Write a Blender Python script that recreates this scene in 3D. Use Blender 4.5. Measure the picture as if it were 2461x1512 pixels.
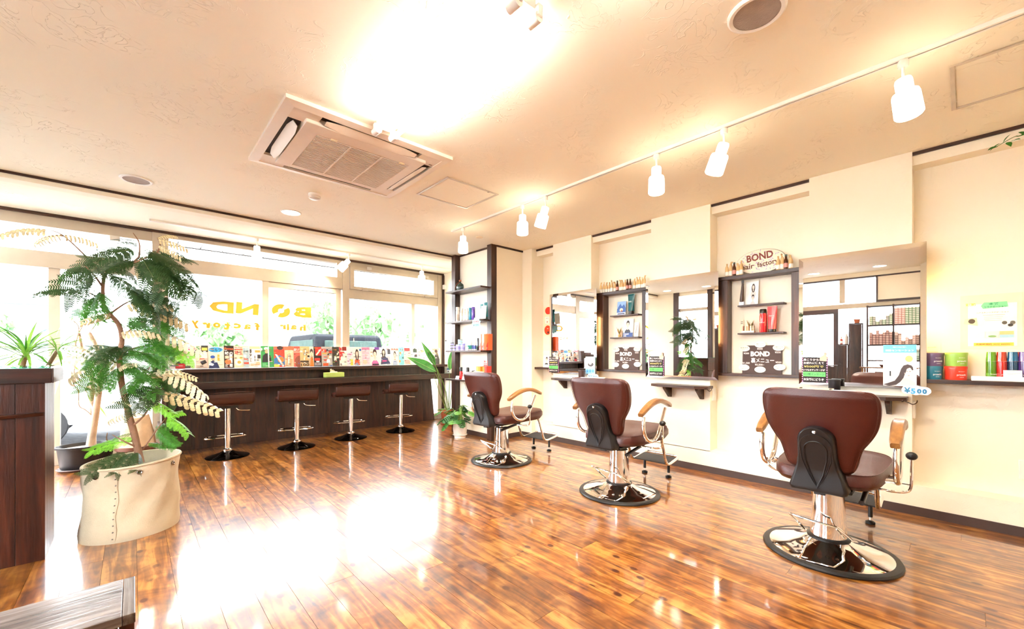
import bpy, bmesh, math, random
from mathutils import Vector, Matrix, Euler

for _o in list(bpy.data.objects):
    bpy.data.objects.remove(_o)
SC = bpy.context.scene
COL = SC.collection
random.seed(7)
PI = math.pi

# ---------------------------------------------------------------- camera
F_PX, CX, HORIZON, YAW, EYE = 995.0, 1230.5, 851.0, math.radians(42.5), 1.12
cam = bpy.data.cameras.new('camera')
cam.sensor_width = 36.0
cam.lens = 36.0 * F_PX / 2461.0
cam.shift_y = (HORIZON - 756.0) / 2461.0
cam.clip_start = 0.05
cam_o = bpy.data.objects.new('camera', cam)
COL.objects.link(cam_o)
cam_o.location = (0, 0, EYE)
cam_o.rotation_euler = (PI / 2, 0, -YAW)
SC.camera = cam_o

# ---------------------------------------------------------------- world and exposure
world = bpy.data.worlds.new('overcast_sky')
SC.world = world
world.use_nodes = True
_bg = world.node_tree.nodes['Background']
_bg.inputs[0].default_value = (0.90, 0.95, 1.0, 1)
_bg.inputs[1].default_value = 9.0
SC.view_settings.view_transform = 'Standard'
SC.view_settings.look = 'None'
SC.view_settings.gamma = 1.0
SC.view_settings.exposure = 1.76
SC.view_settings.use_curve_mapping = False
SC.cycles.use_denoising = True
SC.cycles.adaptive_threshold = 0.18
SC.cycles.adaptive_min_samples = 16
SC.cycles.use_light_tree = False
SC.cycles.max_bounces = 9
SC.cycles.diffuse_bounces = 5
SC.cycles.transparent_max_bounces = 16
SC.cycles.caustics_reflective = False
SC.cycles.caustics_refractive = False
LAMP_FLUO, LAMP_SPOT, LAMP_DOWN, LAMP_GLOW = 18.0, 4.0, 8.0, 22.0
SPOT_WATTS = 28.0

# main dimensions (metres): X runs along the window wall, Y along the mirror wall
A, AR, H = 4.015, 4.175, 2.535          # pilaster face, recess face, ceiling
WY, XL, YB = 6.15, -1.37, -1.7          # window wall, left wall, back wall
SY, SZ, AZ = 4.99, 2.48, 2.515          # drop beam before the window, its underside, alcove ceiling
PIL = [(0.244, 0.841), (1.616, 2.219), (2.990, 3.595)]

def ray(u, v):
    a, b = (u - CX) / F_PX, (HORIZON - v) / F_PX
    s, c = math.sin(YAW), math.cos(YAW)
    return Vector((s + c * a, c - s * a, b))
def at_x(u, v, X):
    d = ray(u, v); return Vector((0, 0, EYE)) + d * (X / d.x)
def at_y(u, v, Y):
    d = ray(u, v); return Vector((0, 0, EYE)) + d * (Y / d.y)
def at_z(u, v, Z):
    d = ray(u, v); return Vector((0, 0, EYE)) + d * ((Z - EYE) / d.z)

# ---------------------------------------------------------------- materials
def lin(c):
    return c / 12.92 if c <= 0.04045 else ((c + 0.055) / 1.055) ** 2.4
def hexc(h):
    return tuple(lin(int(h[i:i + 2], 16) / 255) for i in (0, 2, 4))
_M = {}
def _new(name):
    m = bpy.data.materials.new(name); m.use_nodes = True
    nt = m.node_tree
    return m, nt, nt.nodes['Principled BSDF']
def noise(nt, scale, detail=4, vec=None, dist=0.0):
    n = nt.nodes.new('ShaderNodeTexNoise')
    n.inputs['Scale'].default_value = scale; n.inputs['Detail'].default_value = detail
    n.inputs['Distortion'].default_value = dist
    if vec is not None: nt.links.new(vec, n.inputs['Vector'])
    return n
def ramp(nt, fac, stops):
    r = nt.nodes.new('ShaderNodeValToRGB')
    e = r.color_ramp.elements
    while len(e) < len(stops): e.new(0.5)
    for k, (p, c) in enumerate(stops):
        e[k].position = p; e[k].color = (*c[:3], 1)
    nt.links.new(fac, r.inputs[0]); return r
def bump(nt, b, height, strength, dist=0.01):
    n = nt.nodes.new('ShaderNodeBump')
    n.inputs['Strength'].default_value = strength; n.inputs['Distance'].default_value = dist
    nt.links.new(height, n.inputs['Height']); nt.links.new(n.outputs[0], b.inputs['Normal']); return n
def objvec(nt, scale=(1, 1, 1), use='Object'):
    t = nt.nodes.new('ShaderNodeTexCoord'); mp = nt.nodes.new('ShaderNodeMapping')
    mp.inputs['Scale'].default_value = scale
    nt.links.new(t.outputs[use], mp.inputs[0]); return mp.outputs[0]
def col(h, rough=0.5, metal=0.0, vary=0.06, bumps=0.0, trans=0.0, coat=0.0, sheen=0.0, alpha=1.0, sss=0.0):
    key = (h, rough, metal, vary, bumps, trans, coat, sheen, alpha, sss)
    if key in _M: return _M[key]
    m, nt, b = _new('paint_' + h)
    c = hexc(h)
    b.inputs['Roughness'].default_value = rough; b.inputs['Metallic'].default_value = metal
    if vary > 0:
        n = noise(nt, 14, 3, objvec(nt))
        r = ramp(nt, n.outputs['Fac'], [(0.3, tuple(x * (1 - vary) for x in c)), (0.7, tuple(min(1, x * (1 + vary)) for x in c))])
        nt.links.new(r.outputs[0], b.inputs['Base Color'])
    else:
        b.inputs['Base Color'].default_value = (*c, 1)
    if bumps > 0:
        bump(nt, b, noise(nt, 160, 3, objvec(nt)).outputs['Fac'], bumps)
    if trans: b.inputs['Transmission Weight'].default_value = trans
    if coat: b.inputs['Coat Weight'].default_value = coat; b.inputs['Coat Roughness'].default_value = 0.08
    if sheen: b.inputs['Sheen Weight'].default_value = sheen
    if alpha < 1: b.inputs['Alpha'].default_value = alpha
    _M[key] = m; return m
def glow(h, strength):
    key = ('glow', h, strength)
    if key in _M: return _M[key]
    m, nt, b = _new('lamp_glow_' + h)
    b.inputs['Base Color'].default_value = (0.9, 0.9, 0.88, 1)
    b.inputs['Emission Color'].default_value = (*hexc(h), 1)
    b.inputs['Emission Strength'].default_value = strength
    _M[key] = m; return m
def wood(key, dark, light, axis='z', scale=1.0, rough=0.42, rings=True, coat=0.0):
    k = ('wood', key, axis)
    if k in _M: return _M[k]
    m, nt, b = _new(key + '_' + axis)
    s = {'x': (0.9, 11, 11), 'y': (11, 0.9, 11), 'z': (11, 11, 0.9)}[axis]
    t = nt.nodes.new('ShaderNodeTexCoord'); oi = nt.nodes.new('ShaderNodeObjectInfo')
    ad = nt.nodes.new('ShaderNodeVectorMath'); ad.operation = 'ADD'
    sc = nt.nodes.new('ShaderNodeVectorMath'); sc.operation = 'SCALE'; sc.inputs['Scale'].default_value = 9.0
    cmb = nt.nodes.new('ShaderNodeCombineXYZ')
    for i in range(3): nt.links.new(oi.outputs['Random'], cmb.inputs[i])
    nt.links.new(cmb.outputs[0], sc.inputs[0])
    nt.links.new(t.outputs['Object'], ad.inputs[0]); nt.links.new(sc.outputs[0], ad.inputs[1])
    mp = nt.nodes.new('ShaderNodeMapping'); mp.inputs['Scale'].default_value = tuple(x * scale for x in s)
    nt.links.new(ad.outputs[0], mp.inputs[0])
    n1 = noise(nt, 1.6, 5, mp.outputs[0], 1.2)
    n2 = noise(nt, 9.0, 6, mp.outputs[0], 0.3)
    mx = nt.nodes.new('ShaderNodeMath'); mx.operation = 'MULTIPLY_ADD'
    mx.inputs[1].default_value = 0.35
    nt.links.new(n2.outputs['Fac'], mx.inputs[0]); nt.links.new(n1.outputs['Fac'], mx.inputs[2])
    r = ramp(nt, mx.outputs[0], [(0.45, dark), (0.68, tuple((a + c) / 2 for a, c in zip(dark, light))), (0.86, light)])
    nt.links.new(r.outputs[0], b.inputs['Base Color'])
    b.inputs['Roughness'].default_value = rough
    if coat: b.inputs['Coat Weight'].default_value = coat; b.inputs['Coat Roughness'].default_value = 0.1
    bump(nt, b, n2.outputs['Fac'], 0.25, 0.004)
    _M[k] = m; return m
def dark_wood(axis): return wood('dark_wood', hexc('1a0f0b'), hexc('4a2b1d'), axis, rough=0.38)
def desk_wood(axis): return wood('desk_wood', hexc('190b08'), hexc('4a2214'), axis, rough=0.3)
def arm_wood(axis='x'): return wood('arm_wood', hexc('6e4420'), hexc('a06f3a'), axis, rough=0.3, coat=0.4)
def chrome():
    if 'chrome' in _M: return _M['chrome']
    m, nt, b = _new('chrome'); b.inputs['Metallic'].default_value = 1
    n = noise(nt, 3, 2, objvec(nt))
    r = ramp(nt, n.outputs['Fac'], [(0.3, (0.86, 0.85, 0.84)), (0.7, (0.95, 0.94, 0.93))])
    nt.links.new(r.outputs[0], b.inputs['Base Color']); b.inputs['Roughness'].default_value = 0.05
    _M['chrome'] = m; return m
def mirror_mat():
    if 'mirror' in _M: return _M['mirror']
    m, nt, b = _new('mirror_silver'); b.inputs['Metallic'].default_value = 1
    n = noise(nt, 0.7, 1, objvec(nt))
    r = ramp(nt, n.outputs['Fac'], [(0, (0.92, 0.925, 0.92)), (1, (0.94, 0.94, 0.94))])
    nt.links.new(r.outputs[0], b.inputs['Base Color']); b.inputs['Roughness'].default_value = 0.0
    _M['mirror'] = m; return m
def pane_mat(tint=(1, 1, 1), gloss=0.9):
    k = ('pane', tint, gloss)
    if k in _M: return _M[k]
    m = bpy.data.materials.new('window_glass'); m.use_nodes = True
    nt = m.node_tree; nt.nodes.clear()
    out = nt.nodes.new('ShaderNodeOutputMaterial'); mix = nt.nodes.new('ShaderNodeMixShader')
    tr = nt.nodes.new('ShaderNodeBsdfTransparent'); gl = nt.nodes.new('ShaderNodeBsdfGlossy')
    fr = nt.nodes.new('ShaderNodeFresnel'); geo = nt.nodes.new('ShaderNodeNewGeometry')
    ior = nt.nodes.new('ShaderNodeMapRange'); ior.inputs[3].default_value = 1.35; ior.inputs[4].default_value = 1 / 1.35   # thin sheet: same reflection from both faces
    nt.links.new(geo.outputs['Backfacing'], ior.inputs[0]); nt.links.new(ior.outputs[0], fr.inputs[0])
    n = noise(nt, 1.0, 1, objvec(nt))
    r = ramp(nt, n.outputs['Fac'], [(0, tuple(x * 0.97 for x in tint)), (1, tint)])
    nt.links.new(r.outputs[0], tr.inputs[0])
    gl.inputs['Roughness'].default_value = 0.0; gl.inputs[0].default_value = (gloss, gloss, gloss, 1)
    nt.links.new(fr.outputs[0], mix.inputs[0]); nt.links.new(tr.outputs[0], mix.inputs[1])
    nt.links.new(gl.outputs[0], mix.inputs[2]); nt.links.new(mix.outputs[0], out.inputs[0])
    _M[k] = m; return m
def wall_mat(name, h, scratch=0.35):
    k = ('wall', name)
    if k in _M: return _M[k]
    m, nt, b = _new(name)
    c = hexc(h); b.inputs['Roughness'].default_value = 0.75
    v = objvec(nt, use='Generated') if False else objvec(nt)
    n = noise(nt, 1.3, 3, v)
    r = ramp(nt, n.outputs['Fac'], [(0.2, tuple(x * 0.985 for x in c)), (0.8, c)])
    nt.links.new(r.outputs[0], b.inputs['Base Color'])
    n2 = noise(nt, 5.5, 2, v, 2.6)
    thin = ramp(nt, n2.outputs['Fac'], [(0.485, (0, 0, 0)), (0.5, (1, 1, 1)), (0.515, (0, 0, 0))])
    n3 = noise(nt, 3.1, 1, v)
    gate = ramp(nt, n3.outputs['Fac'], [(0.5, (0, 0, 0)), (0.56, (1, 1, 1))])
    mu = nt.nodes.new('ShaderNodeMath'); mu.operation = 'MULTIPLY'
    nt.links.new(thin.outputs[0], mu.inputs[0]); nt.links.new(gate.outputs[0], mu.inputs[1])
    bump(nt, b, mu.outputs[0], scratch, 0.004)
    _M[k] = m; return m
def floor_mat():
    if 'floor' in _M: return _M['floor']
    m, nt, b = _new('varnished_pine')
    t = nt.nodes.new('ShaderNodeTexCoord'); oi = nt.nodes.new('ShaderNodeObjectInfo')
    cmb = nt.nodes.new('ShaderNodeCombineXYZ')
    for i in range(3): nt.links.new(oi.outputs['Random'], cmb.inputs[i])
    sc = nt.nodes.new('ShaderNodeVectorMath'); sc.operation = 'SCALE'; sc.inputs['Scale'].default_value = 37.0
    nt.links.new(cmb.outputs[0], sc.inputs[0])
    ad = nt.nodes.new('ShaderNodeVectorMath'); ad.operation = 'ADD'
    nt.links.new(t.outputs['Object'], ad.inputs[0]); nt.links.new(sc.outputs[0], ad.inputs[1])
    mp = nt.nodes.new('ShaderNodeMapping'); mp.inputs['Scale'].default_value = (15, 1.5, 15)
    nt.links.new(ad.outputs[0], mp.inputs[0])
    g = noise(nt, 1.5, 8, mp.outputs[0], 1.1)
    mot = noise(nt, 6.5, 6, ad.outputs[0], 1.5)
    mx = nt.nodes.new('ShaderNodeMath'); mx.operation = 'MULTIPLY_ADD'; mx.inputs[1].default_value = 0.55
    nt.links.new(mot.outputs['Fac'], mx.inputs[0]); nt.links.new(g.outputs['Fac'], mx.inputs[2])
    r = ramp(nt, mx.outputs[0], [(0.52, hexc('451f0f')), (0.66, hexc('71401e')), (0.80, hexc('955b2b')), (0.95, hexc('bf894a'))])
    # knots
    mk = nt.nodes.new('ShaderNodeMapping'); mk.inputs['Scale'].default_value = (6.3, 4.2, 1)
    nt.links.new(ad.outputs[0], mk.inputs[0])
    vo = nt.nodes.new('ShaderNodeTexVoronoi'); vo.voronoi_dimensions = '2D'; vo.inputs['Scale'].default_value = 1.0
    vo.inputs['Randomness'].default_value = 1.0
    nt.links.new(mk.outputs[0], vo.inputs['Vector'])
    kr = ramp(nt, vo.outputs['Distance'], [(0.06, (1, 1, 1)), (0.085, (0.75, 0.75, 0.75)), (0.10, (0.30, 0.30, 0.30)), (0.19, (0, 0, 0))])
    kn = noise(nt, 2.7, 1, ad.outputs[0]); kg = ramp(nt, kn.outputs['Fac'], [(0.46, (0, 0, 0)), (0.54, (1, 1, 1))])
    km = nt.nodes.new('ShaderNodeMath'); km.operation = 'MULTIPLY'
    nt.links.new(kr.outputs[0], km.inputs[0]); nt.links.new(kg.outputs[0], km.inputs[1])
    mix = nt.nodes.new('ShaderNodeMix'); mix.data_type = 'RGBA'
    nt.links.new(km.outputs[0], mix.inputs[0]); nt.links.new(r.outputs[0], mix.inputs[6])
    mix.inputs[7].default_value = (*hexc('4f1c0c'), 1)
    # each board has its own tone
    hs = nt.nodes.new('ShaderNodeHueSaturation')
    mr = nt.nodes.new('ShaderNodeMapRange'); mr.inputs[3].default_value = 0.70; mr.inputs[4].default_value = 1.06
    nt.links.new(oi.outputs['Random'], mr.inputs[0]); nt.links.new(mr.outputs[0], hs.inputs['Value'])
    hs.inputs['Saturation'].default_value = 1.05
    nt.links.new(mix.outputs[2], hs.inputs['Color']); nt.links.new(hs.outputs[0], b.inputs['Base Color'])
    b.inputs['Roughness'].default_value = 0.3
    b.inputs['Specular IOR Level'].default_value = 0.5
    b.inputs['Coat Weight'].default_value = 1.0; b.inputs['Coat Roughness'].default_value = 0.075
    b.inputs['Coat IOR'].default_value = 1.55
    n3 = noise(nt, 2.2, 2, ad.outputs[0])
    bp = nt.nodes.new('ShaderNodeBump'); bp.inputs['Strength'].default_value = 0.06; bp.inputs['Distance'].default_value = 0.01
    nt.links.new(n3.outputs['Fac'], bp.inputs['Height']); nt.links.new(bp.outputs[0], b.inputs['Coat Normal'])
    _M['floor'] = m; return m
def leaf_mat(h, trans=0.35):
    k = ('leaf', h)
    if k in _M: return _M[k]
    m = bpy.data.materials.new('leaf_' + h); m.use_nodes = True
    nt = m.node_tree; b = nt.nodes['Principled BSDF']; out = nt.nodes['Material Output']
    c = hexc(h)
    n = noise(nt, 11, 3, objvec(nt))
    r = ramp(nt, n.outputs['Fac'], [(0.3, tuple(x * 0.75 for x in c)), (0.7, tuple(min(1, x * 1.25) for x in c))])
    nt.links.new(r.outputs[0], b.inputs['Base Color']); b.inputs['Roughness'].default_value = 0.4
    tl = nt.nodes.new('ShaderNodeBsdfTranslucent'); nt.links.new(r.outputs[0], tl.inputs[0])
    mix = nt.nodes.new('ShaderNodeMixShader'); mix.inputs[0].default_value = trans
    nt.links.new(b.outputs[0], mix.inputs[1]); nt.links.new(tl.outputs[0], mix.inputs[2])
    nt.links.new(mix.outputs[0], out.inputs[0])
    _M[k] = m; return m
LEATHER = lambda: col('481d16', 0.34, 0, 0.05, 0.12)
BLACKP = lambda: col('141416', 0.38, 0, 0.05)
WHITEP = lambda: col('eeebe4', 0.35, 0, 0.02)
ALU = lambda: col('b8a994', 0.4, 0.15, 0.03)
CREAM = lambda: wall_mat('cream_wallpaper', 'f5ecd8', 0.2)
CEILM = lambda: wall_mat('cream_ceiling_paper', 'f8f2e0', 0.7)

# ---------------------------------------------------------------- mesh helpers
_TXT = {}
def text_geo(s, bold=0.0):
    k = (s, bold)
    if k in _TXT: return _TXT[k]
    c = bpy.data.curves.new('tmp', 'FONT'); c.body = s; c.resolution_u = 2; c.offset = bold
    c.align_x = 'CENTER'; c.align_y = 'CENTER'
    o = bpy.data.objects.new('tmp', c); COL.objects.link(o)
    bpy.context.view_layer.update()
    me = bpy.data.meshes.new_from_object(o.evaluated_get(bpy.context.evaluated_depsgraph_get()))
    v = [tuple(p.co) for p in me.vertices]; f = [tuple(p.vertices) for p in me.polygons]
    bpy.data.objects.remove(o); bpy.data.curves.remove(c); bpy.data.meshes.remove(me)
    xs = [p[0] for p in v] or [0]; ys = [p[1] for p in v] or [0]
    _TXT[k] = (v, f, (min(xs), max(xs), min(ys), max(ys))); return _TXT[k]

class MB:
    def __init__(s): s.v, s.f, s.mi, s.sm, s.mats = [], [], [], [], []
    def mat(s, m):
        if m is None: return 0
        if m not in s.mats: s.mats.append(m)
        return s.mats.index(m)
    def add(s, verts, faces, m=None, smooth=False, M=None):
        b = len(s.v); k = s.mat(m)
        s.v += [tuple(M @ Vector(p)) for p in verts] if M else [tuple(p) for p in verts]
        for f in faces:
            s.f.append(tuple(i + b for i in f)); s.mi.append(k); s.sm.append(smooth)
        return s
    def box(s, lo, hi, m=None, M=None):
        x0, y0, z0 = lo; x1, y1, z1 = hi
        v = [(x0, y0, z0), (x1, y0, z0), (x1, y1, z0), (x0, y1, z0), (x0, y0, z1), (x1, y0, z1), (x1, y1, z1), (x0, y1, z1)]
        return s.add(v, [(3, 2, 1, 0), (4, 5, 6, 7), (0, 1, 5, 4), (1, 2, 6, 5), (2, 3, 7, 6), (3, 0, 4, 7)], m, False, M)
    def quad(s, a, b, c, d, m=None): return s.add([a, b, c, d], [(0, 1, 2, 3)], m)
    def loft(s, rings, m=None, smooth=True, closed=True, caps=True, M=None):
        n = len(rings[0]); v = [p for r in rings for p in r]; f = []
        for i in range(len(rings) - 1):
            for j in range(n if closed else n - 1):
                k = (j + 1) % n
                f.append((i * n + j, i * n + k, (i + 1) * n + k, (i + 1) * n + j))
        if caps and closed:
            f.append(tuple(reversed(range(n)))); f.append(tuple((len(rings) - 1) * n + j for j in range(n)))
        return s.add(v, f, m, smooth, M)
    def lathe(s, prof, n=24, m=None, M=None, caps=True, ell=(1, 1)):
        rings = [[(r * math.cos(2 * PI * j / n) * ell[0], r * math.sin(2 * PI * j / n) * ell[1], z) for j in range(n)] for r, z in prof]
        return s.loft(rings, m, True, True, caps, M)
    def tube(s, pts, r, n=8, m=None, closed=False, M=None):
        pts = [Vector(p) for p in pts]; N = len(pts)
        rs = r if isinstance(r, (list, tuple)) else [r] * N
        tang = []
        for i in range(N):
            a = pts[(i - 1) % N] if (closed or i > 0) else pts[0]
            b = pts[(i + 1) % N] if (closed or i < N - 1) else pts[-1]
            d = (b - a); tang.append(d.normalized() if d.length > 1e-9 else Vector((0, 0, 1)))
        up = Vector((0, 0, 1)) if abs(tang[0].z) < 0.9 else Vector((1, 0, 0))
        nrm = tang[0].cross(up).normalized(); rings = []
        for i in range(N):
            nrm = (nrm - tang[i] * nrm.dot(tang[i])).normalized(); bi = tang[i].cross(nrm)
            rings.append([tuple(pts[i] + (nrm * math.cos(2 * PI * j / n) + bi * math.sin(2 * PI * j / n)) * rs[i]) for j in range(n)])
        if closed: rings.append(rings[0])
        return s.loft(rings, m, True, True, not closed, M)
    def prism(s, poly, t0, t1, m=None, M=None, smooth=False):
        n = len(poly)
        v = [(x, y, t0) for x, y in poly] + [(x, y, t1) for x, y in poly]
        f = [tuple(reversed(range(n))), tuple(range(n, 2 * n))] + [(i, (i + 1) % n, n + (i + 1) % n, n + i) for i in range(n)]
        return s.add(v, f, m, smooth, M)
    def ball(s, c, r, n=12, m=None, M=None):
        r = r if isinstance(r, (tuple, list)) else (r, r, r)
        k = max(4, n // 2)
        rings = [[(c[0] + r[0] * math.sin(PI * i / k) * math.cos(2 * PI * j / n), c[1] + r[1] * math.sin(PI * i / k) * math.sin(2 * PI * j / n), c[2] + r[2] * math.cos(PI * i / k)) for j in range(n)] for i in range(k, -1, -1)]
        rings = [[tuple(Vector(p) + Vector((0, 0, 0))) for p in r_] for r_ in rings]
        return s.loft(rings, m, True, True, False, M)
    def text(s, t, x, y, size, m, M, z=0.0, flip=False, w=None, bold=0.0, rot=0.0):
        v, f, bb = text_geo(t, bold)
        k = size
        kx = k if w is None else w / max(1e-6, bb[1] - bb[0])
        cx, cy = (bb[0] + bb[1]) / 2, (bb[2] + bb[3]) / 2
        cr, sr = math.cos(rot), math.sin(rot); q = []
        for p in v:
            px, py = (p[0] - cx) * kx * (-1 if flip else 1), (p[1] - cy) * k
            q.append((x + px * cr - py * sr, y + px * sr + py * cr, z))
        return s.add(q, [tuple(reversed(g)) for g in f] if flip else f, m, False, M)
    def art(s, elems, w, h, M, z=0.0004, dz=0.0002):
        """flat print in the local x-y plane of M (x right, y up), coordinates 0..1 of w and h"""
        for e in elems:
            k = e[0]
            if k == 'r':
                _, x0, y0, x1, y1, c = e
                s.add([(x0 * w, y0 * h, z), (x1 * w, y0 * h, z), (x1 * w, y1 * h, z), (x0 * w, y1 * h, z)], [(0, 1, 2, 3)], col(c, 0.35, 0, 0.04), False, M)
            elif k == 'e':
                _, cx, cy, rx, ry, c = e
                s.add([(cx * w + rx * w * math.cos(2 * PI * i / 20), cy * h + ry * h * math.sin(2 * PI * i / 20), z) for i in range(20)], [tuple(range(20))], col(c, 0.35, 0, 0.04), False, M)
            elif k == 'p':
                s.add([(x * w, y * h, z) for x, y in e[1]], [tuple(range(len(e[1])))], col(e[2], 0.35, 0, 0.04), False, M)
            elif k == 't':
                _, t, x, y, sz, c = e[:6]
                s.text(t, x * w, y * h, sz * h, col(c, 0.4, 0, 0.03), M, z, w=(e[6] * w if len(e) > 6 and e[6] else None), bold=0.02)
            z += dz
        return s
    def build(s, name, mat=None, parent=None, bevel=0.0, loc=None, rot=None, seg=2, sharp=40):
        me = bpy.data.meshes.new(name); me.from_pydata(s.v, [], s.f)
        for m in (s.mats or ([mat] if mat else [])): me.materials.append(m)
        if s.mats and mat and mat not in s.mats and not any(s.mi): pass
        for p, k, g in zip(me.polygons, s.mi, s.sm): p.material_index = k; p.use_smooth = g
        me.update()
        if any(s.sm): me.set_sharp_from_angle(angle=math.radians(sharp))
        return link(name, me, parent, bevel, loc, rot, seg)
def link(name, me, parent=None, bevel=0.0, loc=None, rot=None, seg=2):
    o = bpy.data.objects.new(name, me); COL.objects.link(o)
    if parent: o.parent = parent
    if loc: o.location = loc
    if rot: o.rotation_euler = rot
    if bevel:
        b = o.modifiers.new('bevel', 'BEVEL'); b.width = bevel; b.segments = seg; b.limit_method = 'ANGLE'
        b.angle_limit = math.radians(50); b.harden_normals = False
    return o
def tag(o, label=None, cat=None, group=None, kind=None):
    if label: o['label'] = label
    if cat: o['category'] = cat
    if group: o['group'] = group
    if kind: o['kind'] = kind
    return o
def thing(name, label, cat, loc=(0, 0, 0), rz=0.0, group=None):
    o = bpy.data.objects.new(name, None); COL.objects.link(o)
    o.empty_display_size = 0.1
    o.location = loc; o.rotation_euler = (0, 0, rz)
    return tag(o, label, cat, group)
def struct(o, label=None):
    o['kind'] = 'structure'
    if label: o['label'] = label
    return o
def dup(root, loc, rz=None, label=None):
    r = root.copy(); COL.objects.link(r); r.location = loc
    if rz is not None: r.rotation_euler = (0, 0, rz)
    if label: r['label'] = label
    for ch in list(root.children):
        c = ch.copy(); COL.objects.link(c); c.parent = r
        for g in list(ch.children):
            d = g.copy(); COL.objects.link(d); d.parent = c
    return r
def box(name, lo, hi, m, parent=None, bevel=0.0): return MB().box(lo, hi, m).build(name, None, parent, bevel)
T = Matrix.Translation
def R(a, ax): return Matrix.Rotation(a, 4, ax)
def frame(o, x, y):
    """matrix with origin o, local x along x, local y along y, z out"""
    x = Vector(x).normalized(); y = Vector(y).normalized(); z = x.cross(y).normalized(); y = z.cross(x)
    M = Matrix((x, y, z)).transposed().to_4x4(); M.translation = Vector(o); return M
def arc(c, r, a0, a1, n, f): return [f(c[0] + r * math.cos(a0 + (a1 - a0) * i / n), c[1] + r * math.sin(a0 + (a1 - a0) * i / n)) for i in range(n + 1)]
def spline(pts, n=6):
    pts = [Vector(p) for p in pts]; out = []
    for i in range(len(pts) - 1):
        p0 = pts[max(0, i - 1)]; p1 = pts[i]; p2 = pts[i + 1]; p3 = pts[min(len(pts) - 1, i + 2)]
        for k in range(n):
            t = k / n
            out.append(0.5 * ((2 * p1) + (p2 - p0) * t + (2 * p0 - 5 * p1 + 4 * p2 - p3) * t * t + (3 * p1 - p0 - 3 * p2 + p3) * t ** 3))
    out.append(pts[-1]); return out
ORD = ['first', 'second', 'third', 'fourth', 'fifth', 'sixth', 'seventh', 'eighth', 'ninth', 'tenth', 'eleventh', 'twelfth', 'thirteenth', 'fourteenth', 'fifteenth', 'sixteenth', 'seventeenth', 'eighteenth']

# ================================================================ the setting
# ---- floor: boards laid along the mirror wall
fl = struct(box('floor', (XL - 0.1, YB - 0.1, -0.10), (AR + 0.1, WY + 0.12, -0.005), col('20120b', 0.8)), 'glossy knotty pine plank floor with reddish brown varnish')
PW, PLN = 0.135, 1.82
_plank = {}
def plank_mesh(L):
    k = round(L, 3)
    if k not in _plank:
        w, g = PW / 2 - 0.0007, 0.0006
        b = MB().box((-w, g, -0.005), (w, L - g, 0), floor_mat())
        me = bpy.data.meshes.new('plank'); me.from_pydata(b.v, [], b.f); me.materials.append(floor_mat()); me.update()
        _plank[k] = me
    return _plank[k]
ix = 0
x = 0.152 + PW / 2 - PW * 12
while x < AR - 0.02:
    y = YB - PLN * ((ix * 0.37) % 1.0)
    while y < WY:
        y0, y1 = max(y, YB), min(y + PLN, WY + 0.02)
        if y1 - y0 > 0.05:
            link('floor_plank', plank_mesh(y1 - y0), fl, loc=(x, y0, 0))
        y += PLN
    x += PW; ix += 1

# ---- ceiling
ce = struct(box('ceiling', (XL - 0.1, YB - 0.1, H), (AR + 0.1, SY + 0.02, H + 0.1), CEILM()), 'cream embossed paper ceiling with swirl relief')
struct(box('ceiling', (XL - 0.1, SY + 0.10, AZ), (AR + 0.1, WY + 0.12, H + 0.1), CEILM()), 'bright strip of ceiling above the shop window')
struct(box('ceiling_beam', (XL - 0.1, SY, SZ), (AR + 0.1, SY + 0.12, H), CREAM()), 'low cream drop beam across the ceiling before the window')
struct(box('trim_1', (XL, SY - 0.010, H - 0.020), (3.39, SY, H), dark_wood('x')), 'thin dark cornice along the ceiling beam')
struct(box('trim_2', (XL, WY - 0.03, 2.487), (4.0, WY - 0.005, AZ), dark_wood('x')), 'dark strip above the shop window head')

# ---- mirror wall (right)
wr = struct(box('wall_right', (AR, YB - 0.1, 0), (AR + 0.12, WY + 0.12, H), CREAM()), 'cream wallpapered wall behind the mirrors')
for y0, y1 in PIL:
    box('pilaster', (A, y0, 0.2), (AR, y1, H), CREAM(), wr)
box('pilaster', (3.95, 3.92, 0), (AR, 4.10, H), CREAM(), wr)
box('wall_ledge', (A, YB, 0), (AR, 3.92, 0.206), CREAM(), wr)
_gaps = [(YB, 0.244), (0.841, 1.616), (2.219, 2.990), (3.595, 3.92)]
for y0, y1 in _gaps:
    box('wall_beam', (4.05, y0, 2.445), (AR, y1, H), CREAM(), wr)
for k, (y0, y1) in enumerate(_gaps):
    struct(box('trim_%d' % (k + 3), (4.036, y0, H - 0.022), (4.05, y1, H), dark_wood('y')), 'dark cornice strip in recess %d of the mirror wall' % (k + 1))
struct(box('baseboard_right', (A - 0.008, YB, 0), (A, 3.92, 0.060), col('43322d', 0.5)), 'dark brown vinyl baseboard below the mirror wall')
struct(box('baseboard_corner', (3.942, 3.92, 0), (3.95, 4.10, 0.060), col('43322d', 0.5)), 'short dark baseboard on the corner pilaster')
struct(box('baseboard_front', (3.48, 4.092, 0), (3.95, 4.10, 0.060), col('43322d', 0.5)), 'dark baseboard under the cream corner wall')
struct(box('wall_alcove', (4.005, 4.99, 0), (AR, WY + 0.12, AZ), CREAM()), 'narrow cream side wall at the end of the window')
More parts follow.
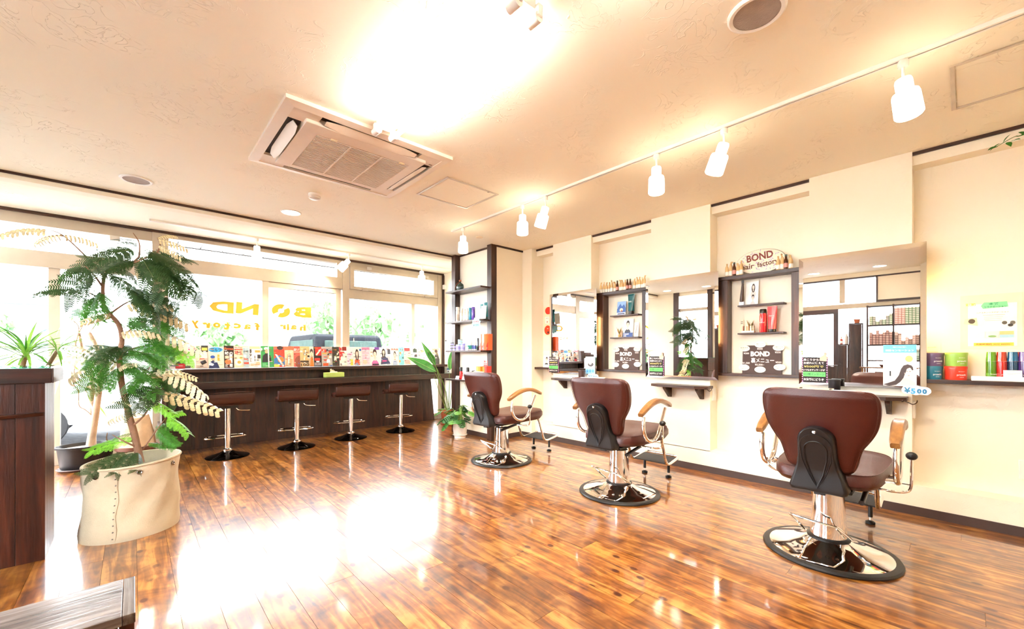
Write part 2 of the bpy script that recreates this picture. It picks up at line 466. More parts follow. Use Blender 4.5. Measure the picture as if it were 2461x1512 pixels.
# ---- corner cupboard wall that carries the product shelves
wc = struct(box('wall_corner', (3.475, 4.10, 0), (AR, 4.985, H), CREAM()), 'cream corner wall between two dark posts')
for nm, y0 in (('post', 4.09), ('post', 4.90)):
    box(nm, (3.39, y0, 0), (3.48, y0 + 0.09, H), dark_wood('z'), wc, 0.003)
box('baseboard', (3.467, 4.18, 0), (3.475, 4.90, 0.060), col('43322d', 0.5), wc)
struct(box('trim_7', (3.48, 4.086, H - 0.022), (3.95, 4.10, H), dark_wood('x')), 'dark cornice strip over the cream corner wall')
struct(box('trim_8', (3.461, 4.18, H - 0.022), (3.475, 4.90, H), dark_wood('y')), 'dark cornice strip above the product shelves')

# ---- back wall (behind the camera)
struct(box('wall_back', (XL - 0.1, YB - 0.1, 0), (AR, YB, H), CREAM()), 'cream wall at the back of the salon')

# ---- shop window wall
def member(name, x0, x1, z0, z1, p, y0=WY, y1=WY + 0.10, m=None): return box(name, (x0, y0, z0), (x1, y1, z1), m or ALU(), p, 0.002)
def pane(x0, x1, z0, z1, p, y=WY + 0.05): return box('pane', (x0, y, z0), (x1, y + 0.005, z1), pane_mat(), p)
def wroot(n, label):
    o = bpy.data.objects.new('window_%d' % n, None); COL.objects.link(o); return struct(o, label)
struct(box('wall_window', (XL - 0.1, WY, AZ), (AR + 0.1, WY + 0.12, H + 0.1), CREAM()))
w1 = wroot(1, 'glazed entrance bay behind the tall plants')
w2 = wroot(2, 'shop window bay with yellow lettering')
w3 = wroot(3, 'shop window bay with a tilting upper light')
# bay 1
member('jamb', XL, XL + 0.06, 0, 2.49, w1); member('mullion', 0.162, 0.302, 0, 2.49, w1, WY - 0.02)
member('head_rail', XL + 0.06, 0.162, 2.385, 2.49, w1)
member('transom', XL + 0.06, 0.162, 1.98, 2.14, w1); member('threshold', XL + 0.06, 0.162, 0, 0.135, w1)
member('stile', -0.62, -0.54, 0.135, 1.98, w1, WY + 0.02, WY + 0.08)
pane(XL + 0.06, 0.162, 2.14, 2.385, w1); pane(XL + 0.06, -0.62, 0.135, 1.98, w1); pane(-0.54, 0.162, 0.135, 1.98, w1)
# bay 2
member('head_rail', 0.302, 2.265, 2.445, 2.49, w2); member('transom', 0.302, 2.265, 2.07, 2.234, w2, WY - 0.01)
member('stile', 2.19, 2.265, 2.234, 2.445, w2); member('mullion', 2.265, 2.362, 0, 2.49, w2, WY - 0.02)
member('stile', 1.239, 1.315, 0.1, 2.07, w2, WY - 0.005); member('stile', 2.176, 2.247, 0.1, 2.07, w2, WY + 0.01)
member('sash_rail', 1.315, 2.176, 2.0, 2.07, w2, WY + 0.01); member('threshold', 0.302, 2.265, 0, 0.1, w2)
pane(0.302, 2.19, 2.234, 2.445, w2); pane(0.302, 1.239, 0.1, 2.07, w2); pane(1.315, 2.176, 0.1, 2.0, w2, WY + 0.06)
# bay 3
member('head_rail', 2.362, 3.89, 2.43, 2.49, w3); member('transom', 2.362, 3.89, 1.95, 2.083, w3)
member('jamb', 3.89, 3.972, 0, 2.49, w3, WY - 0.01); member('dark_jamb', 3.972, 4.005, 0, 2.49, w3, WY - 0.04, WY + 0.1, dark_wood('z'))
hop = member('hopper_sash', 2.372, 3.88, 2.084, 2.13, w3, WY - 0.02, WY + 0.06)
member('sash_top', 2.372, 3.88, 2.378, 2.43, w3, WY - 0.02, WY + 0.06)
member('sash_side', 2.372, 2.434, 2.13, 2.378, w3, WY - 0.02, WY + 0.06); member('sash_side', 3.80, 3.88, 2.13, 2.378, w3, WY - 0.02, WY + 0.06)
for hx in (2.55, 3.62): box('hinge', (hx, WY - 0.035, 2.070), (hx + 0.09, WY - 0.02, 2.10), col('b8ab9c', 0.35, 0.6), w3, 0.003)
for hx in (2.62, 3.62):
    box('catch', (hx, WY - 0.05, 2.40), (hx + 0.07, WY - 0.02, 2.44), col('cfc6ba', 0.3, 0.5), w3, 0.004)
member('threshold', 2.362, 3.89, 0, 0.1, w3); member('stile', 3.40, 3.46, 0.1, 1.95, w3, WY + 0.02)
pane(2.434, 3.80, 2.13, 2.378, w3); pane(2.362, 3.40, 0.1, 1.95, w3); pane(3.46, 3.89, 0.1, 1.95, w3)
box('catch', (-0.18, WY - 0.03, 2.33), (-0.10, WY, 2.385), col('cfc6ba', 0.3, 0.5), w1, 0.004)
# yellow cut-vinyl lettering, read from the street
ym = col('dc8a0c', 0.6, 0, 0.03)
def vinyl(t, xc, zc, w, h, name='window_lettering', rot=0.0):
    b = MB(); v, f, bb = text_geo(t, 0.05)
    b.text(t, 0, 0, h / (bb[3] - bb[2]), ym, frame((xc, WY + 0.046, zc), (1, 0, 0), (0, 0, 1)), 0.0, True, w, 0.05, rot)
    return b.build(name, None, w2)
for t, xc, zc, w, h in (('D', 0.812, 1.70, 0.25, 0.145), ('N', 1.085, 1.70, 0.25, 0.145), ('B', 1.735, 1.70, 0.23, 0.145)): vinyl(t, xc, zc, w, h, rot=random.uniform(-.08, .08))
_ring = MB(); _M0 = frame((1.47, WY + 0.046, 1.70), (1, 0, 0), (0, 0, 1))
_rv = [(r * math.cos(2 * PI * j / 32), r * 0.8 * math.sin(2 * PI * j / 32), 0) for r in (0.112, 0.035) for j in range(32)]
_ring.add(_rv, [(j, (j + 1) % 32, 32 + (j + 1) % 32, 32 + j) for j in range(32) if j not in (3, 4, 5, 19, 20, 21)], ym, False, _M0); _ring.build('window_lettering', None, w2)
for ch, xc, sz in zip('hair', (1.74, 1.625, 1.555, 1.49), (.085, .06, .085, .06)): vinyl(ch, xc, 1.485, 0.075 if ch != 'i' else 0.03, sz)
for k, ch in enumerate('factory'): vinyl(ch, 1.19 - k * 0.107, 1.475 - 0.006 * (k % 2), 0.078 if ch not in 'ft' else 0.065, 0.095 if ch in 'fty' else 0.065, rot=random.uniform(-.1, .1))

# ---- left wall: glazed entrance side, mostly seen in the mirrors
wl = bpy.data.objects.new('wall_left', None); COL.objects.link(wl); struct(wl, 'glazed left wall with cream piers seen in the mirrors')
def lw(name, y0, y1, z0, z1, m, x0=XL - 0.10, x1=XL): return box(name, (x0, y0, z0), (x1, y1, z1), m, wl)
lw('wall_panel', YB, 0.47, 0, H, CREAM()); lw('wall_panel', 0.47, WY, 2.46, H, CREAM())
lw('wall_panel', 0.47, 0.99, 2.04, 2.46, CREAM()); lw('trim', 0.47, 0.99, 2.005, 2.04, dark_wood('y'), XL - 0.1, XL + 0.012)
lw('trim', 0.985, 1.01, 2.005, 2.46, dark_wood('z'), XL - 0.1, XL + 0.012); lw('trim', 0.47, 3.775, 2.435, 2.46, dark_wood('y'), XL - 0.1, XL + 0.012)
lw('mullion', 1.425, 1.503, 2.03, 2.435, ALU()); lw('transom', 0.47, 2.45, 1.925, 2.005, ALU())
lw('door_head', 1.518, 2.45, 1.845, 1.925, desk_wood('y')); lw('door_post', 1.518, 1.590, 0, 1.845, desk_wood('z')); lw('door_post', 2.38, 2.45, 0, 1.845, desk_wood('z'))
lw('door_rail', 1.59, 2.38, 0, 0.12, desk_wood('y')); lw('wall_panel', 0.47, 1.518, 0, 0.75, CREAM())
lw('wall_panel', 2.45, 3.70, 0, 2.46, CREAM())
lw('post', 3.70, 3.80, 0, H, dark_wood('z'), XL - 0.1, XL + 0.03); lw('post', 4.444, 4.571, 0, H, dark_wood('z'), XL - 0.1, XL + 0.03)
lw('transom', 3.80, 4.444, 2.10, 2.16, ALU()); lw('wall_panel', 3.80, 4.444, 0, 1.05, desk_wood('z')); lw('wall_panel', 4.571, 5.243, 0, 2.46, CREAM())
lw('transom', 5.243, WY, 1.98, 2.12, ALU()); lw('sill', 5.243, WY, 0, 0.12, ALU())
for y0, y1, z0, z1 in ((0.47, 1.518, 0.75, 1.925), (1.59, 2.38, 0.12, 1.845), (1.01, 1.425, 2.03, 2.435), (1.503, 2.45, 2.03, 2.435), (3.80, 4.444, 1.05, 2.10), (3.80, 4.444, 2.16, 2.46), (5.243, WY, 0.12, 1.98), (5.243, WY, 2.12, 2.46)):
    lw('pane', y0, y1, z0, z1, pane_mat(), XL - 0.055, XL - 0.05)

# ---- outside: street, canopy, neighbours
gm = col('5d5f63', 0.9, 0, 0.25, 0.4)
struct(box('ground', (-40, WY + 0.12, -0.25), (60, 70, -0.13), gm), 'grey asphalt of the street outside')
struct(box('ground', (-40, -20, -0.25), (XL - 0.1, WY + 0.12, -0.13), gm))
cp = struct(box('roof_canopy', (XL - 1.2, WY + 0.12, 2.66), (AR + 1, 7.60, 2.80), col('2a2826', 0.9)), 'white panelled eave outside above the shop window')
for k in range(26):
    x0 = -1.9 + k * 0.263
    box('eave_panel', (x0, WY + 0.15, 2.642), (x0 + 0.249, 7.47, 2.66), col('efeeea', 0.6), cp)
box('eave_edge', (-2.5, 7.48, 2.632), (AR + 1, 7.50, 2.66), col('403b38', 0.7), cp)

# ================================================================ styling chairs
def superring(cx, cy, z, a, b, p=4.0, n=32, warp=None):
    out = []
    for j in range(n):
        t = 2 * PI * j / n; c, s_ = math.cos(t), math.sin(t)
        x = cx + a * math.copysign(abs(c) ** (2 / p), c); y = cy + b * math.copysign(abs(s_) ** (2 / p), s_)
        out.append((x, y, z))
    return out
def make_styling_chair():
    t = thing('styling_chair', 'chair', 'chair')
    # base: low chrome dome with a black rubber rim
    MB().lathe([(0.285, 0.0), (0.315, 0.0), (0.318, 0.008), (0.312, 0.017), (0.288, 0.020)], 56, BLACKP()).build('base_rim', None, t)
    MB().lathe([(0.292, 0.016), (0.275, 0.024), (0.20, 0.040), (0.135, 0.060), (0.098, 0.082), (0.090, 0.092)], 56, chrome()).build('base', None, t)
    MB().lathe([(0.100, 0.080), (0.101, 0.092), (0.086, 0.098)], 40, BLACKP()).build('collar', None, t)
    MB().lathe([(0.086, 0.094), (0.082, 0.16), (0.074, 0.30), (0.072, 0.352), (0.060, 0.358)], 40, chrome()).build('column', None, t)
    MB().lathe([(0.032, 0.355), (0.032, 0.415)], 20, chrome()).build('piston', None, t)
    b = MB().box((-0.20, -0.13, 0.392), (0.24, 0.13, 0.412), BLACKP()).box((-0.24, -0.025, 0.375), (0.18, 0.025, 0.392), BLACKP())
    b.build('under_frame', None, t, 0.004)
    # seat cushion, slightly dished, wider at the front
    rings = []
    for z, g in ((0.412, 0.80), (0.420, 0.93), (0.445, 1.0), (0.478, 1.0), (0.500, 0.955), (0.508, 0.85), (0.507, 0.5), (0.505, 0.12)):
        r = superring(0.115, 0, z, 0.345 * g, 0.262 * g, 4.2, 44)
        rings.append([(x, y * (0.94 + 0.10 * (x / 0.46)), z + 0.02 * max(0, (x - 0.1) / 0.36) ** 2 * (1 if z > 0.44 else .4)) for x, y, z in r])
    st = MB().loft(rings, LEATHER()).build('seat', None, t)
    pts = [(x * 1.004 - 0.0005, y * 1.004, z) for x, y, z in rings[4]]
    MB().tube(pts, 0.0028, 5, LEATHER(), True).build('seat_piping', None, st)
    # backrest: broad shoulders, waist tapering to the bottom, curved around the sitter
    prof = [(0.000, 0.112), (0.012, 0.138), (0.053, 0.156), (0.10, 0.167), (0.140, 0.180), (0.18, 0.205), (0.22, 0.226), (0.262, 0.240), (0.33, 0.250), (0.385, 0.248), (0.414, 0.238), (0.431, 0.215), (0.437, 0.18)]
    prof = [(p.x, p.y) for p in spline([(v, hz, 0) for v, hz in prof], 3)]
    def back_pt(v, hz, yy, th):   # yy -1..1 across, th outwards from the middle surface
        y = yy * hz
        x = -0.205 - 0.235 * v - 0.35 * v * v * 0.35 + 0.34 * y * y
        return (x + th, y, 0.502 + v)
    rows = []
    for v, hz in prof:
        e = 1.0
        if v < 0.02: e = 0.55 + v * 22
        if v > 0.40: e = max(0.45, 1 - (v - 0.40) * 12)
        ring = []
        N = 18
        for i in range(N + 1):
            yy = -1 + 2 * i / N; k = max(0.0, 1 - abs(yy) ** 5) ** 0.5
            ring.append(back_pt(v, hz, yy, -0.042 * e * (0.35 + 0.65 * k)))
        for i in range(N, -1, -1):
            yy = -1 + 2 * i / N; k = max(0.0, 1 - abs(yy) ** 5) ** 0.5
            ring.append(back_pt(v, hz, yy, 0.045 * e * (0.35 + 0.65 * k)))
        rows.append(ring)
    bk = MB().loft(rows, LEATHER()).build('backrest', None, t)
    for sgn in (-1, 1):
        MB().tube(spline([back_pt(v, hz + 0.001, sgn * 0.955, -0.0335) for v, hz in prof[4:-2]], 1), 0.0020, 5, LEATHER()).build('back_piping', None, bk)
    hp = [back_pt(0.437, 0.07, k, 0.0) for k in (-1, 1)]
    hb = MB(); hb.box((-0.013, -0.075, 0.0), (0.013, 0.075, 0.004), col('d9c9b2', 0.35, 0.5))
    sl = hb.build('headrest_slot', None, bk, 0.002, loc=((hp[0][0] - 0.003), 0.0, 0.9395), rot=(0, -0.35, 0))
    for sgn in (-1, 1): MB().lathe([(0.007, 0.0035), (0.007, 0.0048)], 12, BLACKP()).build('slot_hole', None, sl, loc=(0, sgn * 0.062, 0))
    # black moulded back support
    out = [(0.118, -0.075), (0.128, -0.055), (0.112, 0.0), (0.092, 0.06), (0.082, 0.12), (0.080, 0.19)] + [(0.080 * math.cos(a), 0.20 + 0.075 * math.sin(a)) for a in [PI * k / 14 for k in range(0, 15)]]
    left = [(-y, z) for y, z in reversed(out[:6])]
    poly = out + left
    def plate(z, y): # follows the back's tilt
        v = max(-0.09, z)
        return -0.262 - 0.26 * v - 0.10 * max(0, v) ** 2 - (0.02 if z < 0 else 0.0) * min(1, -z / 0.05 if z < 0 else 0)
    front = [(plate(z, y), y, 0.475 + z) for y, z in poly]
    back_ = [(plate(z, y) - 0.030, y * 0.95, 0.475 + z * 0.985) for y, z in poly]
    rim = [(plate(z, y) - 0.034, y * 0.86, 0.475 + z * 0.96 + 0.004) for y, z in poly]
    nP = len(poly)
    spb = MB().loft([[(x + 0.05, y, z) for x, y, z in front], front, back_, rim], BLACKP(), True, True, False)
    spb.add(rim, [(nP - 1 - i, i, i + 1, nP - 2 - i) if i < nP // 2 - 1 else (nP - 1 - i, i, i + 1) for i in range(nP // 2)], BLACKP(), True)
    sp = spb.build('back_support', None, t, sharp=55)
    for k, (w, top, bot) in enumerate(((0.066, 0.235, -0.052), (0.048, 0.20, -0.048))):
        pl = []
        for i in range(25):
            a = PI * i / 24; pl.append((w * math.cos(a), top - w * 0.9 + w * math.sin(a)))
        path = [(0, bot), (w * 0.55, bot + 0.07), (w * 0.92, bot + 0.15)] + pl + [(-w * 0.92, bot + 0.15), (-w * 0.55, bot + 0.07), (0, bot)]
        MB().tube([(plate(z * 0.985, 0) - 0.0355, y, 0.475 + z * 0.968) for y, z in path], 0.0034, 5, BLACKP()).build('support_ridge', None, sp)
    MB().lathe([(0.0, 0.003), (0.008, 0.002), (0.008, -0.003)], 14, chrome()).build('support_screw', None, sp, loc=(plate(0.25, 0) - 0.035, 0, 0.724), rot=(0, -PI / 2, 0))
    # arms: chrome hoop with a curved wooden rest
    for sgn in (-1, 1):
        y = sgn * 0.292
        hoop = [(-0.145, 0.655), (-0.158, 0.60), (-0.150, 0.545), (-0.115, 0.495), (-0.055, 0.465), (0.005, 0.460), (0.055, 0.478), (0.100, 0.520), (0.165, 0.62), (0.208, 0.690)]
        arm = MB().tube(spline([(x, y, z) for x, z in hoop], 4), 0.0135, 10, chrome()).build('arm_hoop', None, t)
        MB().tube([(-0.02, sgn * 0.235, 0.458), (-0.02, y, 0.462)], 0.012, 8, chrome()).build('arm_bracket', None, arm)
        MB().tube([(0.06, sgn * 0.235, 0.458), (0.05, y, 0.474)], 0.012, 8, chrome()).build('arm_bracket', None, arm)
        rows = []
        for i in range(15):
            u = i / 14; x = -0.205 + 0.495 * u
            zc = 0.657 + 0.098 * math.sin(PI * min(1, 0.06 + u * 0.80)) + 0.006 * u
            th = 0.017 * (0.75 + 0.25 * math.sin(PI * u)); w = 0.028 * (0.82 + 0.18 * math.sin(PI * u)) * (0.8 if i in (0, 14) else 1)
            tx = -0.30 * math.cos(PI * min(1, 0.06 + u * 0.8))
            rows.append([(x + tx * dz, y + dy, zc + dz) for dy, dz in ((-w, -th * 0.6), (-w * 0.8, -th), (w * 0.8, -th), (w, -th * 0.6), (w, th * 0.5), (w * 0.75, th), (-w * 0.75, th), (-w, th * 0.5))])
        MB().loft(rows, arm_wood('x')).build('armrest', None, t, sharp=50)
    # recline lever with ball knob (right side), release rod (left side)
    lv = MB().tube(spline([(0.02, -0.16, 0.402), (0.03, -0.26, 0.396), (0.055, -0.318, 0.400), (0.060, -0.335, 0.425), (0.060, -0.338, 0.48), (0.060, -0.338, 0.575)], 4), 0.0065, 8, chrome()).build('recline_lever', None, t)
    MB().ball((0.060, -0.338, 0.590), (0.024, 0.024, 0.021), 16, BLACKP()).build('lever_knob', None, lv)
    MB().tube(spline([(0.0, 0.16, 0.402), (0.03, 0.27, 0.405), (0.045, 0.315, 0.43), (0.045, 0.318, 0.47)], 4), 0.0065, 8, chrome()).build('release_rod', None, t)
    MB().tube([(-0.18, -0.165, 0.360), (0.10, -0.165, 0.400)], 0.013, 10, BLACKP()).build('gas_strut', None, t)
    # footrest
    foot = [(0.33, 0.455), (0.395, 0.425), (0.435, 0.35), (0.475, 0.25), (0.51, 0.175), (0.56, 0.150), (0.64, 0.155), (0.745, 0.170)]
    fp = []
    for x, z in foot: fp.append((x, -0.165, z))
    fp += [(0.780, -0.150, 0.176), (0.790, -0.11, 0.178), (0.790, 0.11, 0.178), (0.780, 0.150, 0.176)]
    for x, z in reversed(foot): fp.append((x, 0.165, z))
    fr = MB().tube(spline(fp, 3), 0.0125, 9, chrome()).build('footrest_frame', None, t)
    MB().add([(0.54, -0.155, 0.158), (0.745, -0.155, 0.176), (0.745, 0.155, 0.176), (0.54, 0.155, 0.158), (0.54, -0.155, 0.150), (0.745, -0.155, 0.168), (0.745, 0.155, 0.168), (0.54, 0.155, 0.150)],
             [(0, 1, 2, 3), (7, 6, 5, 4), (0, 4, 5, 1), (1, 5, 6, 2), (2, 6, 7, 3), (3, 7, 4, 0)], col('26262a', 0.6, 0, 0.1, 0.5)).build('footplate', None, t)
    for sgn in (-1, 1):
        ft = MB().lathe([(0.012, 0.045), (0.012, 0.14)], 12, BLACKP()).lathe([(0.006, 0.02), (0.006, 0.15)], 10, chrome()).build('foot_post', None, t, loc=(0.672, sgn * 0.115, 0))
        MB().lathe([(0.018, 0.0), (0.026, 0.003), (0.026, 0.015), (0.010, 0.024)], 18, BLACKP()).build('foot_pad', None, ft)
    # pump pedal
    MB().tube(spline([(-0.02, 0.112, 0.10), (-0.075, 0.125, 0.145), (-0.145, 0.150, 0.205), (-0.160, 0.145, 0.213), (-0.165, 0.05, 0.205), (-0.160, -0.045, 0.198), (-0.145, -0.065, 0.190), (-0.080, -0.095, 0.140), (-0.02, -0.112, 0.100)], 4), 0.0062, 8, chrome()).build('pump_pedal', None, t)
    return t
ch = make_styling_chair()
ch.location = (2.915, 0.520, 0); ch.rotation_euler = (0, 0, math.radians(1))
tag(ch, 'brown leather styling chair nearest the camera, seen from behind before the largest mirror', 'chair', 'styling chairs at the mirrors')
dup(ch, (2.905, 1.888, 0), math.radians(3), 'brown leather styling chair in the middle, before the mirror reflecting the tall plant')
dup(ch, (2.865, 3.290, 0), math.radians(5), 'brown leather styling chair farthest away, before the mirror nearest the product shelves')

# ================================================================ bar stools
def make_stool():
    t = thing('bar_stool', 'stool', 'stool')
    MB().lathe([(0.192, 0.0), (0.202, 0.002), (0.204, 0.008), (0.19, 0.014), (0.13, 0.030), (0.07, 0.052), (0.042, 0.070)], 44, col('221d1c', 0.08, 0.9, 0.02)).build('base', None, t)
    MB().lathe([(0.044, 0.066), (0.046, 0.085), (0.034, 0.095), (0.029, 0.098)], 28, chrome()).build('base_collar', None, t)
    MB().lathe([(0.027, 0.09), (0.027, 0.19), (0.030, 0.19), (0.030, 0.53), (0.030, 0.552)], 24, chrome()).build('column', None, t)
    ring = [(-0.03, 0.03), (-0.17, 0.06), (-0.195, 0.12), (-0.15, 0.18), (0, 0.20), (0.15, 0.18), (0.195, 0.12), (0.17, 0.06), (0.03, 0.03)]
    MB().tube(spline([(x, y - 0.0, 0.205) for x, y in ring], 4), 0.0085, 8, chrome()).build('footrest', None, t)
    # one-piece curved seat with a low back and rolled front
    prof = [(-0.205, 0.700), (-0.208, 0.660), (-0.200, 0.615), (-0.175, 0.582), (-0.12, 0.565), (-0.02, 0.560), (0.08, 0.562), (0.15, 0.572), (0.185, 0.575), (0.200, 0.560), (0.200, 0.535)]
    th = 0.030
    pts = [Vector((y, z)) for y, z in prof]; inner = []
    for i, p in enumerate(pts):
        d = (pts[min(i + 1, len(pts) - 1)] - pts[max(i - 1, 0)]).normalized(); inner.append(p + Vector((-d.y, d.x)) * th)
    rows = []
    for kx, (x, g) in enumerate(((-0.212, 0.35), (-0.207, 0.8), (-0.190, 1), (-0.10, 1), (0, 1), (0.10, 1), (0.190, 1), (0.207, 0.8), (0.212, 0.35))):
        ring = []
        for p, q in zip(pts, inner): c = (p + q) / 2; ring.append((x, c.x + (p.x - c.x) * g, c.y + (p.y - c.y) * g))
        for p, q in reversed(list(zip(pts, inner))): c = (p + q) / 2; ring.append((x, c.x + (q.x - c.x) * g, c.y + (q.y - c.y) * g))
        rows.append(ring)
    st = MB().loft(rows, col('3d211b', 0.25, 0, 0.05, 0.06), True, True, True).build('seat', None, t, sharp=60)
    MB().tube(spline([(-0.19, -0.2075, 0.712), (0, -0.2085, 0.716), (0.19, -0.2075, 0.712)], 4), 0.003, 5, col('3d211b', 0.25, 0, 0.05, 0.06)).build('seat_seam', None, st)
    MB().box((-0.08, -0.10, 0.535), (0.08, 0.08, 0.562), col('1a1716', 0.4)).build('seat_plate', None, t)
    MB().tube(spline([(0.03, -0.02, 0.545), (0.07, -0.03, 0.53), (0.10, -0.035, 0.502), (0.20, -0.04, 0.492)], 4), 0.005, 8, chrome()).build('height_lever', None, t)
    return t
st0 = make_stool()
_sp = [(0.765, 5.43, 3, 'dark brown bar stool at the counter end nearest the tall potted tree'),
       (1.455, 5.42, -9, 'dark brown bar stool second from the tall potted tree'),
       (2.140, 5.51, -11, 'dark brown bar stool below the lime tissue box, third from the tall tree'),
       (2.870, 5.53, -13, 'dark brown bar stool at the counter end beside the paddle-leaved plant')]
for k, (x, y, a, lb) in enumerate(_sp):
    o = st0 if k == 0 else dup(st0, (x, y, 0), math.radians(a), lb)
    o.location = (x, y, 0); o.rotation_euler = (0, 0, math.radians(a)); tag(o, lb, 'stool', 'bar stools along the window counter')

# ================================================================ window counter
wcn = thing('window_counter', 'long dark wood window counter with overhanging top and vertical boards', 'counter')
P0, P1, NB = 0.285, 3.79, 32
bw = (P1 - P0) / NB
for k in range(NB):
    x0 = P0 + k * bw; x1 = P0 + (k + 1) * bw; xt = x1 if k < NB - 1 else x1 - 0.055
    b = MB(); y0 = 6.090 + random.uniform(-0.0015, 0.0015)
    b.add([(x0, y0, 0), (x1, y0, 0), (x1, y0 + 0.02, 0), (x0, y0 + 0.02, 0), (x0, y0 + 0.03, 0.73), (xt, y0 + 0.03, 0.73), (xt, y0 + 0.05, 0.73), (x0, y0 + 0.05, 0.73)],
          [(3, 2, 1, 0), (4, 5, 6, 7), (0, 1, 5, 4), (1, 2, 6, 5), (2, 3, 7, 6), (3, 0, 4, 7)], dark_wood('z'))
    b.build('front_board', None, wcn, 0.0018)
for k in range(NB):
    x0 = P0 + k * bw; x1 = P0 + (k + 1) * bw
    box('riser_board', (x0, 6.105, 0.797), (x1, 6.125, 0.905), dark_wood('z'), wcn, 0.0018)
box('counter_top', (P0 - 0.03, 5.80, 0.716), (4.003, 6.140, 0.796), dark_wood('x'), wcn, 0.004)
box('magazine_ledge', (P0 - 0.03, 5.965, 0.905), (3.97, 6.140, 0.945), dark_wood('x'), wcn, 0.003)
box('backing_panel', (P0, 6.128, 0.796), (3.97, 6.144, 0.905), dark_wood('x'), wcn)
o = box('glass_sheet', (P0, 5.81, 0.7965), (4.0, 6.10, 0.8015), pane_mat((0.80, 0.95, 0.90), 1.0), wcn, 0.001)
# plank screen with an arch at the counter's end
sc_ = thing('plank_screen', 'weathered plank end screen with arched opening beside the magazine ledge', 'screen')
for k in range(5):
    y0 = 5.66 + k * 0.094; top = 1.20 - 0.035 * (4 - k) * 0.6 + (0.02 if k % 2 else 0)
    if k in (1, 2):
        box('screen_board', (0.225, y0, 1.02), (0.247, y0 + 0.091, top), dark_wood('z'), sc_)
        box('screen_board', (0.225, y0, 0), (0.247, y0 + 0.091, 0.80), dark_wood('z'), sc_)
    else:
        box('screen_board', (0.225, y0, 0), (0.247, y0 + 0.091, top), dark_wood('z'), sc_)
box('screen_rail', (0.205, 5.66, 0.30), (0.225, 6.128, 0.36), dark_wood('y'), sc_)

# ================================================================ reception desk and bench (left)
ds = thing('reception_desk', 'dark stained reception desk with thick slab top at the left edge', 'desk')
box('desk_top', (XL + 0.12, 3.365, 0.962), (-0.325, 3.80, 1.043), desk_wood('x'), ds, 0.004)
box('end_cap', (-0.325, 3.365, 0.962), (-0.319, 3.80, 1.043), desk_wood('y'), ds, 0.002)
box('glass_sheet', (XL + 0.13, 3.375, 1.0435), (-0.33, 3.79, 1.0515), pane_mat((0.55, 0.92, 0.84), 1.0), ds, 0.001)
for k in range(8):
    x1 = -0.352 - k * 0.106
    box('front_board', (x1 - 0.1045, 3.382, 0), (x1, 3.40, 0.962), desk_wood('z'), ds, 0.0015)
for k in range(4):
    box('end_board', (-0.372, 3.402 + k * 0.0915, 0), (-0.354, 3.402 + k * 0.0915 + 0.0895, 0.962), desk_wood('z'), ds, 0.0015)
box('desk_core', (XL + 0.14, 3.4025, 0.05), (-0.3735, 3.765, 0.95), desk_wood('z'), ds)  # unseen box added inside the desk to stop light leaking between the boards
b = MB().add([(XL + 0.16, 3.27, 0.765), (-0.356, 3.375, 0.785), (-0.356, 3.382, 0.785), (XL + 0.16, 3.382, 0.785), (XL + 0.16, 3.27, 0.80), (-0.356, 3.365, 0.803), (-0.356, 3.382, 0.803), (XL + 0.16, 3.382, 0.80)],
             [(3, 2, 1, 0), (4, 5, 6, 7), (0, 1, 5, 4), (1, 2, 6, 5), (2, 3, 7, 6), (3, 0, 4, 7)], desk_wood('x')); b.build('bag_shelf', None, ds)
bn = thing('bench', 'low dark wooden bench corner in the bottom left foreground', 'bench')
pale = wood('bench_wood', hexc('3a2c26'), hexc('8d8079'), 'x', rough=0.22)
pale_y = wood('bench_wood', hexc('3a2c26'), hexc('8d8079'), 'y', rough=0.22)
box('seat_board', (-0.93, 1.56, 0.372), (-0.022, 1.817, 0.40), pale, bn, 0.002)
box('breadboard_end', (-0.021, 1.56, 0.372), (0.006, 1.817, 0.40), pale_y, bn, 0.002)
box('apron', (-0.91, 1.575, 0.315), (-0.03, 1.593, 0.3715), desk_wood('x'), bn)
box('apron', (-0.91, 1.785, 0.315), (-0.03, 1.803, 0.3715), desk_wood('x'), bn)
for x in (-0.92, -0.028):
    for y in (1.565, 1.78): box('leg', (x, y, 0), (x + 0.032, y + 0.032, 0.3715), desk_wood('z'), bn, 0.002)

# ================================================================ ceiling fixtures
ACM = lambda: col('e9dccb', 0.45, 0, 0.02)
ac = thing('ceiling_air_conditioner', 'cream four-way cassette air conditioner set in the ceiling', 'air conditioner')
X0, X1, Y0, Y1 = 0.612, 1.695, 2.480, 3.472
def frame_mesh(o, i, zo, zi, m):   # picture frame between two rectangles
    b = MB()
    oc = [(o[0], o[2]), (o[1], o[2]), (o[1], o[3]), (o[0], o[3])]; ic = [(i[0], i[2]), (i[1], i[2]), (i[1], i[3]), (i[0], i[3])]
    v = [(x, y, H) for x, y in oc] + [(x, y, zo) for x, y in oc] + [(x, y, zi) for x, y in ic] + [(x, y, H) for x, y in ic]
    f = []
    for r in range(3):
        for j in range(4): k = (j + 1) % 4; f.append((r * 4 + k, r * 4 + j, (r + 1) * 4 + j, (r + 1) * 4 + k))
    return b.add(v, f, m)
frame_mesh((X0, X1, Y0, Y1), (X0 + 0.055, X1 - 0.055, Y0 + 0.055, Y1 - 0.055), H - 0.022, H - 0.030, ACM()).build('outer_frame', None, ac)
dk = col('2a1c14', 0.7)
def lr(x0, x1, y0, y1, z0, z1, n, m, bev=0.0): return box(n, (x0, y0, z0), (x1, y1, z1), m, ac, bev)
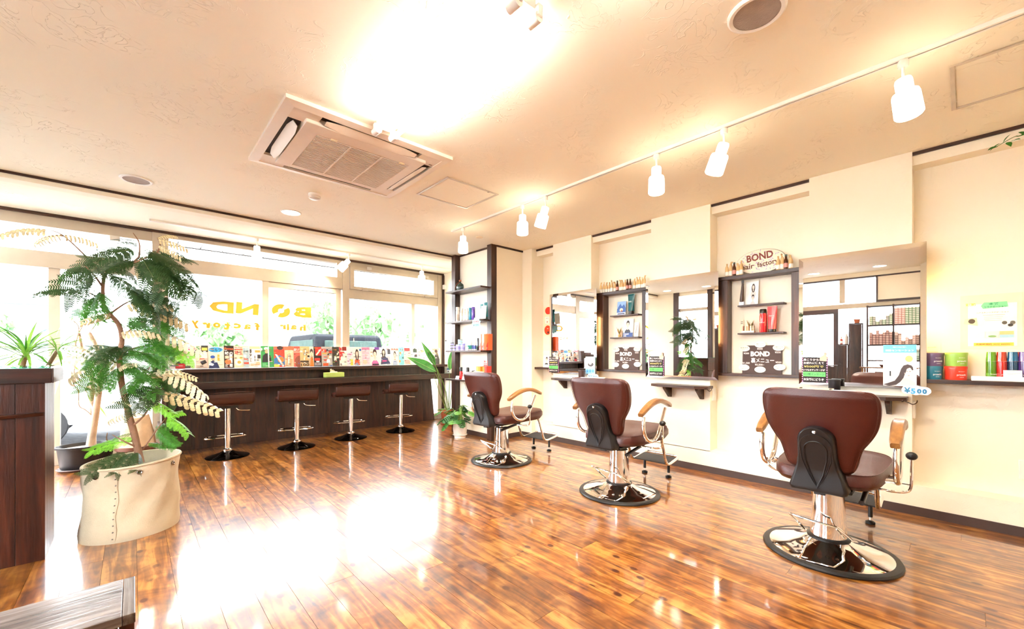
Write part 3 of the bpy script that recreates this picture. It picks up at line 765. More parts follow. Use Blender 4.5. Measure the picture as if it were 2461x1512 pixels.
# corner blocks, dark outlets and swing louvres
for cx0, cx1 in ((X0 + 0.055, X0 + 0.21), (X1 - 0.21, X1 - 0.055)):
    for cy0, cy1 in ((Y0 + 0.055, Y0 + 0.19), (Y1 - 0.19, Y1 - 0.055)): lr(cx0, cx1, cy0, cy1, H - 0.026, H, 'corner_block', ACM())
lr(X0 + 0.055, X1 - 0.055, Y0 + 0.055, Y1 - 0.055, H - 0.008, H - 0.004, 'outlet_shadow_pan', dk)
def louvre(x0, x1, y0, y1, along, tilt):
    L = (x1 - x0) if along == 'x' else (y1 - y0); w = 0.062
    sec = []
    rows = []
    for i in range(13):
        u = i / 12; g = 0.55 + 0.45 * min(1, math.sin(PI * u) * 2.2)
        s = -L / 2 + L * u
        rows.append([(s, -w / 2 * g, 0), (s, w / 2 * g, 0.010), (s, w / 2 * g, 0.014), (s, -w / 2 * g, 0.004)])
    cx_, cy_ = (x0 + x1) / 2, (y0 + y1) / 2
    M = T((cx_, cy_, H - 0.040)) @ (R(0, 'Z') if along == 'x' else R(PI / 2, 'Z')) @ R(tilt, 'X')
    MB().loft(rows, ACM(), False, True, True, M).build('louvre', None, ac)
louvre(X0 + 0.24, X1 - 0.24, Y0 + 0.075, Y0 + 0.125, 'x', -0.5); louvre(X0 + 0.24, X1 - 0.24, Y1 - 0.125, Y1 - 0.075, 'x', 0.35)
louvre(X0 + 0.07, X0 + 0.13, Y0 + 0.22, Y1 - 0.22, 'y', 0.6); louvre(X1 - 0.13, X1 - 0.07, Y0 + 0.22, Y1 - 0.22, 'y', -0.5)
# suction panel with fine slats
PX0, PX1, PY0, PY1 = 0.752, 1.555, 2.612, 3.332; GX0, GX1, GY0, GY1 = 0.85, 1.478, 2.725, 3.283
b = MB()
oc = [(PX0, PY0), (PX1, PY0), (PX1, PY1), (PX0, PY1)]; ic = [(GX0, GY0), (GX1, GY0), (GX1, GY1), (GX0, GY1)]
v = [(x, y, H - 0.004) for x, y in oc] + [(x, y, H - 0.046) for x, y in oc] + [(x, y, H - 0.048) for x, y in ic] + [(x, y, H - 0.034) for x, y in ic]
f = []
for r in range(3):
    for j in range(4): k = (j + 1) % 4; f.append((r * 4 + k, r * 4 + j, (r + 1) * 4 + j, (r + 1) * 4 + k))
pn = b.add(v, f, ACM()).build('suction_panel', None, ac, 0.004)
box('grille_backing', (GX0, GY0, H - 0.034), (GX1, GY1, H - 0.031), col('6d5743', 0.8), pn)
ns = 30; sm_ = None
for k in range(ns):
    y = GY0 + (k + 0.5) * (GY1 - GY0) / ns
    if sm_ is None:
        s0 = MB().box((GX0, -0.0055, H - 0.050), (GX1, 0.0035, H - 0.036), ACM()).build('slat', None, pn, loc=(0, y, 0)); sm_ = s0.data
    else: link('slat', sm_, pn, loc=(0, y, 0))
for x in (GX0 + (GX1 - GX0) * 0.34, GX0 + (GX1 - GX0) * 0.68): box('divider', (x - 0.005, GY0, H - 0.052), (x + 0.005, GY1, H - 0.034), ACM(), pn)
for x in (0.93, 1.40): box('panel_clip', (x, GY0 - 0.012, H - 0.052), (x + 0.04, GY0 + 0.004, H - 0.046), col('f4e6bd', 0.4), pn)
box('maker_badge', (1.60, Y0 + 0.16, H - 0.0272), (1.625, Y0 + 0.175, H - 0.026), col('8a7460', 0.4), ac)

# fluorescent fittings: two tubes on a slim white base, in line
def fluorescent(y0, y1, label):
    t = thing('fluorescent_fitting', label, 'ceiling light', (1.135, (y0 + y1) / 2, H), 0, 'fluorescent fittings in line on the ceiling')
    L = (y1 - y0) / 2
    MB().box((-0.050, -L, -0.045), (0.050, L, 0), WHITEP()).build('base_channel', None, t, 0.004)
    for x in (-0.055, 0.055):
        MB().tube([(x, -L + 0.03, -0.075), (x, L - 0.03, -0.075)], 0.0145, 14, glow('fffaf2', LAMP_FLUO)).build('tube_lamp', None, t)
        for s in (-1, 1):
            sk = MB().tube([(x, s * (L - 0.045), -0.075), (x, s * (L + 0.012), -0.075)], 0.021, 14, WHITEP()).build('lamp_socket', None, t)
            MB().box((x - 0.012, s * L - 0.02, -0.075), (x + 0.012, s * L + 0.005, -0.03), WHITEP()).build('socket_arm', None, sk)
fluorescent(1.150, 2.400, 'twin-tube fluorescent light beside the air conditioner')
fluorescent(-0.30, 0.95, 'twin-tube fluorescent light at the top edge of the picture')

# track lights
def track(name, label, p0, p1, z):
    t = thing(name, label, 'track rail', p0)
    d = Vector(p1) - Vector(p0); L = d.length; rz = math.atan2(d.y, d.x); t.rotation_euler = (0, 0, rz)
    b = MB().box((0, -0.017, -0.019), (L, -0.005, 0), WHITEP()).box((0, 0.005, -0.019), (L, 0.017, 0), WHITEP()).box((0, -0.005, -0.006), (L, 0.005, 0), col('2a1d16', 0.6))
    b.build('rail', None, t); box('end_cap', (-0.012, -0.019, -0.021), (0.006, 0.019, 0), WHITEP(), t, 0.003)
    box('feed_cap', (L - 0.006, -0.019, -0.021), (L + 0.03, 0.019, 0), WHITEP(), t, 0.003)
track('track_rail', 'long white lighting track running beside the mirror wall', (2.70, -0.70, H), (2.70, 3.93, H), H)
track('track_rail', 'shorter white lighting track above the window counter', (0.14, 5.69, AZ), (3.86, 5.69, AZ), AZ)
def spot(x, y, z, tilt, az, label, group, s=1.0, power=None):
    t = thing('track_spotlight', label, 'spotlight', (x, y, z - 0.019), 0, group)
    MB().lathe([(0.019, -0.034), (0.021, -0.028), (0.021, -0.006), (0.016, 0.0)], 18, WHITEP()).build('track_adapter', None, t)
    MB().lathe([(0.0065, -0.095), (0.0065, -0.03)], 12, WHITEP()).build('stem', None, t)
    hd = bpy.data.objects.new('lamp_head', None); COL.objects.link(hd); hd.parent = t
    Mx = R(az, 'Z') @ R(tilt, 'Y')
    hd.location = (0, 0, -0.092); hd.rotation_euler = Mx.to_euler()
    MB().lathe([(0.010, 0.006), (0.030, 0.0), (0.033, -0.010), (0.033, -0.070)], 24, glow('fff0d8', LAMP_SPOT * 0.4)).build('lamp_neck', None, hd)
    MB().lathe([(0.033, -0.062), (0.049, -0.068), (0.052, -0.080), (0.054, -0.175), (0.048, -0.183), (0.0, -0.186)], 28, glow('ffeccb', power or LAMP_SPOT)).build('lamp_shade', None, hd)
    ld = bpy.data.lights.new('lamp_bulb', 'SPOT'); ld.energy = SPOT_WATTS; ld.color = (1.0, 0.88, 0.72); ld.spot_size = math.radians(125); ld.spot_blend = 0.6; ld.shadow_soft_size = 0.045
    lo = bpy.data.objects.new('lamp_bulb', ld); COL.objects.link(lo); lo.parent = hd; lo.location = (0, 0, -0.195)
G1, G2 = 'spotlights on the track by the mirrors', 'spotlights on the track over the counter'
for k, (y, tl, az, lb) in enumerate(((3.748, 0.0, 0, 'glowing white track spotlight at the far end of the mirror track'), (2.80, 0.0, 0, 'glowing white track spotlight second from the far end of the mirror track'),
        (2.505, 0.40, -PI / 2, 'tilted glowing track spotlight in the far pair on the mirror track'), (1.452, 0.0, 0, 'upright glowing track spotlight in the near pair on the mirror track'),
        (1.003, 0.36, -PI / 2, 'tilted glowing track spotlight in the near pair on the mirror track'), (0.195, -0.12, -PI / 2, 'largest glowing track spotlight nearest the camera, below the ceiling hatch'))):
    spot(2.70, y, H, tl, az, lb, G1)
for x, tl, az, lb in ((1.092, 0.0, 0, 'glowing spotlight over the counter nearest the tall tree'), (2.183, 0.75, -0.6, 'tilted glowing spotlight before the window mullion'), (3.311, 0.0, 0, 'glowing spotlight over the counter nearest the corner shelves')):
    spot(x, 5.69, AZ, tl, az, lb, G2)

# recessed discs
def disc(name, label, cat, x, y, r, parts):
    t = thing(name, label, cat, (x, y, H)); parts(t, r); return t
def speaker_parts(t, r):
    MB().lathe([(r, 0.0), (r, -0.006), (r * 0.93, -0.011), (r * 0.80, -0.009)], 40, WHITEP(), None, False).build('bezel', None, t)
    MB().lathe([(r * 0.81, -0.002), (r * 0.81, -0.007), (r * 0.4, -0.004), (0.0, -0.003)], 40, col('a89a90', 0.8, 0, 0.1, 0.3)).build('grille', None, t)
disc('ceiling_speaker', 'round ceiling speaker with grey grille above the entrance plants', 'speaker', 0.022, 4.530, 0.105, speaker_parts)
disc('ceiling_speaker', 'large round ceiling speaker with grey grille near the camera', 'speaker', 1.905, 0.580, 0.108, speaker_parts)
def down_parts(t, r):
    MB().lathe([(r, 0.0), (r, -0.004), (r * 0.88, -0.008), (r * 0.86, -0.002)], 36, WHITEP(), None, False).build('ring', None, t)
    MB().lathe([(r * 0.87, -0.003), (r * 0.5, -0.006), (0.0, -0.007)], 32, glow('ffeccc', LAMP_DOWN)).build('diffuser', None, t)
for x, y, lb in ((1.165, 4.535, 'lit round downlight below the air conditioner, nearest the window'), (-0.86, 4.48, 'lit downlight over the plants by the left wall'), (-0.86, 3.62, 'lit downlight over the reception desk'),
                 (-0.88, 1.78, 'lit downlight near the entrance door, farther one'), (-0.88, 0.91, 'lit downlight before the dye shelf, nearer one')):
    disc('downlight', lb, 'downlight', x, y, 0.093, down_parts)
sd = thing('smoke_detector', 'small white smoke detector between air conditioner and downlight', 'smoke detector', (1.19, 3.885, H))
MB().lathe([(0.052, 0.0), (0.052, -0.018), (0.048, -0.020)], 28, WHITEP()).build('mount', None, sd)
MB().lathe([(0.047, -0.019), (0.046, -0.038), (0.034, -0.046), (0.0, -0.047)], 28, col('d9d3ca', 0.3)).build('sensor', None, sd)
lidd = thing('blank_plate', 'plain cream round cap on the ceiling before the corner post', 'cover plate', (3.095, 3.965, H))
MB().lathe([(0.042, 0.0), (0.040, -0.006), (0.0, -0.007)], 24, col('eddcbb', 0.5)).build('plate_disc', None, lidd)
def hatch(x0, x1, y0, y1, label):
    t = thing('ceiling_hatch', label, 'access hatch', ((x0 + x1) / 2, (y0 + y1) / 2, H)); a, c = (x1 - x0) / 2, (y1 - y0) / 2
    for n, (p, q) in (('frame_bar', ((-a, -c), (a, -c + 0.018))), ('frame_bar', ((-a, c - 0.018), (a, c))), ('frame_bar', ((-a, -c + 0.018), (-a + 0.018, c - 0.018))), ('frame_bar', ((a - 0.018, -c + 0.018), (a, c - 0.018)))):
        box(n, (p[0], p[1], -0.007), (q[0], q[1], 0), col('cfc4b4', 0.35, 0.35), t, 0.002)
    box('hatch_panel', (-a + 0.024, -c + 0.024, -0.003), (a - 0.024, c - 0.024, 0), CEILM(), t)
    MB().lathe([(0.010, 0), (0.010, -0.006), (0, -0.007)], 14, col('a59a8b', 0.3, 0.7)).build('latch', None, t, loc=(a - 0.11, -c + 0.012, -0.003))
hatch(1.848, 2.39, 2.78, 3.263, 'square ceiling hatch with metal rim beside the air conditioner')
hatch(2.962, 3.50, -0.48, 0.048, 'square ceiling hatch at the right edge above the nearest spotlight')

# ================================================================ mirrors
def frame_x(y, z, x): return frame((x, y, z), (0, -1, 0), (0, 0, 1))    # face that looks at -X: local x runs towards -Y
def make_mirror(yc, label):
    t = thing('wall_mirror', label, 'mirror', (0, yc, 0), 0, 'frameless mirrors on the pilasters')
    w, z0, z1, X = 0.366, 0.876, 1.888, 3.975; bv = 0.030
    b = MB()
    o = [(X + 0.0065, w, z0), (X + 0.0065, -w, z0), (X + 0.0065, -w, z1), (X + 0.0065, w, z1)]
    i = [(X, w - bv, z0 + bv), (X, -w + bv, z0 + bv), (X, -w + bv, z1 - bv), (X, w - bv, z1 - bv)]
    b.add(i, [(0, 1, 2, 3)], mirror_mat()); b.build('glass', None, t)
    b = MB()
    for k in range(4): j = (k + 1) % 4; b.add([o[k], o[j], i[j], i[k]], [(0, 1, 2, 3)], mirror_mat())
    b.build('faceted_edge', None, t)
    box('backing_board', (X + 0.0068, -w + 0.002, z0 + 0.002), (X + 0.012, w - 0.002, z1 - 0.002), col('4c4a48', 0.6), t)
    box('mount', (X + 0.012, -0.25, z0 + 0.1), (A, 0.25, z1 - 0.1), CREAM(), t)
    for s in (-1, 1):   # lamp tubes tucked behind the mirror's sides
        MB().tube([(X + 0.055, s * 0.322, 1.22), (X + 0.055, s * 0.322, 1.56)], 0.009, 10, glow('ffcf8a', LAMP_GLOW)).build('back_lamp', None, t)
    return t
make_mirror(0.537, 'large frameless mirror behind the nearest chair, reflecting dye shelves')
make_mirror(1.895, 'frameless mirror in the middle, reflecting the tall potted tree')
make_mirror(3.255, 'frameless mirror farthest away, reflecting the magazine rack')

# ledges under the mirrors
def ledge(yc, label, hook):
    t = thing('mirror_ledge', label, 'shelf', (0, yc, 0), 0, 'ledges under the mirrors')
    poly = [(A, 0.282), (3.89, 0.282), (3.835, 0.18), (3.835, -0.18), (3.89, -0.282), (A, -0.282)]
    MB().prism([(x, y) for x, y in reversed(poly)], 0.796, 0.822, dark_wood('y')).build('board', None, t, 0.002)
    for y in (-0.19, 0.13):
        b = MB(); M = frame((0, y + 0.02, 0), (1, 0, 0), (0, 0, 1))
        b.prism([(A, 0.69), (A, 0.795), (3.875, 0.795), (3.885, 0.775), (3.985, 0.69)], 0.0, 0.028, dark_wood('z'), M); b.build('bracket', None, t)
    if hook:
        k = MB().ball((3.885, -0.262, 0.800), 0.009, 10, col('3a2a22', 0.3, 0.6))
        k.tube(spline([(3.885, -0.27, 0.800), (3.865, -0.295, 0.790), (3.85, -0.315, 0.782), (3.845, -0.333, 0.795), (3.845, -0.336, 0.812)], 4), 0.0028, 6, col('3a2a22', 0.3, 0.6)); k.build('hook', None, t)
ledge(0.545, 'dark wooden ledge under the nearest mirror, with a small hook', True)
ledge(1.870, 'dark wooden ledge under the middle mirror', True)
ledge(3.235, 'dark wooden ledge under the farthest mirror', False)
# cups on the ledges
def cup(loc, h_, label):
    t = thing('tool_cup', label, 'cup', loc)
    MB().lathe([(0.0, 0.0), (0.031, 0.0), (0.036, 0.006), (0.038, 0.105), (0.0355, 0.105), (0.033, 0.012), (0.0, 0.010)], 28, col(h_, 0.35)).build('cup_body', None, t)
    MB().lathe([(0.0385, 0.093), (0.040, 0.096), (0.040, 0.106), (0.0355, 0.107)], 28, col(h_, 0.3), None, False).build('cup_rim', None, t)
cup((3.905, 0.660, 0.8222), '17151a', 'black tool cup on the ledge under the nearest mirror')
cup((3.905, 3.045, 0.8222), '4a342f', 'brown tool cup on the ledge under the farthest mirror')

# chalk notices hanging at the mirrors' lower left corners
def chalk(yc, z0, label):
    t = thing('chalk_notice', label, 'notice board', (3.968, yc, z0), 0, 'chalk notices on the mirrors'); w, h_ = 0.165, 0.20
    M = frame((0, w / 2, 0), (0, -1, 0), (0, 0, 1))
    MB().box((0, -w / 2, 0), (0.004, w / 2, h_), col('231b1c', 0.7)).build('board', None, t)
    b = MB()
    b.art([('r', 0.03, 0.235, 0.92, 0.42, '5fcf5a'), ('t', '肩こりからの', 0.42, 0.90, 0.10, 'f1e9e4', 0.74), ('t', 'お疲れに備えて', 0.46, 0.77, 0.10, 'f1e9e4', 0.80), ('t', '¥500円で', 0.46, 0.63, 0.105, 'cdbb62', 0.78),
           ('t', 'いつものマッサージが', 0.47, 0.495, 0.09, 'f1e9e4', 0.86), ('t', '10分間マッサージ', 0.46, 0.325, 0.10, '1d5a30', 0.84), ('t', 'お気軽にどうぞ', 0.46, 0.12, 0.11, 'f1e9e4', 0.8)], w, h_, M); b.build('chalk_writing', None, t)
    b = MB()
    for k in range(11):
        for xx in (0.012, 0.975):
            b.art([('p', [(xx - 0.025, k / 11 + 0.03), (xx + 0.02, k / 11 + 0.01), (xx + 0.02, k / 11 + 0.075), (xx - 0.025, k / 11 + 0.055)], 'e58fc0')], w, h_, M, 0.001)
    b.build('lace_print', None, t)
    b = MB(); b.prism([(0.70, 0.86), (0.95, 0.84), (1.0, 1.0), (0.93, 1.06), (0.96, 1.16), (0.88, 1.20), (0.84, 1.08), (0.70, 1.0)], 0.001, 0.003, col('e6bfa6', 0.6), M @ Matrix.Diagonal((w, h_, 1, 1))); b.build('hand_cutout', None, t)
chalk(0.795, 0.895, 'black chalk notice with pink lace edge on the nearest mirror')
chalk(2.135, 0.895, 'black chalk notice with pink lace edge on the middle mirror')
chalk(3.540, 0.885, 'black chalk notice with pink lace edge on the farthest mirror')

# posters and price clouds at the mirrors' lower right corners
def hair_poster(yc, z0, w, h_, label):
    t = thing('salon_poster', label, 'poster', (3.968, yc, z0)); M = frame((0, w / 2, 0), (0, -1, 0), (0, 0, 1))
    MB().box((0, -w / 2, 0), (0.002, w / 2, h_), col('f7f7f5', 0.4)).build('sheet', None, t)
    b = MB().art([('r', 0, 0.80, 1, 1, '6fbfe6'), ('r', 0, 0.74, 1, 0.81, 'b5def2'), ('t', '炭酸センセーション', 0.5, 0.865, 0.05, 'ffffff', 0.86), ('t', '炭酸でうるおう髪へ', 0.5, 0.945, 0.03, 'ffffff', 0.4), ('r', 0.08, 0.69, 0.62, 0.695, '8d8d8d'), ('r', 0.08, 0.655, 0.5, 0.66, '9d9d9d'), ('r', 0.08, 0.61, 0.55, 0.615, '9d9d9d'), ('r', 0.08, 0.53, 0.4, 0.535, '9d9d9d'), ('r', 0.08, 0.47, 0.42, 0.475, '9d9d9d'),
        ('e', 0.78, 0.66, 0.11, 0.075, 'cfe37a'), ('p', [(0.52, 0.02), (0.55, 0.14), (0.62, 0.20), (0.78, 0.20), (0.96, 0.10), (0.99, 0.02)], 'f5dcc8'), ('p', [(0.0, 0.03), (0.16, 0.07), (0.36, 0.13), (0.48, 0.26), (0.55, 0.42), (0.62, 0.50), (0.74, 0.53), (0.86, 0.50), (0.91, 0.40), (0.88, 0.39), (0.78, 0.44), (0.68, 0.34), (0.62, 0.20), (0.52, 0.10), (0.40, 0.03), (0.2, 0.0)], '43302a'),
        ('e', 0.76, 0.34, 0.115, 0.125, 'f6dfce'), ('p', [(0.63, 0.36), (0.66, 0.48), (0.78, 0.51), (0.89, 0.47), (0.90, 0.41), (0.80, 0.45), (0.72, 0.42), (0.67, 0.30)], '43302a'), ('r', 0.70, 0.355, 0.745, 0.365, '4a3a36'), ('r', 0.79, 0.355, 0.835, 0.365, '4a3a36'), ('r', 0.745, 0.255, 0.80, 0.268, 'd98a84'), ('r', 0.20, 0.24, 0.245, 0.36, '2d2d2d')], w, h_, M); b.build('poster_print', None, t)
hair_poster(0.305, 0.895, 0.172, 0.290, 'poster of a long-haired woman on the nearest mirror')
t = thing('salon_poster', 'small pale blue poster with a reclining head on the farthest mirror', 'poster', (3.968, 2.968, 0.885)); w, h_ = 0.135, 0.205; M = frame((0, w / 2, 0), (0, -1, 0), (0, 0, 1))
MB().box((0, -w / 2, 0), (0.002, w / 2, h_), col('cfe8f0', 0.4)).build('sheet', None, t)
MB().art([('r', 0, 0.82, 1, 1, 'a5d8ea'), ('r', 0.2, 0.90, 0.8, 0.93, 'ffffff'), ('p', [(0, 0.42), (1, 0.42), (1, 0.80), (0, 0.80)], 'e9d9cf'), ('e', 0.55, 0.55, 0.30, 0.12, '2c211e'), ('e', 0.50, 0.63, 0.16, 0.10, 'f0cdb6'), ('p', [(0.1, 0.70), (0.5, 0.78), (0.9, 0.80), (0.1, 0.80)], 'ffffff'), ('r', 0, 0, 1, 0.40, '8cc4e6'), ('e', 0.2, 0.18, 0.13, 0.09, '4a8fd0'), ('e', 0.5, 0.18, 0.13, 0.09, '4a8fd0'), ('e', 0.8, 0.18, 0.13, 0.09, '4a8fd0')], w, h_, M).build('poster_print', None, t)
def price_cloud(yc, zc, label, s=1.0):
    t = thing('price_cloud', label, 'price sign', (3.960, yc, zc)); M = frame((0, 0, 0), (0, -1, 0), (0, 0, 1)) @ Matrix.Diagonal((s, s, 1, 1))
    pts = []
    for cx_, cy_, r, a0, a1 in ((0.055, 0.0, 0.036, -1.3, 1.5), (0.0, 0.012, 0.034, 0.9, 2.3), (-0.05, 0.005, 0.038, 1.2, 5.0), (0.0, -0.006, 0.032, 4.0, 5.4)):
        pts += [(cx_ + r * math.cos(a0 + (a1 - a0) * i / 10), cy_ + r * 0.95 * math.sin(a0 + (a1 - a0) * i / 10)) for i in range(11)]
    MB().prism(pts, 0, 0.003, col('f6f8fa', 0.4), M).build('cloud_card', None, t)
    b = MB().text('¥', -0.052, 0.002, 0.062, col('2f82ad', 0.5), M, 0.0036, bold=0.03).text('5', -0.016, -0.004, 0.06, col('4aa6d6', 0.5), M, 0.0038, bold=0.05).text('0', 0.02, -0.003, 0.05, col('2f7fae', 0.5), M, 0.0036, bold=0.06).text('0', 0.052, -0.003, 0.05, col('2f7fae', 0.5), M, 0.004, bold=0.06)
    b.build('price_lettering', None, t)
price_cloud(0.222, 0.868, 'white cloud-shaped price card reading 500 yen under the nearest mirror', 0.82)
price_cloud(2.925, 0.853, 'white cloud-shaped price card reading 500 yen under the farthest mirror', 0.9)

# ================================================================ wooden niches between the pilasters
def niche(y0, y1, which, deep):
    t = thing('wall_niche', 'dark framed wall niche with two slim shelves, ' + which, 'wall shelf', (0, 0, 0), 0, 'framed niches between the mirrors')
    X = 4.065
    box('top_board', (X - 0.012, y0 + 0.002, 1.806), (AR, y1 - 0.002, 1.838), dark_wood('y'), t, 0.002)
    box('bottom_rail', (X, y0 + 0.002, 0.918), (AR, y1 - 0.002, 0.943), dark_wood('y'), t, 0.002)
    box('side_post', (X, y1 - 0.135, 0.9435), (AR, y1 - 0.002, 1.8055), dark_wood('z'), t, 0.002)
    box('side_post', (X, y0 + 0.002, 0.9435), (AR, y0 + 0.135, 1.8055), dark_wood('z'), t, 0.002)
    a0, a1 = y0 + 0.195, y1 - 0.215
    for z in (1.565, 1.312):
        box('slim_shelf', (4.085, a0, z - 0.014), (AR, a1, z), dark_wood('y'), t, 0.0015)
    return a0, a1
n2 = niche(0.841, 1.616, 'the one below the oval shop sign', 0)
n1 = niche(2.219, 2.990, 'the one between farthest and middle mirrors', 0)

# paper-wrapped and bare bottles standing on the niches
_bt = {}
def wrapped_bottle(loc, k, label, group):
    t = thing('wrapped_bottle', label, 'bottle', loc, random.uniform(0, 6), group)
    rnd = random.Random(k); key = k % 4
    hh = (0.112, 0.125, 0.118, 0.132)[key]
    if ('w', key) not in _bt:
        prof = [(0.0, 0), (0.0145, 0.0), (0.0155, 0.004), (0.016, hh * 0.45), (0.0152, hh * 0.55), (0.0115, hh * 0.72), (0.0075, hh * 0.82)]
        rows = []
        for r, z in prof: rows.append([((r * (1 + 0.08 * math.sin(j * 2.3 + z * 90))) * math.cos(2 * PI * j / 14), r * (1 + 0.08 * math.sin(j * 2.3 + z * 90)) * math.sin(2 * PI * j / 14), z) for j in range(14)])
        bend = 0.006 * (1 if key % 2 else -1)
        for q, (r, z) in enumerate(((0.0065, 0.86), (0.008, 0.93), (0.0095, 1.0))):
            rows.append([(bend * (q + 1) / 2 + r * (1 + 0.45 * math.sin(j * 2.1)) * math.cos(2 * PI * j / 14), r * (0.5 + 0.3 * math.cos(j * 1.7)) * math.sin(2 * PI * j / 14), hh * z + 0.006 * math.sin(j * 2.6)) for j in range(14)])
        b1 = MB().loft(rows, col('d8b47c', 0.8, 0, 0.15))
        b2 = MB().lathe([(0.0166, 0.006), (0.0167, hh * 0.36)], 18, col('f0efe6', 0.6), None, False)
        for q in range(5): b2.add([(0.0169 * math.cos(a), 0.0169 * math.sin(a), z) for a, z in ((q * 1.25, 0.010), (q * 1.25 + 0.25, 0.010), (q * 1.25 + 1.0, hh * 0.33), (q * 1.25 + 0.75, hh * 0.33))], [(0, 1, 2, 3)], col('23402f', 0.6))
        _bt[('w', key)] = (b1.build('paper_wrap', None, t), b2.build('paper_label', None, t))
    else:
        for src in _bt[('w', key)]: o = src.copy(); COL.objects.link(o); o.parent = t
def bare_bottle(loc, label, group):
    t = thing('beer_bottle', label, 'bottle', loc, random.uniform(0, 6), group)
    if 'b' not in _bt:
        p = MB().lathe([(0.0, 0), (0.0135, 0.0), (0.0148, 0.004), (0.0148, 0.062), (0.0128, 0.078), (0.0085, 0.092), (0.0075, 0.118), (0.0, 0.119)], 18, col('4a2410', 0.12)).build('glass_body', None, t)
        c = MB().lathe([(0.0088, 0.108), (0.0092, 0.122), (0.0, 0.123)], 14, col('1f3d2c', 0.3)).build('cap', None, t)
        l = MB().lathe([(0.0151, 0.014), (0.0151, 0.050)], 18, col('c98a7e', 0.5), None, False).build('label', None, t)
        _bt['b'] = (p, c, l)
    else:
        for src in _bt['b']: o = src.copy(); COL.objects.link(o); o.parent = t
def bottle_row(ys, x, z, kinds, where, group):
    for k, (y, kd) in enumerate(zip(ys, kinds)):
        xx = x + (0.004 if k % 2 else -0.004)
        if kd == 'w': wrapped_bottle((xx, y, z), k + int(y * 10), 'tan paper-wrapped bottle, %s from the window side %s' % (ORD[k], where), group)
        else: bare_bottle((xx, y, z), 'bare brown bottle, %s from the window side %s' % (ORD[k], where), group)
_ys1 = [at_x(u, 700, 4.09).y for u in (1444, 1450.5, 1457.5, 1463.5, 1470.5, 1477, 1483.5, 1490.5, 1496, 1501.5, 1507.5, 1513.5, 1525, 1531, 1537, 1543, 1549)]
bottle_row(_ys1, 4.095, 1.8382, 'wwwwwwbwwwbbwwwww', 'on the niche by the farthest mirror', 'bottles on the niche by the farthest mirror')
_ys2 = [at_x(u, 650, 4.085).y for u in (1748.5, 1757, 1766, 1774.5, 1783)]
bottle_row(_ys2, 4.075, 1.8382, 'wwbww', 'left of the oval sign', 'bottles left of the oval sign')
_ys3 = [at_x(u, 640, 4.085).y for u in (1871.5, 1880.5, 1890, 1901)]
bottle_row(_ys3, 4.075, 1.8382, 'wwbw', 'right of the oval sign', 'bottles right of the oval sign')

# oval shop sign
c_ = at_x(1827, 625, 4.12)
t = thing('oval_sign', 'oval cream shop sign with brown mosaic lettering on the niche top', 'sign', (4.110, c_.y, 1.8385)); t.rotation_euler = (0, 0.10, 0.03)
a_, b_ = 0.192, 0.108; M = frame((0, 0, b_), (0, -1, 0), (0, 0, 1))
MB().prism([(a_ * math.cos(2 * PI * i / 48), b_ * math.sin(2 * PI * i / 48)) for i in range(48)], -0.012, 0.0, col('f3e6cf', 0.6), M).build('sign_board', None, t)
MB().tube([tuple(M @ Vector((a_ * math.cos(2 * PI * i / 48), b_ * math.sin(2 * PI * i / 48), -0.004))) for i in range(48)], 0.003, 6, col('33261f', 0.5), True).build('sign_edge', None, t)
bb_ = MB(); rr = random.Random(3)
for k in range(70):
    r, a = math.sqrt(rr.random()) * 0.93, rr.random() * 2 * PI; x, y = a_ * r * math.cos(a), b_ * r * math.sin(a); q = rr.random() * PI
    bb_.add([(x + 0.008 * math.cos(q) - 0.003 * math.sin(q), y + 0.008 * math.sin(q) + 0.003 * math.cos(q), 0.0005), (x - 0.008 * math.cos(q) - 0.003 * math.sin(q), y - 0.008 * math.sin(q) + 0.003 * math.cos(q), 0.0005), (x - 0.008 * math.cos(q) + 0.003 * math.sin(q), y - 0.008 * math.sin(q) - 0.003 * math.cos(q), 0.0005), (x + 0.008 * math.cos(q) + 0.003 * math.sin(q), y + 0.008 * math.sin(q) - 0.003 * math.cos(q), 0.0005)], [(0, 1, 2, 3)], col('b9a3c4', 0.6), False, M)
bb_.build('confetti_print', None, t)
MB().text('BOND', -0.005, 0.045, 0.088, col('7a3324', 0.6), M, 0.002, w=0.21, bold=0.03, rot=0.10).text('hair', -0.100, -0.035, 0.066, col('6a4028', 0.6), M, 0.002, w=0.105, bold=0.02, rot=0.05).text('factory', 0.060, -0.028, 0.062, col('6a4028', 0.6), M, 0.002, w=0.165, bold=0.02, rot=0.12).build('sign_lettering', None, t)

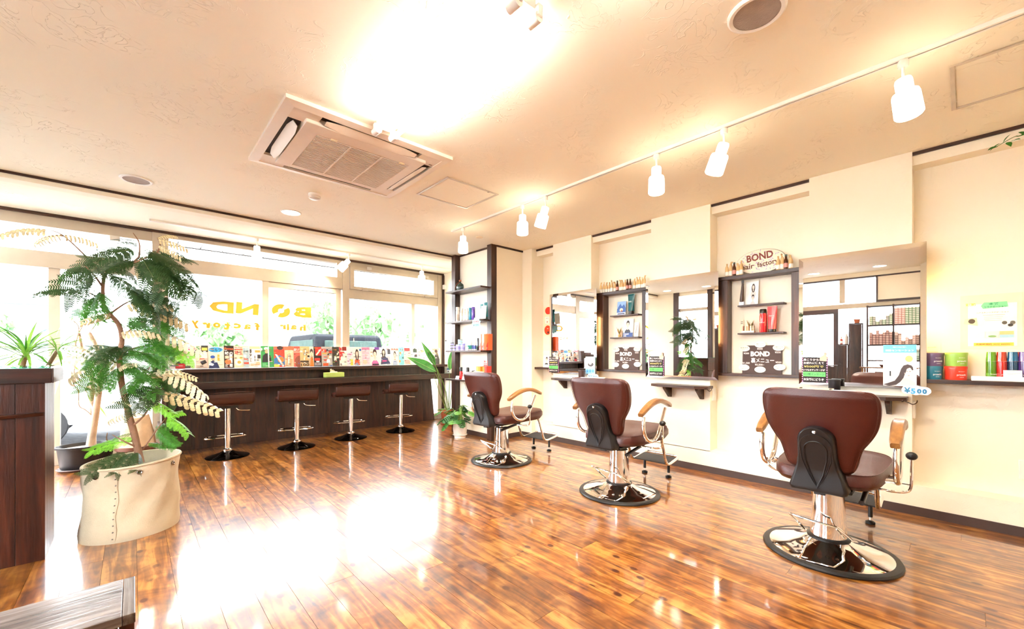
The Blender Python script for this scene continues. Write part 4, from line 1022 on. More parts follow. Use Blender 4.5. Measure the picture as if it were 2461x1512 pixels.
# menu boards in the niches
def menu_board(yc, label, s=1.0):
    t = thing('menu_board', label, 'menu board', (4.150, yc, 0.9435)); t.rotation_euler = (0, 0.06, 0); w, h_ = 0.315, 0.225; M = frame((0, w / 2, 0.03), (0, -1, 0), (0, 0, 1))
    MB().box((0.0, -w / 2, 0.0), (0.005, w / 2, 0.03 + h_), col('4d3a35', 0.7)).build('board', None, t)
    b = MB().text('BOND', 0.46 * w, 0.66 * h_, 0.058, col('f6f0ea', 0.6), M, 0.0006, w=0.155, bold=0.05).text('裏メニュー', 0.52 * w, 0.40 * h_, 0.048, col('f6f0ea', 0.6), M, 0.0006, w=0.185, bold=0.02)
    for tx, ty, sx in (('¥300', 0.10, 0.68), ('¥500', 0.45, 0.86), ('¥500', 0.90, 0.72), ('¥1,500', 0.10, 0.28), ('¥3,500~', 0.45, 0.22), ('¥500', 0.92, 0.33)): b.text(tx, ty * w, sx * h_, 0.022, col('e8e0da', 0.6), M, 0.0006, bold=0.02)
    b.build('chalk_lettering', None, t)
    for k, (cx_, cy_, cc) in enumerate(((0.05, 0.88, 'eff1e0'), (0.46, 1.03, 'eef3e4'), (0.92, 0.90, 'edf0de'), (0.05, 0.10, 'f3f3ea'), (0.47, 0.03, 'eaf1df'), (0.95, 0.14, 'f4f4ee'))):
        m2 = M @ T((cx_ * w, cy_ * h_, 0.003))
        bl = MB().prism([(0.045 * math.cos(2 * PI * i / 24), 0.028 * math.sin(2 * PI * i / 24)) for i in range(24)], 0, 0.0025, col(cc, 0.6), m2).build('menu_bubble', None, t)
        MB().text(('髪質改善', '炭酸シャンプー', '前髪カット', 'ヘッドスパ', 'トリートメント', '眉カット')[k], 0, 0.006, 0.012, col('55603f', 0.6), m2, 0.0032, w=0.066).text(('かみツヤ', 'すっきり', '10分', '20分', 'うるおい', '整え')[k], 0, -0.010, 0.010, col('6d735a', 0.6), m2, 0.0032, w=0.04).build('bubble_writing', None, bl)
menu_board(1.225, 'brown chalk menu board with paper bubbles in the niche below the oval sign')
menu_board(2.600, 'brown chalk menu board with paper bubbles in the niche by the farthest mirror')

# small things on the niche shelves
def card(name, label, cat, loc, w, h_, base, elems, lean=0.12, rz=0.0):
    t = thing(name, label, cat, loc, rz); t.rotation_euler = (0, lean, rz); M = frame((0, w / 2, 0), (0, -1, 0), (0, 0, 1))
    MB().box((0, -w / 2, 0), (0.0025, w / 2, h_), col(base, 0.4)).build('card_sheet', None, t)
    MB().art(elems, w, h_, M).build('card_print', None, t); return t
def tube_bottle(name, label, cat, loc, w, h_, body, cap, txt=None, tcol='ffffff', group=None, d=0.4, capz=0.16, rz=0.0):
    """squeeze tube standing on its cap: round cap below, flat crimped end above"""
    t = thing(name, label, cat, loc, rz, group)
    MB().lathe([(0.0, 0), (w * 0.36, 0.0), (w * 0.38, h_ * 0.02), (w * 0.36, h_ * capz), (0, h_ * capz)], 20, col(cap, 0.3)).build('cap', None, t)
    rows = []
    for u in (0, 0.1, 0.35, 0.7, 0.93, 1.0):
        rx = w * (0.40 + 0.10 * u); ry = w * (0.38 * (1 - u) + 0.02); z = h_ * (capz + (1 - capz) * u)
        rows.append([(ry * math.cos(2 * PI * j / 20), rx * math.sin(2 * PI * j / 20), z) for j in range(20)])
    bd = MB().loft(rows, col(body, 0.25, 0, 0.04, 0, 0, 0.4)).build('tube_body', None, t)
    if txt: MB().text(txt, 0, 0, h_ * 0.10, col(tcol, 0.4), frame((-w * 0.34, 0, h_ * 0.62), (0, -1, 0), (0, 0, 1)), 0.0, w=w * 0.5).build('tube_lettering', None, bd)
    return t
def round_bottle(name, label, cat, loc, r, h_, body, cap, capf=0.2, txt=None, tcol='ffffff', group=None, neck=0.55, pump=False, lab=None, trans=0.0):
    t = thing(name, label, cat, loc, 0, group); hb = h_ * (1 - capf)
    MB().lathe([(0, 0), (r * 0.92, 0), (r, h_ * 0.02), (r, hb * 0.86), (r * 0.9, hb * 0.95), (r * neck, hb), (0, hb)], 22, col(body, 0.22, 0, 0.04, 0, trans, 0.3)).build('bottle_body', None, t)
    cr = r * (neck if neck < 0.8 else neck)
    MB().lathe([(0, hb), (cr * 1.02, hb), (cr * 1.02, h_ * 0.97), (cr * 0.85, h_), (0, h_)], 20, col(cap, 0.28)).build('cap', None, t)
    if pump: MB().tube([(0, 0, h_), (0, 0, h_ * 1.10), (-r * 1.4, 0, h_ * 1.09)], r * 0.2, 8, col(cap, 0.3)).build('pump_spout', None, t)
    if lab: MB().lathe([(r * 1.012, h_ * 0.10), (r * 1.012, hb * 0.62)], 22, col(lab, 0.4), None, False).build('label', None, t)
    if txt: MB().text(txt, 0, 0, h_ * 0.07, col(tcol, 0.4), frame((-r * 1.02, 0, h_ * 0.42), (0, -1, 0), (0, 0, 1)), 0.0, w=r * 1.2).build('bottle_lettering', None, t)
    return t
SZ1, SZ2 = 1.5652, 1.3122
def person_art(x, y, s, hair, skin, shirt, long=False):
    e = [('p', [(x - 0.32 * s, y - 0.62 * s), (x - 0.28 * s, y - 0.36 * s), (x - 0.10 * s, y - 0.26 * s), (x + 0.10 * s, y - 0.26 * s), (x + 0.28 * s, y - 0.36 * s), (x + 0.32 * s, y - 0.62 * s)], shirt)]
    if long: e.append(('e', x, y - 0.08 * s, 0.22 * s, 0.30 * s, hair))
    e += [('r', x - 0.05 * s, y - 0.30 * s, x + 0.05 * s, y - 0.1 * s, skin), ('e', x, y + 0.05 * s, 0.17 * s, 0.18 * s, hair), ('e', x, y, 0.125 * s, 0.17 * s, skin),
          ('p', [(x - 0.14 * s, y + 0.03 * s), (x - 0.12 * s, y + 0.17 * s), (x, y + 0.22 * s), (x + 0.12 * s, y + 0.17 * s), (x + 0.14 * s, y + 0.03 * s), (x + 0.06 * s, y + 0.10 * s), (x - 0.06 * s, y + 0.10 * s)], hair),
          ('r', x - 0.07 * s, y - 0.005 * s, x - 0.02 * s, y + 0.012 * s, '2a2020'), ('r', x + 0.02 * s, y - 0.005 * s, x + 0.07 * s, y + 0.012 * s, '2a2020'), ('r', x - 0.035 * s, y - 0.10 * s, x + 0.035 * s, y - 0.085 * s, 'b5605a')]
    return e
# farthest niche
yA = at_x(1493, 745, 4.13).y; yB = at_x(1518, 745, 4.13).y
card('picture_card', 'blue and white mountain picture card on the upper shelf of the farther niche', 'card', (4.125, yA, SZ1), 0.115, 0.16, 'dfe8f4', [('r', 0, 0.55, 1, 1, '8fb7e6'), ('p', [(0, 0.45), (0.35, 0.85), (0.55, 0.62), (0.75, 0.78), (1, 0.5), (1, 0.2), (0, 0.2)], '3c66ad'), ('e', 0.5, 0.38, 0.2, 0.13, 'f2dfc9'), ('r', 0.1, 0.06, 0.9, 0.14, '32406a'), ('e', 0.55, 0.30, 0.1, 0.07, 'b06a4a')])
tube_bottle('hair_cream_tube', 'tall teal squeeze tube with black cap on the upper shelf of the farther niche', 'tube', (4.125, yB, SZ1), 0.085, 0.225, '0e5f66', '131516', 'SHAMPOO', 'dfeee8')
yA = at_x(1486, 790, 4.13).y; yB = at_x(1509, 790, 4.13).y; yC = at_x(1523, 790, 4.13).y
card('business_card_holder', 'clear holder of pale cards on the lower shelf of the farther niche', 'card holder', (4.120, yA, SZ2), 0.105, 0.075, 'e9dfd0', [('r', 0.05, 0.1, 0.3, 0.9, 'd8c7b5'), ('r', 0.36, 0.1, 0.62, 0.9, 'efe7dc'), ('r', 0.68, 0.1, 0.95, 0.9, 'c9b7a3')])
def mini_plant(loc, label):
    t = thing('dried_sprig', label, 'dried plant', loc)
    MB().lathe([(0, 0), (0.014, 0), (0.016, 0.03), (0.013, 0.032), (0, 0.03)], 14, col('b89a68', 0.7)).build('sprig_pot', None, t)
    for k in range(6):
        a = k * 1.05; MB().tube([(0, 0, 0.03), (0.012 * math.cos(a), 0.012 * math.sin(a), 0.06), (0.03 * math.cos(a), 0.03 * math.sin(a), 0.092 + 0.012 * (k % 3))], [0.003, 0.006, 0.001], 6, col(('8a6a3c', '5d6b34', 'b08a55')[k % 3], 0.7)).build('sprig_leaf', None, t)
mini_plant((4.105, at_x(1489, 790, 4.11).y, SZ2 + 0.0), 'little dried sprig in front of the card holder in the farther niche')
card('hair_poster_card', 'dark-suited man on a hair colour card on the lower shelf of the farther niche', 'card', (4.125, yB, SZ2), 0.125, 0.205, 'f2f2ee', person_art(0.45, 0.70, 1.0, '2a2220', 'eccdb4', '2f3848') + [('r', 0, 0, 1, 0.24, '27498a'), ('t', 'Cobalt', 0.33, 0.17, 0.10, 'ffffff', 0.55), ('t', 'Ash', 0.2, 0.07, 0.10, 'ffffff', 0.3)])
card('hair_swatch_card', 'plain white card with grey streak behind the suited man card', 'card', (4.146, yC + 0.004, SZ2), 0.10, 0.165, 'f4f3ef', [('p', [(0.6, 0.25), (0.7, 0.25), (0.85, 0.8), (0.75, 0.82)], 'b9b3ad')])
# nearer niche
yA = at_x(1806, 700, 4.13).y; yB = at_x(1786, 710, 4.12).y
card('hairstyle_card', 'white card with two dark bob hairstyles on the upper shelf below the oval sign', 'card', (4.130, yA, SZ1), 0.105, 0.215, 'f4f2ee', person_art(0.60, 0.76, 0.62, '3a2c27', 'efd6c6', 'd9cfc8', True) + person_art(0.60, 0.30, 0.62, '33271f', 'efd6c6', 'cfc6c4'))
t = thing('hair_swatch', 'hanging brown hair swatch with black clip beside the hairstyle card', 'hair swatch', (4.112, yB, SZ1))
MB().tube([(0, 0, 0.20), (0, 0.003, 0.14), (0, 0.008, 0.05), (0, 0.010, 0.03)], [0.009, 0.013, 0.019, 0.016], 10, col('3f2a22', 0.4)).build('hair_strand', None, t)
MB().box((-0.006, -0.009, 0.185), (0.006, 0.009, 0.228), BLACKP()).build('clip', None, t, 0.002); MB().box((-0.012, -0.012, 0.0), (0.012, 0.028, 0.032), col('cfd8ea', 0.4)).build('swatch_base', None, t, 0.002)
yA = at_x(1800, 780, 4.12).y
t = thing('vial_box', 'small display box of clear vials on the lower shelf below the oval sign', 'display box', (4.105, yA, SZ2))
box('tray', (-0.02, -0.052, 0), (0.02, 0.052, 0.018), col('efe6d6', 0.5), t, 0.002)
for k in range(5): MB().lathe([(0, 0.018), (0.0085, 0.018), (0.0085, 0.062), (0, 0.064)], 12, col(('c9a27a', 'e3cdb2', 'b98a62', 'dcc4a6', '8f5a44')[k], 0.15)).build('vial', None, t, loc=(0, -0.042 + k * 0.021, 0))
mini_plant((4.140, yA - 0.006, SZ2), 'little dried sprig behind the vial box below the oval sign')
card('price_flag', 'tiny cream flag card behind the vials, window side', 'card', (4.15, at_x(1781, 770, 4.14).y, SZ2 + 0.0), 0.03, 0.125, 'f2e3c9', [('r', 0.2, 0.7, 0.8, 0.75, '5a4a3a'), ('r', 0.2, 0.82, 0.8, 0.87, '5a4a3a')])
round_bottle('shampoo_bottle', 'red shampoo bottle with black cap on the lower shelf below the oval sign', 'bottle', (4.115, at_x(1834, 780, 4.115).y, SZ2), 0.029, 0.205, 'cf1f2b', '141212', 0.19, 'lebel', 'ffffff', neck=0.92)
tube_bottle('treatment_tube', 'red squeeze tube with black cap on the lower shelf below the oval sign', 'tube', (4.115, at_x(1856, 780, 4.115).y, SZ2), 0.078, 0.225, 'e0484c', '141212', 'treatment', 'f6e6e2', capz=0.11)
for y, z, lb in ((0.985, 1.40, 'blank white memo card standing at the shelf end below the oval sign'),):
    pass

# ================================================================ right-hand shelf with colour-coded products
rs = thing('product_shelf', 'long dark wooden shelf under the taped wall poster', 'shelf')
box('shelf_board', (4.0, YB + 0.6, 0.921), (AR, 0.238, 0.9475), dark_wood('y'), rs, 0.002)
box('shelf_batten', (AR - 0.03, YB + 0.6, 0.86), (AR, 0.238, 0.921), CREAM(), rs)
ty = at_x(2334, 910, 4.02).y
tr = thing('display_tray', 'low white display tray on the long dark shelf', 'tray'); box('tray_body', (4.005, ty - 0.75, 0.9477), (4.158, ty, 0.9755), WHITEP(), tr, 0.004); box('tray_lip', (4.004, ty - 0.748, 0.970), (4.012, ty - 0.002, 0.978), WHITEP(), tr, 0.002)
def tub(u, z, r, h_, c, label):
    X = 4.075; y = at_x(u, 890, X).y
    t = thing('hair_mask_tub', label, 'tub', (X, y, z), 0, 'stacked hair mask tubs')
    MB().lathe([(0, 0), (r * 0.92, 0), (r * 0.94, 0.003), (r * 0.97, h_ * 0.80), (0, h_ * 0.80)], 36, col(c, 0.3)).build('tub_body', None, t)
    MB().lathe([(r * 0.9, h_ * 0.79), (r * 1.0, h_ * 0.79), (r * 1.005, h_ * 0.97), (r * 0.97, h_), (0, h_ * 0.995)], 36, col(c, 0.28)).build('lid', None, t)
    b = MB(); wmt = col('eef0ee', 0.5)
    for tx, zz, sz, ww in (('proedit', 0.36, 0.016, 0.9), ('hair treatment', 0.62, 0.006, 0.6), ('soft fit', 0.20, 0.006, 0.4)):
        v, f_, bb = text_geo(tx, 0.02); W = r * ww; q = []
        for p in v:
            a = ((p[0] - (bb[0] + bb[1]) / 2) / (bb[1] - bb[0])) * (W / r) ; zc = h_ * zz + (p[1] - (bb[2] + bb[3]) / 2) * sz; ang = PI + 0.55 + a
            q.append((r * 0.985 * math.cos(ang), r * 0.985 * math.sin(ang), zc))
        b.add(q, f_, wmt)
    b.build('tub_lettering', None, t)
tub(2241, 0.9477, 0.052, 0.090, '2d7f96', 'teal hair mask tub, lower of the stack beside the nearest mirror')
tub(2243, 1.0379, 0.053, 0.090, '6d5878', 'purple hair mask tub, upper of the stack beside the nearest mirror')
tub(2297, 0.9477, 0.055, 0.091, 'f0402a', 'red hair mask tub under a green one')
tub(2298, 1.0389, 0.055, 0.091, '9bc455', 'green hair mask tub on top of the red one')
def fancy_bottle(u, c1, c2, label, X=4.06):
    y = at_x(u, 870, X).y; t = thing('styling_bottle', label, 'bottle', (X, y, 0.9757), 0, 'coloured clear styling bottles'); h_ = 0.158; r = 0.0235 if X < 4.1 else 0.022
    MB().lathe([(0, 0), (r, 0), (r, h_ * 0.62), (0, h_ * 0.62)], 28, col(c2, 0.08, 0, 0.03, 0, 0.25, 0.6)).build('bottle_body', None, t)
    MB().lathe([(r * 1.01, h_ * 0.625), (r * 0.86, h_ * 0.995), (0, h_)], 28, col(c1, 0.06, 0, 0.03, 0, 0.45, 0.6)).build('clear_cap', None, t)
    MB().lathe([(r * 1.006, 0.006), (r * 1.006, 0.022)], 28, col(c2, 0.4), None, False).build('foot_band', None, t)
    MB().text('proedit', 0, 0, 0.011, col('f1f4ef', 0.5), frame((-r * 0.86, r * -0.54, 0.014), (0.53, -0.85, 0), (0, 0, 1)), 0.001, w=0.04, bold=0.02).build('bottle_lettering', None, t)
fancy_bottle(2382, '7cc22e', '5f9d1c', 'green clear styling bottle at the tray end nearest the mirror')
fancy_bottle(2407, 'f0502e', 'd8271c', 'red clear styling bottle between green and blue ones')
fancy_bottle(2434, '1f7fae', '12405f', 'blue clear styling bottle behind the small white sign')
fancy_bottle(2461, '7a3fa0', '54307a', 'purple clear styling bottle cut by the right edge')
fancy_bottle(2446, 'f06a3a', 'e8431f', 'orange clear styling bottle at the back of the tray', 4.128)
card('price_card', 'small white card sign standing before the blue bottle', 'card', (4.008, at_x(2434, 893, 4.01).y, 0.978), 0.075, 0.042, 'f5f3ef', [('t', 'proedit', 0.45, 0.85, 0.12, '555555', 0.35), ('r', 0.12, 0.55, 0.88, 0.60, '9a9a9a'), ('r', 0.2, 0.38, 0.8, 0.43, '9a9a9a'), ('r', 0.3, 0.18, 0.7, 0.22, '9a9a9a')], 0.25)
card('wall_card', 'faint cream product card on the wall above the purple tub', 'card', (AR - 0.003, at_x(2240, 843, AR).y, 1.070), 0.085, 0.125, 'f7ecd9', [('t', 'proedit', 0.5, 0.78, 0.07, 'c9a992', 0.5), ('r', 0.15, 0.50, 0.85, 0.53, 'd8bda8'), ('r', 0.15, 0.36, 0.85, 0.39, 'd8bda8'), ('r', 0.3, 0.15, 0.7, 0.18, 'd8bda8')], 0.0)
p0, p1 = at_x(2321, 722, AR), at_x(2447, 835, AR)
w, h_ = p0.y - p1.y, p0.z - p1.z
t = thing('wall_poster', 'relaxation menu poster in a clear sleeve taped to the wall above the tray', 'poster', (AR - 0.004, (p0.y + p1.y) / 2, p1.z)); M = frame((0, w / 2, 0), (0, -1, 0), (0, 0, 1))
MB().box((0.001, -w / 2 - 0.02, -0.012), (0.002, w / 2 + 0.025, h_ + 0.03), col('f4e4cb', 0.15)).build('plastic_sleeve', None, t)
MB().box((0, -w / 2 + 0.004, 0.01), (0.001, w / 2 - 0.01, h_ * 0.90), col('faf6ee', 0.4)).build('sheet', None, t)
MB().art([('p', [(0.30, 0.86), (0.36, 0.93), (0.80, 0.93), (0.82, 0.82), (0.34, 0.80)], '7fdca0'), ('t', '本格', 0.55, 0.895, 0.05, '2f9a6a', 0.2), ('t', 'リラクゼーション', 0.58, 0.835, 0.04, '2a8a5a', 0.42), ('t', '頭筋', 0.10, 0.90, 0.06, 'eec35a', 0.2), ('t', 'ヘアスキンリラクゼーション', 0.52, 0.72, 0.028, '8c7a5f', 0.62), ('r', 0.34, 0.66, 0.76, 0.67, 'c6beb0'), ('r', 0.36, 0.62, 0.72, 0.63, 'd5cec2'), ('r', 0.36, 0.585, 0.70, 0.595, 'd5cec2'), ('r', 0.38, 0.55, 0.70, 0.56, 'd5cec2'),
    ('p', [(-0.04, 0.50), (0.24, 0.45), (0.22, 0.62), (-0.02, 0.60)], 'efe2b4'), ('e', 0.12, 0.55, 0.07, 0.05, '4d4636'), ('e', 0.75, 0.50, 0.05, 0.035, '5a5648'), ('e', 0.90, 0.50, 0.05, 0.035, '6f6a5c'), ('e', 0.86, 0.45, 0.05, 0.03, '3f3a30'), ('r', 0.14, 0.20, 0.38, 0.33, 'eef3e8'), ('r', 0.40, 0.20, 0.64, 0.33, 'cfe2df'), ('r', 0.66, 0.20, 0.92, 0.26, 'a5cfe0'), ('r', 0.66, 0.26, 0.92, 0.33, 'f2c98a'), ('e', 0.52, 0.23, 0.08, 0.02, '7fae6a'), ('r', 0.16, 0.035, 0.92, 0.10, 'f7d352'), ('t', '所要時間約 30分 ¥2500~', 0.54, 0.068, 0.035, 'b5651f', 0.68)], w, h_, M).build('poster_print', None, t)
# small ledge, photo card and round-dot poster in the far recess
t = thing('corner_ledge', 'short dark ledge in the recess left of the farthest mirror', 'shelf'); box('ledge_board', (4.0, 3.60, 0.918), (AR, 3.915, 0.944), dark_wood('y'), t, 0.002)
b = MB(); b.prism([(AR, 0.84), (AR, 0.917), (4.05, 0.917), (4.06, 0.90)], 0, 0.025, CREAM(), frame((0, 3.76, 0), (1, 0, 0), (0, 0, 1))); b.build('ledge_bracket', None, t)
card('portrait_card', 'white card with a dark-haired man on the short ledge', 'card', (4.06, at_x(1312, 870, 4.06).y, 0.9442), 0.10, 0.155, 'f2ece2', person_art(0.55, 0.66, 1.05, '2a2320', 'e8c9b0', '26262a') + [('r', 0, 0, 1, 0.24, 'f7f3ec'), ('r', 0.3, 0.15, 0.8, 0.18, '8f8a84')], 0.10)
pz = at_x(1308, 808, AR).z
t = thing('dot_poster', 'cream wall poster with red dots and a white label beside the farthest mirror', 'poster', (AR - 0.003, at_x(1318, 770, AR).y, pz)); w, h_ = 0.17, 0.40; M = frame((0, w / 2, 0), (0, -1, 0), (0, 0, 1))
MB().box((0, -w / 2, 0), (0.002, w / 2, h_), col('fbe9c6', 0.5)).build('sheet', None, t)
MB().art([('e', 0.50, 0.86, 0.34, 0.125, 'e23420'), ('r', 0.14, 0.42, 0.62, 0.66, 'fbf6ea'), ('r', 0.25, 0.60, 0.55, 0.61, '7d7467'), ('e', 0.4, 0.48, 0.07, 0.02, 'd0765a'), ('e', 0.44, 0.20, 0.36, 0.16, 'e5461f'), ('r', 0.38, 0.24, 0.52, 0.26, 'f9e0c0'), ('e', 0.5, 0.12, 0.09, 0.04, '3a2a20')], w, h_, M).build('poster_print', None, t)
# switches and sockets
def switch(x0, y0, z0, x1, y1, z1, label):
    t = thing('wall_switch', label, 'switch', ((x0 + x1) / 2, (y0 + y1) / 2, (z0 + z1) / 2)); a, b_, c = (x1 - x0) / 2, (y1 - y0) / 2, (z1 - z0) / 2
    box('plate', (-a, -b_, -c), (a, b_, c), WHITEP(), t, 0.003)
    if b_ < a: box('rocker', (-a * 0.4, -b_ - 0.003, -c * 0.6), (a * 0.4, -b_, c * 0.6), col('e4e0d8', 0.3), t, 0.001)
    else: box('rocker', (-a - 0.003, -b_ * 0.4, -c * 0.6), (-a, b_ * 0.4, c * 0.6), col('e4e0d8', 0.3), t, 0.001)
switch(4.055, 1.604, 0.675, 4.125, 1.616, 0.795, 'white switch plate on the pilaster side by the middle mirror')
switch(4.055, 0.232, 0.665, 4.125, 0.244, 0.785, 'white switch plate on the pilaster side by the nearest mirror')
sy = at_x(2461, 1140, AR).y
switch(AR - 0.012, sy - 0.05, 0.325, AR, sy + 0.022, 0.445, 'white wall socket plate low at the right edge')
# leafy branch over the right-hand cornice
t = thing('trailing_vine', 'green leafy vine tip hanging at the upper right edge', 'plant')
c0 = at_x(2475, 318, 3.98); pts = [c0 + Vector((0.05, -0.35, 0.10)), c0, at_x(2440, 328, 3.95), at_x(2415, 341, 3.94), at_x(2396, 352, 3.93)]
MB().tube(spline(pts, 5), [0.003] * 10 + [0.002] * 11, 6, col('5d7a32', 0.6)).build('vine_stem', None, t)
def simple_leaf(L, W, n=6, fold=0.25, droop=0.2):
    v = []; f = []
    for i in range(n + 1):
        u = i / n; w_ = W * math.sin(PI * min(1, u ** 0.8)) * 0.5 + (0.0 if i in (0, n) else 0.0); x = L * u; z = -droop * L * u * u
        v += [(x, -w_, z + fold * w_), (x, 0, z), (x, w_, z + fold * w_)]
    for i in range(n):
        b_ = i * 3; f += [(b_, b_ + 3, b_ + 4, b_ + 1), (b_ + 1, b_ + 4, b_ + 5, b_ + 2)]
    return v, f
lv, lf = simple_leaf(0.055, 0.026)
vl = MB().add(lv, lf, leaf_mat('2f7a1f'), True); me = None
for u, v_, x_, ang in ((2447, 318, 3.955, 0.4), (2430, 322, 3.95, 2.4), (2420, 342, 3.935, -1.2), (2431, 340, 3.94, -1.0), (2405, 344, 3.93, 2.9), (2398, 352, 3.93, -2.4), (2455, 326, 3.95, -0.9)):
    p = at_x(u, v_, x_); q = Euler((random.uniform(-.6, .6), random.uniform(-.2, .7), -PI / 2 + ang))
    if me is None: o = vl.build('leaf', None, t, loc=p, rot=q); me = o.data
    else: link('leaf', me, t, loc=p, rot=q)

# ================================================================ product shelves on the corner posts
cs = thing('corner_shelf_rack', 'four dark wooden shelves fixed to the two corner posts', 'shelf')
SHZ = [1.990, 1.566, 1.168, 0.775]
for z in SHZ:
    box('shelf_board', (3.245, 4.13, z - 0.022), (3.389, 4.925, z), dark_wood('y'), cs, 0.0015)
    box('shelf_back_strip', (3.391, 4.185, z - 0.022), (3.474, 4.895, z), dark_wood('y'), cs)
def on_shelf(u, k, X=3.31): return Vector((X, at_x(u, 700, X).y, SHZ[k] + 0.0003))
p = on_shelf(1106, 0, 3.33)
t = thing('flask_bottle', 'round dark glass flask with cork and tag on the top corner shelf', 'bottle', p)
MB().lathe([(0, 0), (0.04, 0.0), (0.062, 0.018), (0.070, 0.05), (0.062, 0.082), (0.035, 0.103), (0.017, 0.110), (0.016, 0.132), (0, 0.132)], 30, col('22403a', 0.05, 0, 0.05, 0, 0.5), None, True, (0.55, 1)).build('flask_body', None, t)
MB().lathe([(0.0155, 0.128), (0.017, 0.132), (0.017, 0.148), (0, 0.149)], 18, col('b5683c', 0.7)).build('cork', None, t)
MB().tube(spline([(0, 0.016, 0.12), (-0.02, 0.045, 0.105), (-0.03, 0.075, 0.06), (-0.03, 0.08, 0.02)], 4), 0.004, 6, col('7a3d24', 0.8)).build('neck_cord', None, t)
# second shelf
def rb(u, k, r, h_, body, cap, capf, label, group, **kw):
    X = kw.pop('X', 3.30); return round_bottle('product_bottle', label, 'bottle', on_shelf(u, k, X), r, h_, body, cap, capf, group=group, **kw)
G = 'hair products on the second corner shelf'
rb(1100, 1, 0.026, 0.20, 'ece3da', 'f2ece4', 0.22, 'tallest white bottle at the window end of the second corner shelf', G, neck=0.9, lab='d8c7b5')
rb(1110, 1, 0.022, 0.185, 'efe6dc', 'f4efe8', 0.25, 'tall white bottle behind the mist bottles on the second corner shelf', G, neck=0.9, X=3.37)
for k, u in enumerate((1109, 1116.5, 1123)):
    rb(u, 1, 0.0215, 0.148 + 0.006 * k, 'e9e5d2', 'f1ece2', 0.24, 'cream mist bottle with blue label, %s from the window end' % ORD[k], G, neck=0.62, lab='e3ecea', X=3.285)
rb(1130.5, 1, 0.0225, 0.165, '1583a0', '1583a0', 0.2, 'blue cylinder bottle beside the purple one', G, neck=0.98, X=3.30)
rb(1137.5, 1, 0.0225, 0.17, '5a35a0', '6b49b5', 0.2, 'purple cylinder bottle on the second corner shelf', G, neck=0.98, X=3.30)
tube_bottle('teal_tube', 'teal squeeze tube behind the leaflets, window side', 'tube', on_shelf(1157, 1, 3.36), 0.075, 0.205, '0f7a80', '0c3c40', 'N.', 'e4f0ee', G, capz=0.14)
tube_bottle('teal_tube', 'teal squeeze tube behind the leaflets, near the post', 'tube', on_shelf(1167, 1, 3.335), 0.085, 0.215, '0c6e78', '0c3c40', 'N.', 'e4f0ee', G, capz=0.14)
card('leaflet', 'white leaflet with pale blue streaks on the second corner shelf', 'card', on_shelf(1148, 1, 3.275), 0.10, 0.135, 'f5f3f0', [('p', [(0.2, 0.7), (0.3, 0.75), (0.5, 0.4), (0.45, 0.38)], 'b9cbe4'), ('p', [(0.5, 0.8), (0.6, 0.82), (0.8, 0.5), (0.7, 0.5)], 'b9cbe4'), ('p', [(0.3, 0.35), (0.4, 0.4), (0.7, 0.15), (0.6, 0.12)], 'c5d3e6')], 0.1)
card('leaflet', 'sketched portrait leaflet on the second corner shelf', 'card', on_shelf(1160.5, 1, 3.262), 0.105, 0.165, 'f1e6dc', [('e', 0.5, 0.62, 0.3, 0.22, 'b9bfd4'), ('e', 0.5, 0.55, 0.18, 0.16, 'eed3bf'), ('p', [(0.2, 0.75), (0.5, 0.88), (0.8, 0.72), (0.6, 0.70), (0.4, 0.72)], '6f77a0'), ('t', 'moto', 0.5, 0.2, 0.12, 'b5623c', 0.7)], 0.1)
t = thing('price_burst', 'pale blue starburst price card hanging from the second corner shelf', 'price sign', (3.240, at_x(1144.5, 778, 3.24).y, at_x(1144.5, 778, 3.24).z)); M = frame((0, 0, 0), (0, -1, 0), (0, 0, 1))
MB().prism([((0.098 if i % 2 else 0.076) * math.cos(2 * PI * i / 22), (0.090 if i % 2 else 0.070) * math.sin(2 * PI * i / 22)) for i in range(22)], 0, 0.002, col('86c6cf', 0.5), M).build('burst_card', None, t)
MB().text('¥5400', 0, 0.026, 0.042, col('c43a3a', 0.5), M, 0.0026, w=0.12, bold=0.02).text('¥1000', 0, -0.018, 0.042, col('33414a', 0.5), M, 0.0026, w=0.12, bold=0.02).add([(-0.062, 0.024, 0.003), (0.062, 0.024, 0.003), (0.062, 0.028, 0.003), (-0.062, 0.028, 0.003)], [(0, 1, 2, 3)], col('c43a3a', 0.5), False, M).build('price_lettering', None, t)
# third shelf: jars, slim bottles, boxes
def jar(u, X, z, r, h_, c, lid, label):
    y = at_x(u, 800, X).y; t = thing('wax_jar', label, 'jar', (X, y, z), 0, 'hair wax jars on the third corner shelf')
    MB().lathe([(0, 0), (r, 0), (r, h_ * 0.60), (0, h_ * 0.60)], 22, col(c, 0.3)).build('jar_body', None, t)
    MB().lathe([(r * 0.9, h_ * 0.60), (r * 1.03, h_ * 0.60), (r * 1.03, h_ * 0.97), (r * 0.96, h_), (0, h_)], 22, col(lid, 0.25, 0.2)).build('lid', None, t)
    MB().lathe([(r * 1.008, h_ * 0.12), (r * 1.008, h_ * 0.42)], 22, col('7a6fc0' if lid != '9fb5bd' else '68b8c4', 0.4), None, False).build('jar_label', None, t)
jz = SHZ[2] + 0.0003
for k in range(3): jar(1086, 3.335, jz + k * 0.0385, 0.027, 0.038, 'e6e2ea', '4d4a52', ('bottom', 'middle', 'top')[k] + ' jar of the dark-lidded stack at the window end')
for k in range(2): jar(1093, 3.285, jz + k * 0.0375, 0.026, 0.037, 'dfdbe8', '5c5664', ('lower', 'upper')[k] + ' jar of the two-jar stack near the shelf edge')
for k in range(2): jar(1101.5, 3.285, jz + k * 0.0405, 0.030, 0.040, 'eceaf0', ('7d6fc4', 'c9c6da')[k], ('lower', 'upper')[k] + ' lilac-banded jar before the tall jar stack')
